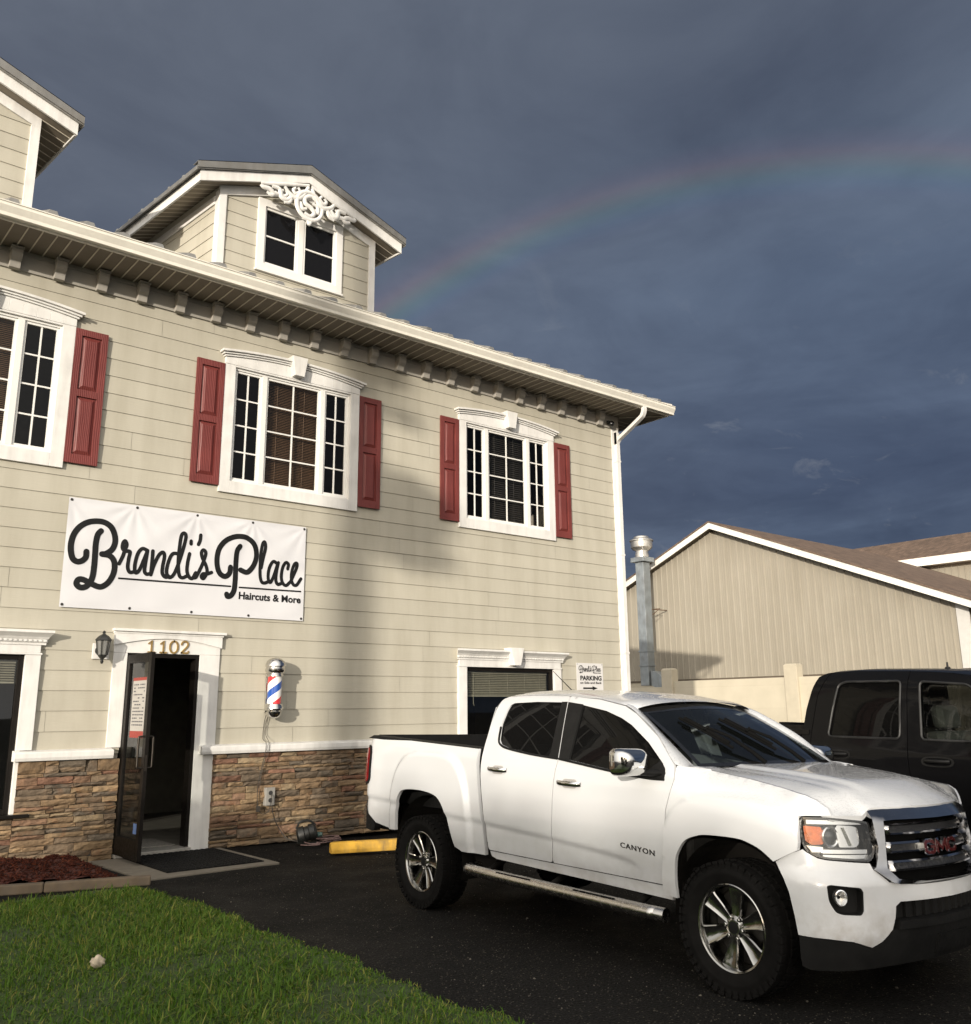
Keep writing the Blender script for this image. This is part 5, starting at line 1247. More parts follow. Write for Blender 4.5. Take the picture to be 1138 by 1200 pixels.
BEDO = [(-.985,.94),(-.945,.82),(-.87,.70),(-.74,.63),(-.47,.597)]+cat(ARCH_R, 3)+[(.62,.52),(.893,.52),(.903,.58),(.866,.82),(.826,1.05),(.803,1.19),(.800,1.325),(-.985,1.403)]
RDO = [(.945,.566),(1.690,.556),(1.715,.80),(1.735,1.13),(1.748,1.285),(1.70,1.50),(1.655,1.735),(1.2,1.748),(.90,1.742),(.845,1.725),(.818,1.66),(.806,1.55),(.82,1.35),(.845,1.20),(.872,1.05),(.918,.80)]
RWO = [(.958,1.62),(.948,1.52),(.985,1.40),(1.03,1.362),(1.144,1.338),(1.434,1.306),(1.652,1.290),(1.595,1.690),(1.30,1.697),(1.02,1.690),(.975,1.672)]
FDO = [(1.698,.555),(2.768,.545),(2.81,1.0),(2.838,1.08),(2.878,1.19),(2.862,1.275),(2.66,1.452),(2.41,1.60),(2.28,1.655),(2.0,1.706),(1.663,1.734),(1.708,1.50),(1.756,1.285),(1.743,1.13),(1.723,.80)]
FWO = [(1.835,1.668),(2.108,1.622),(2.28,1.572),(2.397,1.524),(2.594,1.411),(2.766,1.282),(2.802,1.225),(2.795,1.195),(2.643,1.192),(2.341,1.219),(1.862,1.274)]
ARCH_F = [(2.884,.488),(2.896,.70),(2.930,.78),(2.985,.838),(3.07,.870),(3.16,.884),(3.368,.885),(3.46,.868),(3.54,.838),(3.62,.785)]
FNO = [(2.778,.500)]+cat(ARCH_F, 3)+[(3.70,.825),(3.765,.858),(3.772,.90),(3.765,1.036),(3.80,1.040),(3.885,1.040),(3.872,1.078),(3.83,1.122),(3.78,1.146),(3.39,1.213),(3.11,1.249),(3.0,1.262),(2.872,1.272),(2.887,1.19),(2.847,1.08),(2.819,1.0)]
for sg in (1, -1):
    fs_ = lambda f, o=0: (lambda s, z: FR.p(s, sg*(f(s, z)+o), z))
    g = MB(); sheet(g, BEDO, fs_(Wb), .022, back=fs_(Wb, -.03)); BED = g.build('bed_side', M_WPAINT, TRK, smooth=40)
    g = MB(); sheet(g, rounded(RDO, .02, 2), fs_(Wc), .020, [RWO], back=fs_(Wc, -.02)); RD = g.build('rear_door', M_WPAINT, TRK, smooth=40)
    g = MB(); sheet(g, rounded(RWO, .02, 3), fs_(Wc, -.012), .06); g.build('window', M_CARGLASS, RD, smooth=60)
    g = MB(); sheet(g, rounded(FDO, .012, 2), fs_(Wc), .020, [FWO], back=fs_(Wc, -.02)); FD = g.build('front_door', M_WPAINT, TRK, smooth=40)
    g = MB(); sheet(g, FWO, fs_(Wc, -.012), .06); g.build('window', M_CARGLASS, FD, smooth=60)
    # black pillar covers and belt strip
    g = MB(); sheet(g, [(1.593,1.694),(1.650,1.286),(1.746,1.278),(1.698,1.50),(1.658,1.694)], fs_(Wc, .0025), .05, back=fs_(Wc, -.012)); g.build('pillar_cover', M_BLKTRIM, RD, smooth=40)
    g = MB(); sheet(g, [(1.668,1.692),(1.708,1.50),(1.757,1.276),(1.868,1.268),(1.842,1.672)], fs_(Wc, .0025), .05, back=fs_(Wc, -.012)); g.build('pillar_cover', M_BLKTRIM, FD, smooth=40)
    g = MB(); g.tube([FR.p(s, sg*(Wc(s, z)+.002), z) for s, z in cat([(.952,1.50),(.984,1.395),(1.035,1.357),(1.144,1.333),(1.434,1.301),(1.745,1.279)], 5)], .009, 6); g.build('belt_strip', M_BLKTRIM, RD, smooth=60)
    g = MB(); g.tube([FR.p(s, sg*(Wc(s, z)+.002), z) for s, z in cat([(1.757,1.278),(2.341,1.213),(2.643,1.187),(2.80,1.185)], 5)], .009, 6); g.build('belt_strip', M_BLKTRIM, FD, smooth=60)
    for D, a0, a1, z in ((RD, .955, 1.185, 1.176), (FD, 1.785, 2.03, 1.116)):
        g = MB(); m = (a0+a1)/2; w = Wc(m, z); zz = z
        P = cat([(a0,.002),(a0+.015,.022),(a0+.05,.036),(m,.042),(a1-.05,.036),(a1-.015,.022),(a1,.002)], 3); prev = None
        for s, o in P:
            cur = [g.v(FR.p(s, sg*(w+o+dx), zz+dz-(s-m)*.02)) for dx, dz in ((0,-.016),(.006,-.010),(.007,.008),(0,.016),(-.008,.014),(-.008,-.014))]
            if prev:
                for i in range(6): g.f(prev[i], prev[(i+1)%6], cur[(i+1)%6], cur[i])
            prev = cur
        g.build('handle', M_CHROME, D, smooth=50)
        g = MB(); sheet(g, rounded([(a0+.05,zz-.035),(a1-.045,zz-.035),(a1-.045,zz+.028),(a0+.05,zz+.028)], .03), fs_(Wc, .0012), .05); g.build('handle_shade', paint('handle_shadow_paint', (.30,.29,.28), .4, .05), D)  # grey patch on the door skin: shade behind the grip as paint
    g = MB(); sheet(g, FNO, fs_(Wf), .022, back=fs_(Wf, -.025)); g.build('fender', M_WPAINT, TRK, smooth=40)
    # rocker and A pillar
    g = MB(); sheet(g, [(.952,.558),(2.770,.537),(2.80,.498),(2.80,.458),(1.02,.505),(.965,.52)], fs_(Wc, -.006), .04, back=fs_(Wc, -.06)); g.build('rocker', M_WPAINT, TRK, smooth=40)
    g = MB(); edge = cat([(2.285,1.661),(2.41,1.606),(2.66,1.458),(2.866,1.281),(2.99,1.262),(3.10,1.2495)], 6); ins = cat([(2.225,.60,1.676),(2.34,.628,1.630),(2.62,.686,1.452),(2.885,.740,1.285),(2.965,.752,1.268),(3.06,.775,1.2535)], 6)
    pr = None
    for (s, z), q in zip(edge, ins):
        w = Wc(s, z)-.004 if s < 2.87 else Wf(s, z)-.002; A_ = np.array([s, w, z]); B_ = np.array(q); m = (A_+B_)/2+np.array([.012, .018, .014])
        row = []
        for k in range(7):
            t = k/6; P_ = (1-t)**2*A_+2*t*(1-t)*m+t*t*B_; row.append(g.v(FR.p(P_[0], sg*P_[1], P_[2])))
        if pr: [g.f(pr[k], pr[k+1], row[k+1], row[k]) for k in range(6)]
        pr = row
    g.build('windscreen_pillar', M_WPAINT, TRK, smooth=60)
    # tail lamp wrapped round the rear corner
    g = MB(); TLO = rounded([(-.985,.965),(-.87,.965),(-.835,1.01),(-.842,1.26),(-.87,1.312),(-.985,1.318)], .02, 3)
    sheet(g, TLO, fs_(Wb, .018), .03, back=fs_(Wb, -.02)); TL = g.build('tail_lamp', M_BLKTRIM, TRK, smooth=40)
    g = MB(); sheet(g, rounded([(-.984,.985),(-.875,.985),(-.852,1.02),(-.859,1.245),(-.880,1.295),(-.984,1.30)], .02, 3), fs_(Wb, .026), .03, back=fs_(Wb, .0)); g.build('red_lens', M_REDL, TL, smooth=40)
    # door mirror
    MR = thing_part('mirror', TRK)
    g = MB(); prof = [(0,.95,.92),(.018,1.0,1.0),(.06,.985,.97),(.105,.92,.88),(.135,.74,.68),(.150,.40,.34)]
    n = 40; rings = []; sl_ = lambda t, k: math.copysign(abs(t)**k, t)
    for o, kx, kz in prof: rings.append([g.v(FR.p(2.585+o+.05*sl_(cos(2*pi*i/n),.6)*0, sg*(1.072+.128*kx*sl_(cos(2*pi*i/n),.38)), 1.291+.091*kz*sl_(sin(2*pi*i/n),.42)+.0*i)) for i in range(n)])
    for a_, b_ in zip(rings, rings[1:]):
        for i in range(n): g.f(a_[i], a_[(i+1)%n], b_[(i+1)%n], b_[i])
    g.f(*rings[-1]); g.build('chrome_cap', M_CHROME, MR, smooth=60)
    g = MB(); c = [FR.p(2.578, sg*(1.072+.112*sl_(cos(2*pi*i/n),.38)), 1.291+.077*sl_(sin(2*pi*i/n),.42)) for i in range(n)]; g.poly(c); g.build('mirror_glass', M_CHROME, MR)
    g = MB(); prev = None
    for q, (s, w, z, hs, hz) in enumerate([(2.72,.885,1.222,.075,.024),(2.70,.95,1.222,.06,.022),(2.655,1.02,1.224,.05,.018),(2.645,1.09,1.226,.045,.014),(2.645,1.16,1.232,.03,.008)]):
        cur = [g.v(FR.p(s+hs*cos(2*pi*i/10), sg*w, z+hz*sin(2*pi*i/10))) for i in range(10)]
        if prev: [g.f(prev[i], prev[(i+1)%10], cur[(i+1)%10], cur[i]) for i in range(10)]
        prev = cur
    g.f(*prev)
    sheet(g, rounded([(2.62,1.196),(2.80,1.190),(2.795,1.25),(2.745,1.30),(2.68,1.26)], .015), fs_(Wc, .006), .04, back=fs_(Wc, -.02))
    g.build('mirror_arm', M_BLKTRIM, MR, smooth=50)
    # step bar
    g = MB(); P = cat([(.70,.80,.405),(.74,.90,.405),(.82,.955,.405),(1.6,.965,.395),(2.62,.965,.382),(2.72,.955,.380),(2.80,.945,.378)], 6)
    g.tube([FR.p(s, sg*w, z) for s, w, z in P], .044, 14); SB = g.build('step_bar', M_CHROME2, TRK, smooth=50)
    for s in (.95, 1.7, 2.55): g = MB(); g.tube([FR.p(s, sg*.96, .39), FR.p(s-.05, sg*.70, .47)], .022, 8); g.build('bracket', M_UNDER, SB, smooth=50)
    g = MB()
    for a, b in ((1.15, 1.55), (2.0, 2.4)): sheet(g, [(a, .93), (b, .93), (b, 1.0), (a, 1.0)], lambda s, w: FR.p(s, sg*w, .4405-.02*(s-.82)/2), .2)
    g.build('step_pad', M_BLKTRIM, SB)
    for a in (0, 3.258): wheel(FR, a, .79, .373, TRK, sg, seedrot=.35 if a else 1.1)
# hood
def Hood(s, w):
    e = min(1, abs(w)/max(.3, Wf(min(s, 3.885), ZSEAM(min(s, 3.885))-.0005))); zs = ZSEAM(s) if s > 3.0 else 1.279-(s-2.95)*.2*0-(1.279-ZSEAM(3.0))*max(0, (s-2.9)/.1) if s > 2.9 else 1.279
    fs2 = float(np.interp(s, [2.9,3.2,3.5,3.8,3.95,4.03,4.08], [1.282,1.264,1.240,1.208,1.185,1.170,1.160]))
    z = zs*e**4+fs2*(1-e**4)
    dome = .017*sstep((.50-.09*(s-3.0)-abs(w))/.07)*sstep((4.0-s)/.25)
    gro = -.006*math.exp(-((abs(w)-(.60-.07*(s-3)))/.03)**2)*sstep((3.95-s)/.2)
    z = z+dome+gro-.010; t = max(0, sfront(w)-s); zf = zfw(w); k = math.exp(-t/.085)
    return z-(z-zf)*k if z > zf else zf+(z-zf)*(1-k)
hb = [(w, 2.955+.125*(1-(w/.76)**2)) for w in np.linspace(-.755, .755, 15)]
he = [(Wf(s, ZSEAM(s)-.0005)-.003, s) for s in (3.10,3.25,3.39,3.55,3.7,3.78,3.82,3.85,3.872)]
def zfront(u): return 1.078-.040*sstep((abs(u)-.53)/.07)
def front_edge(u):
    q = FM(u, zfront(u)) - FR.O; return (q.dot(FR.e), q.dot(FR.d)+.002)
UW = sorted((front_edge(u)[0], front_edge(u)[1], zfront(u)) for u in np.linspace(0, .80, 60))
sfront = lambda w: float(np.interp(abs(w), [q[0] for q in UW], [q[1] for q in UW])); zfw = lambda w: float(np.interp(abs(w), [q[0] for q in UW], [q[2] for q in UW]))
hf = [front_edge(u) for u in (.785,.72,.65,.60,.55,.50,.40,.3,.15,0)]
half = he+hf
HO = [(s, w) for w, s in hb]+[(s, w) for w, s in half]+[(s, -w) for w, s in half[-2::-1]]
g = MB(); sheet(g, HO, lambda s, w: FR.p(s, w, Hood(s, w)), .03, back=lambda s, w: FR.p(s-.01 if s > 3.9 else s, w*.985, Hood(s, w)-.03)); g.build('hood', M_WPAINT, TRK, smooth=45)
# roof and cab back
def roof_edge(s): z = float(np.interp(s, [.80,.83,.86,.92,1.2,1.6,2.0,2.28,2.36], [1.66,1.715,1.735,1.744,1.750,1.738,1.710,1.660,1.628])); return W_CAB(z)-.004 if s < 2.30 else .66-(s-2.30)*.5, z
g = MB(); rows = []
for s in [.80,.815,.83,.86,.92]+list(np.linspace(1.0, 2.2, 22))+[2.26,2.30,2.335]:
    we, ze = roof_edge(s); row = []
    for k in range(-14, 15):
        t = k/14; ss = s+(.105*(1-t*t) if s > 2.2 else 0)*max(0, (s-2.2)/.135)
        row.append(g.v(FR.p(ss, we*math.copysign(1-(1-abs(t))**1.25, t), ze+.058*(1-abs(t)**2.6)*min(1, .4+(s-.8)*3)+.0)))
    rows.append(row)
for a_, b_ in zip(rows, rows[1:]):
    for k in range(28): g.f(a_[k], a_[k+1], b_[k+1], b_[k])
g.build('roof', M_WPAINT, TRK, smooth=50)
g = MB(); zs = [.62,.8,1.0,1.2,1.3,1.4,1.5,1.6,1.66]
cs = lambda z: float(np.interp(z, [.6,1.05,1.2,1.35,1.55,1.66], [.91,.88,.85,.825,.806,.80]))
sheet(g, [(-W_CAB(z)+.004, z) for z in zs]+[(W_CAB(z)-.004, z) for z in zs[::-1]], lambda w, z: FR.p(cs(z)-.04*(1-(w/.9)**2), w, z), .08, [rounded([(-.58,1.33),(.58,1.33),(.52,1.60),(-.52,1.60)], .05)]); g.build('cab_back', M_WPAINT, TRK, smooth=50)
g = MB(); sheet(g, rounded([(-.59,1.32),(.59,1.32),(.53,1.61),(-.53,1.61)], .05), lambda w, z: FR.p(cs(z)-.03*(1-(w/.9)**2), w, z), .1); g.build('rear_window', M_CARGLASS, TRK, smooth=60)
# windscreen
def WSC(u, t, o=0):
    u2 = 1-u*u; b = np.array([2.952+.135*u2, .748*u, 1.262+.012*u2]); a = np.array([2.325+.105*u2, .628*u, 1.634+.046*u2]); q = b+(a-b)*t+np.array([.5, 0, .82])*(.022*4*t*(1-t)*.6+o); return FR.p(*q)
g = MB(); G_ = [[g.v(WSC(-1+2*i/24, j/10)) for j in range(11)] for i in range(25)]
for i in range(24):
    for j in range(10): g.f(G_[i][j], G_[i+1][j], G_[i+1][j+1], G_[i][j+1])
WS = g.build('windscreen', M_WSGLASS, TRK, smooth=60)
g = MB(); fe = .035
for (u0, u1, t0, t1) in ((-1,1,0,.05),(-1,1,.90,1.0),(-1,-.955,.05,.90),(.955,1,.05,.90)):
    n = 20; pr = None
    for i in range(n+1):
        u = u0+(u1-u0)*i/n
        cur = [g.v(WSC(u, t0+(t1-t0)*j/6, .0015)) for j in range(7)]
        if pr: [g.f(pr[j], pr[j+1], cur[j+1], cur[j]) for j in range(6)]
        pr = cur
g.build('black_band', M_BLKGLOSS, WS, smooth=60)
g = MB(); sheet(g, [(w, 2.90+.125*(1-(w/.76)**2)) for w in np.linspace(-.745, .745, 13)]+[(w, 2.985+.125*(1-(w/.76)**2)) for w in np.linspace(.745, -.745, 13)], lambda w, s: FR.p(s, w, 1.258+.012*(1-(w/.76)**2)), .06); g.build('cowl', M_BLKTRIM, TRK)
for (u0, t0), (u1, t1), (u2, t2) in WIPERS:
    g = MB(); n = 12; L0 = [(u0+(u1-u0)*k/n, t0+(t1-t0)*k/n) for k in range(n+1)]
    g.tube([WSC(u, t, .018) for u, t in L0], .010, 6); g.tube([WSC(u, t, .036) for u, t in L0[1:-1]], .013, 6)
    um, tm = (u0+u1)/2, (t0+t1)/2
    g.tube([WSC(um, tm, .055), WSC(um+(u2-um)*.35, tm+(t2-tm)*.35, .065), WSC(um+(u2-um)*.75, tm+(t2-tm)*.75, .04), WSC(u2, t2, .015)], [.009,.011,.013,.015], 8)
    g.tube([WSC(um-.03, tm-.0, .04), WSC(um, tm, .062), WSC(um+.03, tm, .04)], .010, 6)
    g.build('wiper', M_WIPER, TRK, smooth=50)
# roof aerial
g = MB(); g.tube([FR.p(1.02,-.0,1.785), FR.p(.98,0,1.80), FR.p(.72,0,1.985)], [.006,.005,.0028], 6); g.lathe([(.05,1.775),(.045,1.80),(.02,1.815),(0,1.817)], FR.p(1.02,0,0), (0,0,1), 16)
sheet(g, rounded([(.95,-.03),(1.12,-.03),(1.12,.03),(.95,.03)], .02), lambda s, w: FR.p(s, w, 1.815-abs(w)*.3-max(0, s-1.0)*.12), .03, back=lambda s, w: FR.p(s, w, 1.76)); g.build('aerial', M_BLKTRIM, TRK, smooth=50)
# bed: liner, rail caps, tailgate, rear bumper
g = MB(); rl = lambda s: 1.325+(1.403-1.325)*(.80-s)/1.785
for sg in (1, -1):
    w1, w2 = sg*.74, sg*.888
    sheet(g, [(-.96,.0),(.79,.0),(.79,1.0),(-.96,1.0)], lambda s, t: FR.p(s, sg*(.74+(min(.888, Wb(s, rl(s))+.004)-.74)*t), rl(s)+.006), .08, back=lambda s, t: FR.p(s, sg*(.74+(.888-.74)*t), rl(s)-.02))
    g.poly([FR.p(-1.06,w1,rl(-1.06)), FR.p(.79,w1,rl(.79)), FR.p(.79,w1,.80), FR.p(-1.06,w1,.80)])
g.poly([FR.p(-1.06,-.74,.80),FR.p(.79,-.74,.80),FR.p(.79,.74,.80),FR.p(-1.06,.74,.80)]); g.poly([FR.p(.785,-.88,.6),FR.p(.785,.88,.6),FR.p(.785,.88,1.33),FR.p(.785,-.88,1.33)])
g.build('bed_liner', M_BLKTRIM, TRK)
g = MB(); g.prism([FR.p(-1.00,w,z) for w, z in rounded([(-.74,.80),(.74,.80),(.74,1.40),(-.74,1.40)], .03)], FR.d*.045); TG = g.build('tailgate', M_WPAINT, TRK, bevel=.01)
g = MB(); g.prism([FR.p(-1.104,w,z) for w, z in [(-.745,.82),(.745,.82),(.745,1.408),(-.745,1.408)]], FR.d*.06) if False else g.hexa([FR.p(a, w, z) for z in (.81, 1.412) for a, w in ((-.9545,-.742),(-.945,-.742),(-.945,.742),(-.9545,.742))]); g.hexa([FR.p(a, w, z) for z in (1.4025, 1.412) for a, w in ((-1.01,-.742),(-.9547,-.742),(-.9547,.742),(-1.01,.742))]); g.build('tailgate_liner', M_BLKTRIM, TG)
g = MB(); g.prism([FR.p(s,-.80,z) for s, z in rounded([(-.96,.56),(-1.10,.56),(-1.15,.60),(-1.15,.74),(-1.08,.79),(-.96,.79)], .03)], FR.e*1.60); g.build('rear_bumper', M_CHROME2, TRK, smooth=40)
g = MB(); sheet(g, rounded([(-1.10,.545),(-.84,.545),(-.82,.60),(-.93,.72),(-1.0,.80),(-1.10,.80)], .02), lambda s, z: FR.p(s, .872-.35*max(0, -.90-s), z), .04, back=lambda s, z: FR.p(s, .80, z)); g.build('bumper_end', M_BLKTRIM, TRK, smooth=40)
# underbody, wheel-houses and cabin
g = MB(); B3 = lambda a0, a1, w0, w1, z0, z1: g.hexa([FR.p(a, w, z) for z in (z0, z1) for a, w in ((a0,w0),(a1,w0),(a1,w1),(a0,w1))])
B3(-.95,3.75,-.50,.50,.42,.60); B3(.86,2.82,-.845,.845,.50,.62); B3(.86,.90,-.80,.80,.5,1.28); B3(2.80,3.80,-.50,.50,.60,1.0); B3(.55,.86,-.80,.80,.48,.80); B3(-.94,-.55,-.75,.75,.55,.79); B3(-.06,.06,-.70,.70,.33,.44); B3(3.2,3.32,-.70,.70,.33,.44); B3(2.80,2.86,-.84,.84,.48,1.20)
for sg in (1, -1):
    liner(g, FR, .09, .42, .50, .46, .895, sg); liner(g, FR, 3.30, .40, .475, .46, .885, sg)
    B3(*sorted((.87,2.80)), *sorted((sg*.80, sg*.845)), .6, 1.17)
    sheet(g, rounded([(.60,.545),(.92,.545),(.92,.45),(.80,.40),(.66,.42)], .03), lambda s, z: FR.p(s, sg*.80, z), .1, back=lambda s, z: FR.p(s, sg*.7, z))
g.build('chassis', M_UNDER, TRK)
g = MB(); bx = lambda a0, a1, w0, w1, z0, z1, tilt=0: g.hexa([FR.p(a+(tilt if z == z1 else 0), w, z) for z in (z0, z1) for a, w in ((a0,w0),(a1,w0),(a1,w1),(a0,w1))])
for w in (-.62, .14):
    bx(1.72,2.25,w,w+.48,.62,.86); bx(1.70,1.86,w,w+.48,.86,1.34,-.14); bx(1.55,1.66,w+.12,w+.36,1.35,1.52,-.02)
bx(.98,1.45,-.66,.66,.62,.90); bx(.95,1.08,-.66,.66,.90,1.36,-.06)
g.prism([FR.p(s,-.80,z) for s, z in [(2.90,1.20),(2.55,1.16),(2.42,1.08),(2.44,.70),(2.90,.62)]], FR.e*1.6)
g.build('cabin_seats', M_SEAT, TRK, bevel=.03)
g = MB(); cst = FR.p(2.36, -.38, 1.02); g.lathe([(.185,-.012),(.197,0),(.185,.012),(.173,0),(.185,-.012)], cst, FR.d*.87+FR.z*.5, 32); g.tube([cst-FR.e*.18, cst+FR.e*.18], .016, 8); g.tube([cst, cst+FR.d*.2-FR.z*.1], .03, 8); g.build('steering_wheel', M_BLKTRIM, TRK, smooth=50)
g = MB(); q = WSC(0, .84, -.06); g.obox(q, (FR.e, FR.z, FR.d), (.12, .035, .02)); g.build('inner_mirror', M_BLKTRIM, TRK, bevel=.012)
# front shell
def mir(P): return [(u, z) for u, z in P]+[(-u, z) for u, z in P[::-1] if abs(u) > 1e-6]
FOG = rounded([(.884,.685),(.865,.690),(.704,.672),(.690,.652),(.697,.552),(.712,.532),(.815,.538),(.850,.550),(.880,.605)], .02, 3)
bot = [(1.149,.783),(1.10,.70),(1.072,.634),(1.048,.52),(1.035,.422),(.884,.416),(.763,.401),(.648,.365),(.588,.392),(.519,.453),(.498,.51),(.490,.57),(.455,.592),(.25,.590),(0,.588)]
topb = [(0,.668),(.327,.672),(.516,.693),(.590,.757),(.600,.788),(.70,.795),(.858,.808),(.906,.817),(.962,.845),(.985,.862),(1.06,.832)]
BUMP = bot+[(-u, z) for u, z in bot[-2::-1]]+[(-u, z) for u, z in topb[::-1]]+topb[1:]
g = MB(); sheet(g, BUMP, lambda u, z: FM(u, z), .022, [FOG, [(-u, z) for u, z in FOG[::-1]]], back=lambda u, z: FM(u, z, -.035)); BU = g.build('front_bumper', M_WPAINT, TRK, smooth=40)
VAL = mir([(0,.455),(.47,.455),(.515,.447),(.584,.386),(.648,.359),(.763,.395),(.884,.410),(1.033,.416),(1.036,.30),(1.030,.262),(.989,.247),(.83,.244),(.656,.248),(.36,.262),(0,.268)])
g = MB(); sheet(g, VAL, lambda u, z: FM(u, z, -.004), .035, back=lambda u, z: FM(u, z, -.06)); g.build('air_dam', M_BLKTRIM, TRK, smooth=40)
g = MB(); sheet(g, mir([(0,.60),(.46,.60),(.50,.57),(.51,.45),(0,.45)]), lambda u, z: FM(u, z, -.055), .05)
for k in range(12): u = -.44+.08*k; sheet(g, [(u,.50),(u+.03,.50),(u+.03,.585),(u,.585)], lambda a, z: FM(a, z, -.035), .05, back=lambda a, z: FM(a, z, -.055))
sheet(g, mir([(0,.497),(.47,.497),(.48,.452),(0,.452)]), lambda u, z: FM(u, z, .012), .05, back=lambda a, z: FM(a, z, -.055)); sheet(g, mir([(0,.40),(.16,.40),(.16,.30),(0,.30)]), lambda u, z: FM(u, z, .012), .05, back=lambda a, z: FM(a, z, -.02))
g.build('lower_intake', M_BLKTRIM, TRK, smooth=40)
HLO = rounded([(.990,.905),(.966,.852),(.906,.823),(.858,.814),(.605,.796),(.580,.806),(.556,.84),(.541,.91),(.562,1.000),(.60,1.010),(.818,1.031),(.985,1.033),(.996,1.02)], .015, 3)
for sg in (1, -1):
    m_ = lambda P: [(sg*u, z) for u, z in P]
    g = MB(); sheet(g, m_(FOG), lambda u, z: FM(u, z, -.05), .04); sheet(g, m_(FOG), lambda u, z: FM(u, z, -.004), .03, [m_([(.5*(u-.79)*1.86+.79, .5*(z-.61)*1.84+.61) for u, z in FOG])], back=lambda u, z: FM(u, z, -.05)); FP = g.build('fog_pocket', M_BLKTRIM, TRK, smooth=40)
    c = FM(sg*.815, .622, -.006); nn = (FM(sg*.815, .622, .1)-FM(sg*.815, .622, 0)).normalized(); ux = nn.cross(Vector((0,0,1))).normalized(); uz = Vector((0,0,1))
    g = MB()
    for (ra, rb, oa, ob) in ((.036,.036,-.03,.004),(.036,.031,.004,.006),(.031,.006,.006,-.025)):
        n = 24
        A_ = [g.v(c+nn*oa+ux*ra*cos(2*pi*i/n)+uz*ra*1.2*sin(2*pi*i/n)) for i in range(n)]; B_ = [g.v(c+nn*ob+ux*rb*cos(2*pi*i/n)+uz*rb*1.2*sin(2*pi*i/n)) for i in range(n)]
        for i in range(n): g.f(A_[i], A_[(i+1)%n], B_[(i+1)%n], B_[i])
    FG = g.build('fog_lamp', M_LAMPCHR, TRK, smooth=40)
    g = MB(); n = 24; cc = [c+nn*.005+ux*.031*cos(2*pi*i/n)+uz*.037*sin(2*pi*i/n) for i in range(n)]; g.poly(cc); g.build('lens', M_LENS, FG)
    # headlamp: dark bucket, chrome inside, amber marker, clear cover
    g = MB(); sheet(g, m_(HLO), lambda u, z: FM(u, z, -.065), .05, back=lambda u, z: FM(u, z, .001))
    sheet(g, m_(HLO), lambda u, z: FM(u, z, .0005), .025, [m_([(.776+(u-.776)*.945, .915+(z-.915)*.90) for u, z in HLO])], back=lambda u, z: FM(u, z, -.02)); HL = g.build('headlight', M_BLKGLOSS, TRK, smooth=40)
    g = MB(); sheet(g, m_(rounded([(.975,.985),(.862,.978),(.862,.888),(.93,.885),(.968,.905)], .01)), lambda u, z: FM(u, z, -.02), .03, back=lambda u, z: FM(u, z, -.06)); g.build('amber_marker', M_AMBER, HL, smooth=40)
    g = MB()
    c = FM(sg*.812, .925, -.03); nn = FR.d*.96+FR.e*sg*.28; nn.normalize()
    g.lathe([(.058,-.03),(.058,.004),(.052,.010),(.044,.006),(.041,-.004)], c, nn, 32)
    sheet(g, m_(rounded([(.752,.985),(.64,.978),(.60,.968),(.606,.885),(.635,.866),(.752,.868)], .015)), lambda u, z: FM(u, z, -.052+.0*(u)), .03)
    for zc, th in ((.846,.011),(.820,.010),(1.000,.012)):
        a, b = (.585, .87) if zc < .9 else (.60, .955)
        sheet(g, m_([(a, zc-th), (b, zc-th+.006), (b, zc+th+.004), (a, zc+th)]), lambda u, z: FM(u, z, -.022), .04, back=lambda u, z: FM(u, z, -.05))
    sheet(g, m_([(.758,.975),(.772,.975),(.762,.875),(.748,.875)]), lambda u, z: FM(u, z, -.03), .04, back=lambda u, z: FM(u, z, -.055))
    sheet(g, m_([(.70,.972),(.712,.972),(.672,.875),(.655,.875)]), lambda u, z: FM(u, z, -.034), .04, back=lambda u, z: FM(u, z, -.055))
    sheet(g, m_([(.965,.88),(.86,.872),(.86,.845),(.93,.845)]), lambda u, z: FM(u, z, -.035), .04)
    g.build('reflector', M_LAMPCHR, HL, smooth=40)
    g = MB(); g.lathe([(.041,-.004),(.034,.012),(.02,.020),(0,.023)], c, nn, 28); g.build('projector_lens', glass_mat('projector_glass', (.7,.75,.8), .01, .3, (.05,.055,.06)), HL, smooth=60)
    g = MB(); sheet(g, m_(HLO), lambda u, z: FM(u, z, .003), .03); g.build('clear_cover', M_LENS, HL, smooth=60)
GRO = mir([(0,1.072),(.40,1.074),(.522,1.071),(.558,1.062),(.552,.98),(.545,.87),(.560,.815),(.588,.757),(.513,.697),(.46,.685),(.327,.677),(0,.674)])
GRI = mir([(0,1.012),(.40,1.014),(.484,1.010),(.494,.909),(.508,.79),(.512,.763),(.470,.712),(.40,.703),(.27,.692),(0,.690)])
g = MB(); pk = lambda u, z: FM(u, z, .032-.040*min(1, max((z-1.012)/.06, (abs(u)-.49)/.5, (.688-z)/.016, 0)))
sheet(g, GRO, pk, .022, [GRI], back=lambda u, z: FM(u, z, -.05)); GR = g.build('grille', M_SURR, TRK, smooth=35)
g = MB(); sheet(g, mir([(0,1.02),(.47,1.02),(.50,.76),(.45,.70),(0,.68)]), lambda u, z: FM(u, z, -.048), .06); g.build('backing', M_VOID, GR)
def m_mesh():
    m, nt, p = nodes_of('grille_mesh'); p.inputs['Roughness'].default_value = .4
    v = N(nt, 'ShaderNodeTexVoronoi', i_Scale=70, feature='DISTANCE_TO_EDGE'); nt.links.new(coord(nt), v.inputs['Vector'])
    r = ramp(nt, [(.08, (.022,.022,.023)), (.16, (.003,.003,.003))], v.outputs['Distance']); nt.links.new(r.outputs[0], p.inputs['Base Color']); return m
M_MESH = m_mesh(); M_SMOKE = paint('smoked_chrome', (.34,.34,.35), .14, .04, 6, metal=1)
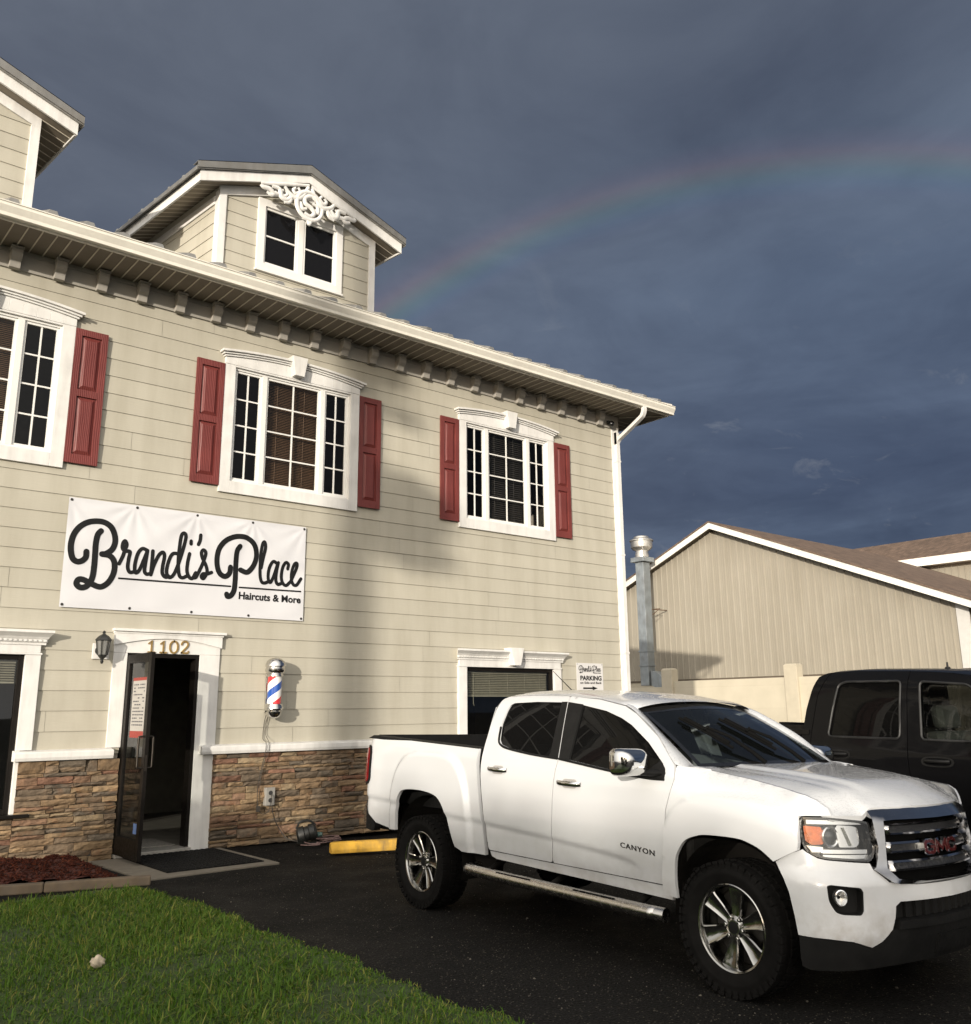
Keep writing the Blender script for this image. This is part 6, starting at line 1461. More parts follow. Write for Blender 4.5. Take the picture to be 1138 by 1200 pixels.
for zc, hh, uu in ((.958,.030,.478), (.862,.029,.488), (.768,.026,.494)):
    outer = rounded([(-uu, zc-hh), (uu, zc-hh), (uu, zc+hh), (-uu, zc+hh)], .02, 3); inner = rounded([(-uu+.055, zc-hh*.62), (uu-.055, zc-hh*.62), (uu-.055, zc+hh*.62), (-uu+.055, zc+hh*.62)], .012, 3)
    g = MB(); sheet(g, outer, lambda u, z: FM(u, z, -.002-.8*max(0, abs(z-zc)-hh*.62)-.05*sstep((abs(u)-uu+.055)/.05)), .018, [inner], back=lambda u, z: FM(u, z, -.04)); BR = g.build('grille_bar', M_SMOKE, GR, smooth=35)
    g = MB(); sheet(g, inner, lambda u, z: FM(u, z, -.018), .05); g.build('mesh_insert', M_MESH, BR)
M_RED = paint('emblem_red', (.045,.006,.006), .25, .1, coat=.6)
GL = {'G': [(.98,.80),(.82,1),(.18,1),(0,.82),(0,.18),(.18,0),(.82,0),(1,.18),(1,.50),(.56,.50)], 'M': [(0,0),(0,1),(.5,.22),(1,1),(1,0)], 'C': [(.98,.78),(.82,1),(.18,1),(0,.82),(0,.18),(.18,0),(.82,0),(.98,.22)]}
ge, gi = MB(), MB()
for ch, q0, q1 in (('G', -.172, -.082), ('M', -.054, .050), ('C', .078, .165)):
    P = []
    for (a0, b0), (a1, b1) in zip(GL[ch], GL[ch][1:]): P += [(a0+(a1-a0)*k/3, b0+(b1-b0)*k/3) for k in range(3)]
    P = [(q0+(q1-q0)*a, .826+.060*b) for a, b in P+[GL[ch][-1]]]
    ge.stroke(P, .027, lambda a, b, h: FM(-a, b, h), -.03, .022); gi.stroke(P, .0165, lambda a, b, h: FM(-a, b, h), .0225, .0265)
ge.build('emblem_rim', M_CHROME, GR, recalc=False); gi.build('emblem', M_RED, GR, recalc=False)
text_mesh('badge', 'CANYON', paint('badge_dark', (.05,.045,.04), .3, .1, metal=.7), FD0(TRK), lambda a, b, h: FR.p(a, Wc(a, b-.078*(a-2.4))+h, b-.078*(a-2.4)), 2.405, 2.705, .737, .032, .008, 1.12, (.0005, .004))
M_BGLASS = glass_mat('black_truck_rear_glass', (.11,.11,.11), .01, .72, (.004,.004,.004), 1.22)
M_BGLASS2 = glass_mat('black_truck_front_glass', (.80,.86,.80), .01, .06, ior=1.3)
M_BPLAST = paint('black_door_plastic', (.010,.010,.010), .42, .2, 12, spec=.2)
M_SEAL = paint('window_seal', (.016,.016,.016), .5, .2, 12)
# ------------------------------------------------------------------ the black crew-cab pickup behind
ab = radians(11); db_ = Vector((-sin(ab), -cos(ab), 0)); eb_ = Vector((-cos(ab), sin(ab), 0))
FB = Frame(Vector((8.32208, -5.62283, -.066))-eb_*.985, db_, eb_, (0,0,1))
M_BPAINT = m_carpaint('black_car_paint', (.003,.003,.0035), .0, .5, (.012,.011,.009,1))
M_BPAINT.node_tree.nodes['Principled BSDF'].inputs['Coat Weight'].default_value = .22; M_BPAINT.node_tree.nodes['Principled BSDF'].inputs['Specular IOR Level'].default_value = .06
BT = thing('black_pickup', 'black crew-cab pickup truck parked beyond the white one', 'pickup truck', mat=FB.matrix())
WB2 = itp([(.35,.90),(.55,.945),(.75,.975),(.95,.985),(1.15,.985),(1.28,.972),(1.37,.948),(1.45,.925),(1.6,.885),(1.75,.845),(1.86,.81),(1.93,.775),(2.0,.72),(2.05,.66)])
def flB(s, z):
    k = 0
    for s0 in (0, 3.57): k = max(k, flare(s, z, s0, .60, .40, .68, .018))
    nose = .0
    if s > 4.25: q = min(1, (s-4.25)/.35); nose = .22*(1-math.sqrt(max(0, 1-q*q)))
    if s < -1.05: q = min(1, (-1.05-s)/.2); nose = .14*(1-math.sqrt(max(0, 1-q*q)))
    return WB2(z)+k-nose
WBf = lambda s, z: flB(s, z)-.16*sstep((z-(1.34-.05*(s-3.1)))/.14)*(1 if s > 3.05 else 0)
def arch(s0, r=.47, z0=.43): return [(s0+r*cos(t), z0+r*sin(t)*1.02) for t in np.linspace(pi+.12, -.12, 14)]
BB = [(-1.24,.62)]+arch(0)+[(.68,.50),(.685,1.0),(.68,1.470),(-1.24,1.52)]
RDB = [(.828,.53),(1.885,.53),(1.898,1.08),(1.862,1.50),(1.815,2.0),(1.667,2.006),(1.2,2.024),(.96,2.022),(.922,2.0),(.847,1.80),(.817,1.45),(.826,1.17)]
CCB = [(.70,.5),(.820,.5),(.818,1.17),(.809,1.45),(.839,1.80),(.914,2.003),(.95,2.022),(.876,2.015),(.80,1.982),(.77,1.888),(.723,1.67),(.70,1.43)]
RWB = rounded([(1.012,1.426),(1.796,1.42),(1.758,1.915),(1.15,1.925),(1.075,1.90),(1.043,1.683)], .05, 4)
FDB = [(1.893,.53),(3.00,.53),(3.03,1.15),(3.12,1.39),(2.95,1.50),(2.62,1.80),(2.44,1.925),(2.2,1.972),(1.823,2.0),(1.870,1.50),(1.906,1.08)]
FWB = rounded([(2.009,1.418),(2.95,1.405),(2.80,1.55),(2.52,1.79),(2.40,1.868),(1.95,1.905)], .04, 4)
FEB = [(3.008,.50)]+arch(3.57)+[(4.40,.62),(4.55,.70),(4.58,1.08),(4.50,1.16),(4.2,1.235),(3.6,1.315),(3.13,1.385),(3.038,1.15)]
for sg in (1, -1):
    fb2 = lambda f, o=0: (lambda s, z: FB.p(s, sg*(f(s, z)+o), z))
    g = MB(); sheet(g, BB, fb2(flB), .06, back=fb2(flB, -.03)); g.build('bed_side', M_BPAINT, BT, smooth=40)
    g = MB(); sheet(g, CCB, fb2(flB), .045, back=fb2(flB, -.02)); g.build('cab_corner', M_BPAINT, BT, smooth=40)
    g = MB(); sheet(g, RDB, fb2(flB), .045, [RWB], back=fb2(flB, -.02)); RD = g.build('rear_door', M_BPAINT, BT, smooth=40)
    g = MB(); sheet(g, RWB, fb2(flB, -.018), .1); g.build('window', M_BGLASS, RD, smooth=60)
    g = MB(); sheet(g, FDB, fb2(flB), .045, [FWB], back=fb2(flB, -.02)); FDk = g.build('front_door', M_BPAINT, BT, smooth=40)
    g = MB(); sheet(g, FWB, fb2(flB, -.018), .1); g.build('window', M_BGLASS2, FDk, smooth=60)
    for D, WO in ((RD, RWB), (FDk, FWB)):
        g = MB(); P = resample(WO, .06); g.tube([FB.p(s, sg*(flB(s, z)-.002), z) for s, z in P+[P[0]]], .011, 6); g.build('window_seal', M_SEAL, D, smooth=60)
    for D, a0, z in ((RD, 1.005, 1.27), (FDk, 2.035, 1.245)):
        g = MB(); ov = [(a0+.13+.15*math.copysign(abs(cos(t))**.7, cos(t)), z+.042*math.copysign(abs(sin(t))**.7, sin(t))) for t in np.linspace(0, 2*pi, 25)[:-1]]
        sheet(g, ov, fb2(flB, .004), .03, [[(a0+.13+(s-a0-.13)*.86, z+(q-z)*.74) for s, q in ov]], back=fb2(flB, -.01)); sheet(g, [(a0+.13+(s-a0-.13)*.88, z+(q-z)*.78) for s, q in ov], fb2(flB, -.006), .05)
        P = [(a0+.02,.006),(a0+.05,.03),(a0+.13,.036),(a0+.21,.03),(a0+.245,.006)]; g.tube([FB.p(s, sg*(flB(s, z)+o), z+.006) for s, o in P], .014, 8); g.build('handle', M_BPLAST, D, smooth=40)
    g = MB(); sheet(g, FEB, fb2(WBf), .05, back=fb2(WBf, -.02)); g.build('fender', M_BPAINT, BT, smooth=40)
    for a in (0, 3.57): wheel(FB, a, .86, .40, BT, sg, .25, 5, .27, M_ALLOY, .2)
    MR = thing_part('mirror', BT); g = MB(); g.prism([FB.p(2.72, sg*w, z) for w, z in rounded([(1.02,1.33),(1.24,1.33),(1.26,1.58),(1.04,1.58)], .05)], FB.d*.13); g.tube([FB.p(2.85, sg*.93, 1.38), FB.p(2.79, sg*1.06, 1.42)], .03, 8); g.build('mirror_shell', M_BPLAST, MR, bevel=.03)
    g = MB(); sheet(g, rounded([(-1.22,1.0),(-1.12,1.0),(-1.12,1.42),(-1.22,1.42)], .02), fb2(flB, .008), .06, back=fb2(flB, -.02)); g.build('tail_lamp', M_REDL, BT, smooth=40)
    g = MB(); sheet(g, rounded([(4.28,.98),(4.57,.96),(4.57,1.14),(4.48,1.15),(4.30,1.17)], .03), fb2(WBf, .006), .05, back=fb2(WBf, -.03)); g.build('headlight', M_LAMPCHR, BT, smooth=40)
# roof, screens, hood, nose
def rB(s): return float(np.interp(s, [.79,.83,.88,.96,1.2,1.67,2.0,2.25,2.44], [1.955,1.99,2.012,2.023,2.025,2.006,1.989,1.967,1.926]))
g = MB(); rows = []
for s in [.79,.81,.83,.855,.88,.92,.96]+list(np.linspace(1.1, 2.44, 15)):
    z = rB(s); we = WB2(z)-.003; rows.append([g.v(FB.p(s, we*math.copysign(1-(1-abs(k/10))**1.2, k), z+.03*(1-abs(k/10)**2.5))) for k in range(-10, 11)])
for a_, b_ in zip(rows, rows[1:]):
    for k in range(20): g.f(a_[k], a_[k+1], b_[k+1], b_[k])
g.build('roof', M_BPAINT, BT, smooth=50)
g = MB(); g.lathe([(.03,1.965),(.022,1.985),(.01,1.99),(.008,2.03),(0,2.031)], FB.p(1.75,.1,.06), (0,0,1), 12); g.build('aerial', M_BPLAST, BT, smooth=40)
g = MB(); zs = [.6,1.0,1.2,1.4,1.6,1.75,1.89,1.96]; cs2 = lambda z: float(np.interp(z, [.6,1.25,1.43,1.67,1.89,1.97], [.70,.70,.704,.724,.77,.80]))
sheet(g, [(-WB2(z)+.004, z) for z in zs]+[(WB2(z)-.004, z) for z in zs[::-1]], lambda w, z: FB.p(cs2(z), w, z), .1, [rounded([(-.6,1.45),(.6,1.45),(.55,1.78),(-.55,1.78)], .06)]); g.build('cab_back', M_BPAINT, BT, smooth=50)
g = MB(); sheet(g, rounded([(-.61,1.44),(.61,1.44),(.56,1.79),(-.56,1.79)], .06), lambda w, z: FB.p(cs2(z)+.01, w, z), .2); g.build('rear_window', M_BGLASS, BT)
def WS2(u, t): b = np.array([3.10+.14*(1-u*u), .86*u, 1.38]); a = np.array([2.44+.12*(1-u*u), .74*u, 1.94+.035*(1-u*u)]); q = b+(a-b)*t; return FB.p(*q)
g = MB(); G_ = [[g.v(WS2(-1+i/8, j/6)) for j in range(7)] for i in range(17)]
for i in range(16):
    for j in range(6): g.f(G_[i][j], G_[i+1][j], G_[i+1][j+1], G_[i][j+1])
g.build('windscreen', M_BGLASS2, BT, smooth=60)
g = MB()
for sg in (1, -1):
    E1 = [(2.27,1.962),(2.44,1.92),(2.64,1.785),(2.97,1.49),(3.13,1.385)]; pr = None
    for k, (s, z) in enumerate(E1):
        q = WS2(sg, 1-k/4); cur = (g.v(FB.p(s, sg*(WB2(z)-.003), z)), g.v(q))
        if pr: g.f(pr[0], pr[1], cur[1], cur[0])
        pr = cur
g.build('windscreen_pillar', M_BPAINT, BT, smooth=60)
zh2 = lambda s: float(np.interp(s, [3.05,3.13,3.6,4.2,4.5,4.6], [1.39,1.385,1.315,1.235,1.16,1.10]))
HB = [(3.13,-.80),(3.13,.80),(3.6,.80),(4.2,.79),(4.5,.70),(4.58,.60),(4.62,0),(4.58,-.60),(4.5,-.70),(4.2,-.79),(3.6,-.80)]
g = MB(); sheet(g, HB, lambda s, w: FB.p(s, w, zh2(s)+.05*(1-(w/.85)**2)*sstep((4.62-s)/.3)-.004), .07, back=lambda s, w: FB.p(s, w, zh2(s)-.04)); g.build('hood', M_BPAINT, BT, smooth=50)
g = MB(); nose = lambda w, z, o=0: FB.p(4.66-.12*(w/.8)**2+o+.05*sstep((.72-z)/.1), w, z)
sheet(g, rounded([(-.80,.48),(.80,.48),(.82,.78),(-.82,.78)], .04), nose, .08, back=lambda w, z: nose(w, z, -.2)); g.build('front_bumper', M_BPAINT, BT, smooth=40)
g = MB(); sheet(g, rounded([(-.52,.80),(.52,.80),(.56,1.13),(-.56,1.13)], .05), lambda w, z: nose(w, z, -.02), .08, [rounded([(-.45,.85),(-.02,.85),(-.02,.96),(-.46,.96)], .02), rounded([(.02,.85),(.45,.85),(.46,.96),(.02,.96)], .02), rounded([(-.47,1.0),(-.02,1.0),(-.02,1.09),(-.48,1.09)], .02), rounded([(.02,1.0),(.47,1.0),(.48,1.09),(.02,1.09)], .02)], back=lambda w, z: nose(w, z, -.08)); g.build('grille', M_BPLAST, BT, smooth=40)
g = MB(); bx2 = lambda a0, a1, w0, w1, z0, z1: g.hexa([FB.p(a, w, z) for z in (z0, z1) for a, w in ((a0,w0),(a1,w0),(a1,w1),(a0,w1))])
bx2(-1.1,4.45,-.52,.52,.42,.62); bx2(.92,3.0,-.88,.88,.50,.62); bx2(3.0,4.4,-.55,.55,.6,1.05); bx2(.70,.82,-.86,.86,.5,.9); bx2(-.05,.05,-.75,.75,.34,.46); bx2(3.52,3.62,-.75,.75,.34,.46); bx2(4.3,4.52,-.60,.60,.55,1.08)
for sg in (1, -1):
    liner(g, FB, 0, .43, .49, .5, .955, sg); liner(g, FB, 3.57, .43, .49, .5, .955, sg); bx2(*(.92,2.98), *sorted((sg*.86,sg*.90)), .6, 1.33); bx2(-1.2,.78,*sorted((sg*.78,sg*.94)),1.44,1.485); bx2(-1.2,.78,*sorted((sg*.78,sg*.80)),.82,1.44)
bx2(-1.2,.78,-.78,.78,.80,.82); bx2(.76,.785,-.78,.78,.82,1.44); bx2(2.98,3.05,-.86,.86,.5,1.33)
g.build('chassis', M_UNDER, BT)
g = MB(); g.prism([FB.p(-1.27,w,z) for w, z in rounded([(-.80,.80),(.80,.80),(.80,1.50),(-.80,1.50)], .04)], FB.d*.06); g.build('tailgate', M_BPAINT, BT, bevel=.01)
g = MB(); g.prism([FB.p(s,-.92,z) for s, z in [(-1.24,.58),(-1.42,.58),(-1.44,.62),(-1.44,.76),(-1.24,.78)]], FB.e*1.84); g.build('rear_bumper', M_CHROME2, BT, bevel=.01)
g = MB(); bx = lambda a0, a1, w0, w1, z0, z1, tilt=0: g.hexa([FB.p(a+(tilt if z == z1 else 0), w, z) for z in (z0, z1) for a, w in ((a0,w0),(a1,w0),(a1,w1),(a0,w1))])
for w in (-.70, .16):
    bx(2.0,2.5,w,w+.54,.62,.92); bx(1.98,2.14,w,w+.54,.92,1.48,-.12); bx(1.86,1.97,w+.13,w+.41,1.50,1.70,-.02)
bx(1.1,1.6,-.72,.72,.62,.95); bx(1.05,1.18,-.72,.72,.95,1.48,-.06)
g.prism([FB.p(s,-.86,z) for s, z in [(3.08,1.33),(2.78,1.30),(2.66,1.2),(2.68,.8),(3.08,.7)]], FB.e*1.72)
g.build('cabin_seats', M_SEAT, BT, bevel=.04)
# ------------------------------------------------------------------ metal-sided building, block fence and exhaust duct behind
def m_metal_siding():
    m, nt, p = nodes_of('beige_metal_siding'); p.inputs['Roughness'].default_value = .5; p.inputs['Specular IOR Level'].default_value = .4
    a = ramp(nt, [(.3, (.275,.25,.203)), (.7, (.31,.283,.232))], noise(nt, .5, 4))
    st = ramp(nt, [(.4, (1,1,1)), (.75, (.88,.87,.85))], noise(nt, 1, 4, .6, stretched(nt, 2.5, 2.5, .25)))
    nt.links.new(mixc(nt, a.outputs[0], st.outputs[0], 1, 'MULTIPLY'), p.inputs['Base Color']); return m
M_MET = m_metal_siding()
def m_shingle():
    m, nt, p = nodes_of('brown_shingle'); p.inputs['Roughness'].default_value = .9
    b = N(nt, 'ShaderNodeTexBrick', i_Scale=1.0, offset=.5); b.inputs['Brick Width'].default_value = .34; b.inputs['Row Height'].default_value = .16; b.inputs['Mortar Size'].default_value = .006
    b.inputs['Color1'].default_value = (.105,.070,.050,1); b.inputs['Color2'].default_value = (.155,.105,.075,1); b.inputs['Mortar'].default_value = (.06,.04,.03,1)
    nt.links.new(coord(nt), b.inputs['Vector'])
    n1 = ramp(nt, [(.3, (.75,.75,.75)), (.7, (1.25,1.25,1.25))], noise(nt, 2.5, 5)); nt.links.new(mixc(nt, b.outputs['Color'], n1.outputs[0], 1, 'MULTIPLY'), p.inputs['Base Color'])
    bump(nt, p, noise(nt, 40, 3), .5, .01); return m
M_SHG = m_shingle()
M_WHT = paint('white_fascia', (.74,.72,.67), .5, .05, 2, dirt=.2)
GX, GY, GZ, GS = 31.7, 11.5, 9.14, .4167          # gable wall plane, peak, pitch
MBLD = thing('metal_building', 'beige ribbed metal building with brown shingle roof and white rake boards', 'building', (38, 8, 0))
ya, yb_ = 1.75, 23.0
g = MB(); top = lambda y: GZ-.16-GS*abs(y-GY)
y = ya; prev = None; ribs = []
while y < yb_:
    ribs += [(y, 0), (y+.225, 0), (y+.245, .030), (y+.285, .030), (y+.305, 0)]
    y += .305
ribs = sorted(set(ribs)); ribs = [r for r in ribs if r[0] <= yb_]
if True:
    rows = []
    pts = []
    for (y, o) in ribs: pts.append((y, o))
    # the peak needs its own column
    pts = sorted(set(pts+[(GY, 0)]))
    for (y0, o0), (y1, o1) in zip(pts, pts[1:]):
        if y1-y0 < 1e-6: continue
        g.poly([(GX-o0, y0, 2.80), (GX-o1, y1, 2.80), (GX-o1, y1, top(y1)), (GX-o0, y0, top(y0))])
    # minor ribs between
    for k in range(int((yb_-ya)/.305)):
        for q in (.075, .15):
            y0 = ya+k*.305+q; g.box(GX-.007, GX-.0005, y0-.008, y0+.008, 2.80, min(top(y0-.008), top(y0+.008)))
g.build('ribbed_siding', M_MET, MBLD)
g = MB(); L = 40
g.box(GX+.05, GX+L, ya, yb_, 0, 5.0); g.build('wall', M_MET, MBLD)
g = MB(); g.box(GX-.05, GX+.05, ya, yb_, 2.73, 2.80); g.build('base_shadow_strip', paint('shadow_strip_paint', (.09,.07,.05), .7, .1), MBLD)  # dark strip stands for the shadow line under the siding
g = MB(); g.box(GX-.012, GX+.049, ya, yb_, 0, 2.7295); g.build('block_base', paint('cream_block', (.42,.38,.295), .85, .1, 4, .4), MBLD)
g = MB(); g.box(GX-.06, GX-.0345, 1.70, 2.12, 2.81, top(1.9)-.05); g.build('end_panel', paint('grey_white_panel', (.50,.49,.47), .5, .05), MBLD)
OVX = GX-.45
g = MB()
for sg in (-1, 1):
    y1 = GY+sg*11.2; z1 = GZ-GS*11.2
    g.prism([(OVX, GY, GZ+.0), (OVX, y1, z1), (OVX, y1, z1-.25), (OVX, GY, GZ-.25)], (.05, 0, 0))
    a, b = sorted((y1, y1+sg*.05)); g.box(OVX, GX+L, a, b, z1-.25, z1)
g.build('rake_board', M_WHT, MBLD)
g = MB()
for sg in (-1, 1):
    y1 = GY+sg*11.2; z1 = GZ-GS*11.2
    g.prism([(OVX+.051, GY, GZ-.17), (OVX+.051, y1, z1-.17), (OVX+.051, y1, z1-.16), (OVX+.051, GY, GZ-.16)], (.39, 0, 0))
g.build('soffit', paint('dark_tan_soffit', (.19,.16,.12), .8, .1), MBLD)
g = MB()
for sg in (-1, 1):
    y1 = GY+sg*11.28; z1 = GZ-GS*11.28
    g.prism([(OVX-.04, GY, GZ+.003), (OVX-.04, y1, z1+.003), (OVX-.04, y1, z1+.06), (OVX-.04, GY, GZ+.06)], (L+.5, 0, 0))
g.build('roof', M_SHG, MBLD)
# cross wing on the right with its eave towards us
WX = 44.0
def wing():
    t = thing('building_wing', 'rear building wing with brown shingle roof above beige ribbed wall', 'building', (48, -3, 0))
    y0, y1 = -22, 16; ze = 8.55; ridge = 10.12; rx = 48.0
    g = MB(); g.box(WX+.6, 2*rx-WX-.6, y0, y1, 0, ze)
    y = y0
    while y < y1: g.box(WX+.565, WX+.5995, y, y+.05, 2, ze-.35); y += .305
    g.build('wall', M_MET, t)
    g = MB(); g.prism([(WX,y0-.4,ze),(rx,y0-.4,ridge),(2*rx-WX,y0-.4,ze),(2*rx-WX,y0-.4,ze-.08),(rx,y0-.4,ridge-.08),(WX,y0-.4,ze-.08)], (0,y1-y0+.8,0)); g.build('roof', M_SHG, t)
    g = MB(); g.box(WX-.03, WX-.001, y0-.4, y1+.4, ze-.42, ze-.03); g.box(WX, WX+.6, y0-.4, y1+.4, ze-.40, ze-.36); g.build('fascia', M_WHT, t)
wing()
# block fence with pilasters
FX = 29.6
M_BLOCK = None
def m_block():
    m, nt, p = nodes_of('cream_block_wall'); p.inputs['Roughness'].default_value = .85
    b = N(nt, 'ShaderNodeTexBrick', i_Scale=1.0, offset=.5); b.inputs['Brick Width'].default_value = .8; b.inputs['Row Height'].default_value = .2; b.inputs['Mortar Size'].default_value = .006; b.inputs['Mortar Smooth'].default_value = .4
    b.inputs['Color1'].default_value = (.47,.425,.335,1); b.inputs['Color2'].default_value = (.495,.45,.355,1); b.inputs['Mortar'].default_value = (.43,.385,.30,1)
    nt.links.new(stretched(nt, 1, 1, 1, (pi/2, 0, pi/2)), b.inputs['Vector'])
    n1 = ramp(nt, [(.35, (.93,.93,.92)), (.7, (1.05,1.05,1.05))], noise(nt, 1.2, 5)); nt.links.new(mixc(nt, b.outputs['Color'], n1.outputs[0], 1, 'MULTIPLY'), p.inputs['Base Color'])
    bump(nt, p, b.outputs['Fac'], -.3, .01); return m
M_BLOCK = m_block()
FN = thing('block_fence', 'cream block fence with capped pilasters in front of metal building', 'fence', (FX, 8, 0))
g = MB(); g.box(FX-.08, FX+.08, 1.4, 12.4, 0, 2.66); g.box(FX-.08, FX+.08, 12.9, 26, 0, 2.45); g.build('panel', M_BLOCK, FN, bevel=.01)
for yc, zt in ((12.65,3.17), (7.10,3.12), (18.2,3.1), (23.7,3.1)):
    g = MB(); g.box(FX-.20, FX+.20, yc-.26, yc+.26, 0, zt-.05)
    b0 = [(FX-.20,yc-.26,zt-.05),(FX+.20,yc-.26,zt-.05),(FX+.20,yc+.26,zt-.05),(FX-.20,yc+.26,zt-.05)]; g.hexa([(x,y,z+.0005) for x,y,z in b0]+[(FX+(x-FX)*.75, yc+(y-yc)*.8, zt) for x,y,z in b0])
    g.build('pilaster', paint('pilaster_paint', (.45,.405,.315), .85, .07, 3, .3), FN, bevel=.015)
# galvanised exhaust duct with fan
DU = thing('exhaust_duct', 'tall galvanised exhaust duct with round fan beside metal building', 'duct', (30.3, 14.5, 0))
M_GALV = paint('galvanised_duct', (.27,.30,.32), .5, .22, 2.2, .05, metal=.45, dirt=.35)
dx0, dx1, dy0, dy1 = 30.29, 30.73, 14.32, 14.76
g = MB(); g.box(dx0, dx1, dy0, dy1, 2.55, 7.78); 
g.build('shaft', M_GALV, DU, bevel=.012)
for z in (3.35, 3.95): g = MB(); g.box(dx0-.03, dx1+.03, dy0-.03, dy1+.03, z, z+.05); g.build('joint_band', M_GALV, DU)
g.build('band', M_GALV, DU) if False else None
g = MB(); g.box(dx0-.14, dx1+.14, dy0-.14, dy1+.14, 7.7805, 7.98); g.build('flange', M_GALV, DU, bevel=.01)
g = MB(); prof = [(14.2,2.55),(14.2,3.15),(14.0,3.12),(13.72,2.98),(13.55,2.75),(13.5,2.5),(13.9,2.42)]
g.prism([(dx0+.02, y, z) for y, z in prof], (dx1-dx0-.04, 0, 0)); g.build('elbow', M_GALV, DU, bevel=.01)
cx_, cy_ = (dx0+dx1)/2, (dy0+dy1)/2
g = MB(); g.lathe([(.30,7.9805),(.30,8.12),(.27,8.2),(.28,8.28),(.38,8.33),(.46,8.42),(.475,8.56),(.475,8.68),(.52,8.70),(.52,8.74),(.45,8.79),(.34,8.82),(.32,8.90),(.18,8.93),(0,8.94)], (cx_,cy_,0), n=32)
g.build('fan_hood', paint('aluminium_fan', (.56,.54,.50), .32, .12, 6, metal=.7, dirt=.3), DU, smooth=35)
g = MB(); g.box(dx0-.16, dx0-.09, dy0+.1, dy0+.25, 8.42, 8.62); g.tube([(dx0-.2,dy0-.05,8.6),(dx0-.1,dy0-.12,8.3),(dx0,dy0-.13,7.9)], .02, 6); g.build('motor_box', paint('fan_motor', (.35,.33,.30), .5, .1, metal=.4), DU)
g = MB(); g.tube([(30.74,dy0-.02,5.75),(31.64,dy0-.05,5.75)], .02, 6); g.tube([(30.74,dy0+.1,5.75),(30.74,dy0-.42,5.75),(30.74,dy0-.02,5.52)], .02, 6); g.build('bracket', paint('rusty_bracket', (.15,.085,.05), .8, .3, metal=.4), DU)
# pale far terrain so the ground does not end at the buildings
SHADE_ROW = [(-6.6+.2*((i*7)%3-1), -8.1-1.2*i, (2.9,2.95,2.6,2.2,2.1,2.15,2.2,2.1,2.2,2.15,2.2,2.2,2.2,2.2,2.2)[i]) for i in range(15)]  # spots and heights of the added row, set for its shade
# ------------------------------------------------------------------ unseen trees: one inferred from its facade shadow, two rows added for shade
M_BARK = paint('bark', (.10,.075,.055), .95, .3, 9, .8)
M_LEAF = m_grass('tree_leaf', (.018,.035,.010), (.040,.070,.018), (.075,.105,.03))
def leaf_cloud(clumps, n, size, rng):
    """leaf-sized faces spread through ellipsoidal clumps"""
    cs = np.array([c[:3] for c in clumps]); rs = np.array([c[3] for c in clumps]); w = rs**2; w /= w.sum()
    k = rng.choice(len(cs), n, p=w); d = rng.normal(0, 1, (n, 3)); d /= np.linalg.norm(d, axis=1)[:, None]
    P = cs[k]+d*(rs[k]*rng.uniform(.35, 1.05, n)**.6)[:, None]*np.array([1, 1, .8])
    a = rng.normal(0, 1, (n, 3)); a /= np.linalg.norm(a, axis=1)[:, None]; b = np.cross(a, rng.normal(0, 1, (n, 3))); b /= np.linalg.norm(b, axis=1)[:, None]
    s = (size*rng.uniform(.6, 1.4, n))[:, None]
    V = np.stack([P-a*s, P+b*s*.45, P+a*s, P-b*s*.45], 1).reshape(-1, 3); F = np.arange(4*n).reshape(-1, 4)
    return V, F, np.repeat(np.clip(.5+.25*sm_noise(P[:, 0], P[:, 1]+P[:, 2], 4, 1.2)+rng.normal(0, .12, n), 0, 1), 4)
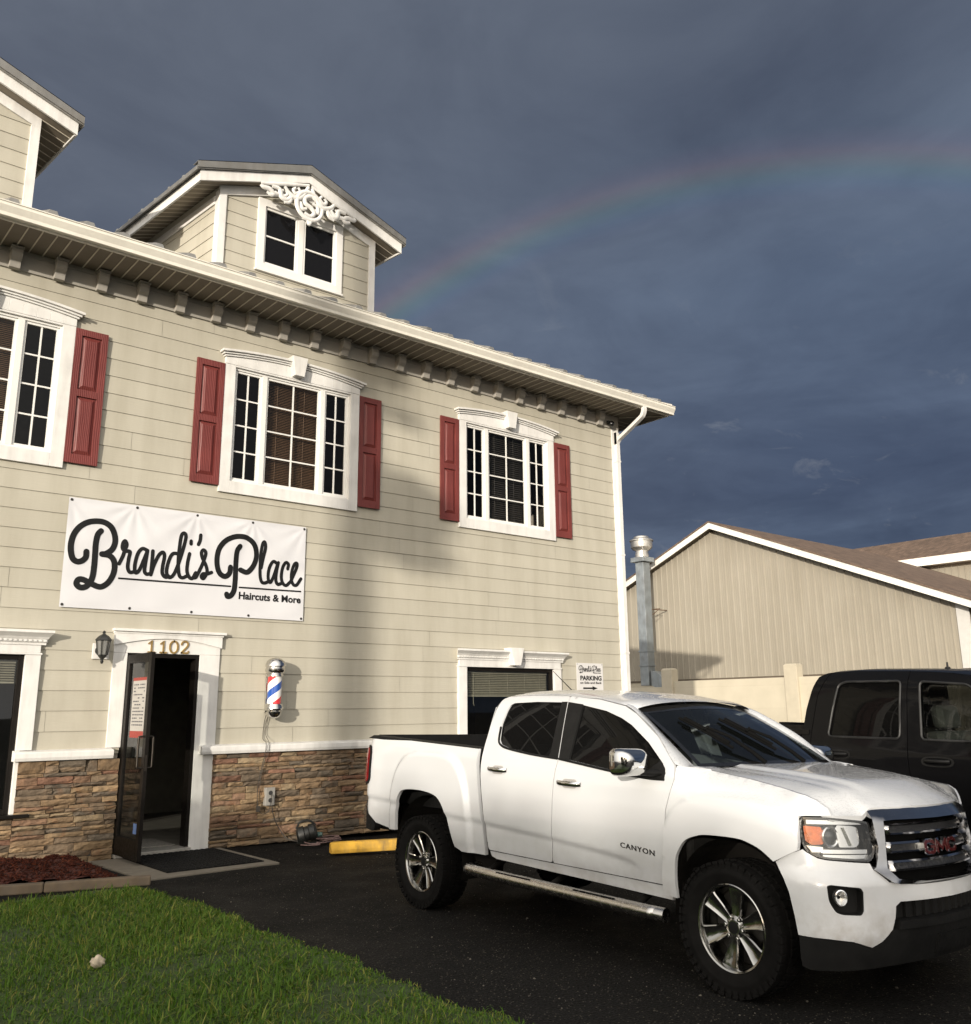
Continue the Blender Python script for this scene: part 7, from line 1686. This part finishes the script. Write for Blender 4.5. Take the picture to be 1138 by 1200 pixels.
def tree(name, label, x, y, trunk_r, h, clumps, n, size, seed, group=None, limbs=()):
    rng = np.random.default_rng(seed); t = thing(name, label, 'tree', (x, y, 0), group)
    g = MB(); P = [(x+.04*sin(k*1.3+seed), y+.04*cos(k*1.7), h*k/8) for k in range(9)]
    g.tube(cat(P, 3), [trunk_r*(1.35-.1*i if i < 3 else 1.05-.55*(i/24)) for i in range(25)], 14)
    for (a, b, r) in limbs: g.tube(cat([a, tuple((np.array(a)*.4+np.array(b)*.6)+np.array([0,0,.15])), b], 4), [r*(1-.07*i) for i in range(9)], 8)
    g.build('trunk', M_BARK, t, smooth=60)
    V, F, T = leaf_cloud(clumps, n, size, rng); np_mesh('crown', V, F, M_LEAF, T, t)
def sun_back(px, pz, dist):
    """the point that lies `dist` metres towards the sun from the facade point (px, 0, pz)"""
    return Vector((px, 0, pz))+S*dist
b = sun_back(7.09, 0, 36)
tx, ty = b.x, b.y
q = lambda px, pz, d=36: tuple(sun_back(px, pz, d))
cl = [(*q(7.75,4.85),.55), (*q(8.05,4.45),.45), (*q(7.7,4.2),.4), (*q(8.2,4.0),.42), (*q(8.05,4.7),.55), (*q(7.35,6.75),.42), (*q(7.9,6.15),.25), (*q(7.2,13.2),1.2), (*q(5.6,13.9),1.3), (*q(8.8,14.3),1.4), (*q(7.1,15.2),1.7)]
tree('shade_tree', 'tall tree standing behind the viewer', tx, ty, .265, 21.5, cl, 9500, .10, 2, limbs=[((tx,ty,9.7), q(7.75,4.7), .07), ((tx,ty,11.5), q(7.4,6.8), .07), ((tx,ty,18.3), q(5.6,13.9), .08)])
# unseen bushy row, added to keep the low sun off grass and drive
rng = np.random.default_rng(21)
for i, (x, y, h) in enumerate(SHADE_ROW):
    cl = [(x+rng.normal(0, .35), y+rng.normal(0, .5), h*rng.uniform(.15, .90), rng.uniform(.32, .55)) for _ in range(26)]
    tree('shade_row_tree', 'unseen bushy evergreen added to shade the lawn', x, y, .09, h*.8, cl, 5200, .075, 30+i, 'unseen evergreens added to shade the lawn')

# unseen far tree line, added to shade the lower half of the trucks
rng = np.random.default_rng(77)
for i in range(7):
    x, y = -32.5+rng.uniform(-.8, .8), -29.6-2.15*i; top = (8.65, 8.85, 9.1, 9.6, 9.85, 9.95, 9.95)[i]+rng.uniform(-.12, .12)
    cl = [(x+rng.normal(0, .7), y+rng.normal(0, .85), top*rng.uniform(.30, .93), rng.uniform(.55, .95)) for _ in range(24)]
    tree('far_shade_tree', 'unseen broad tree added to shade the parked trucks', x, y, .16, top*.8, cl, 7000, .15, 60+i, 'unseen trees added to shade the trucks')
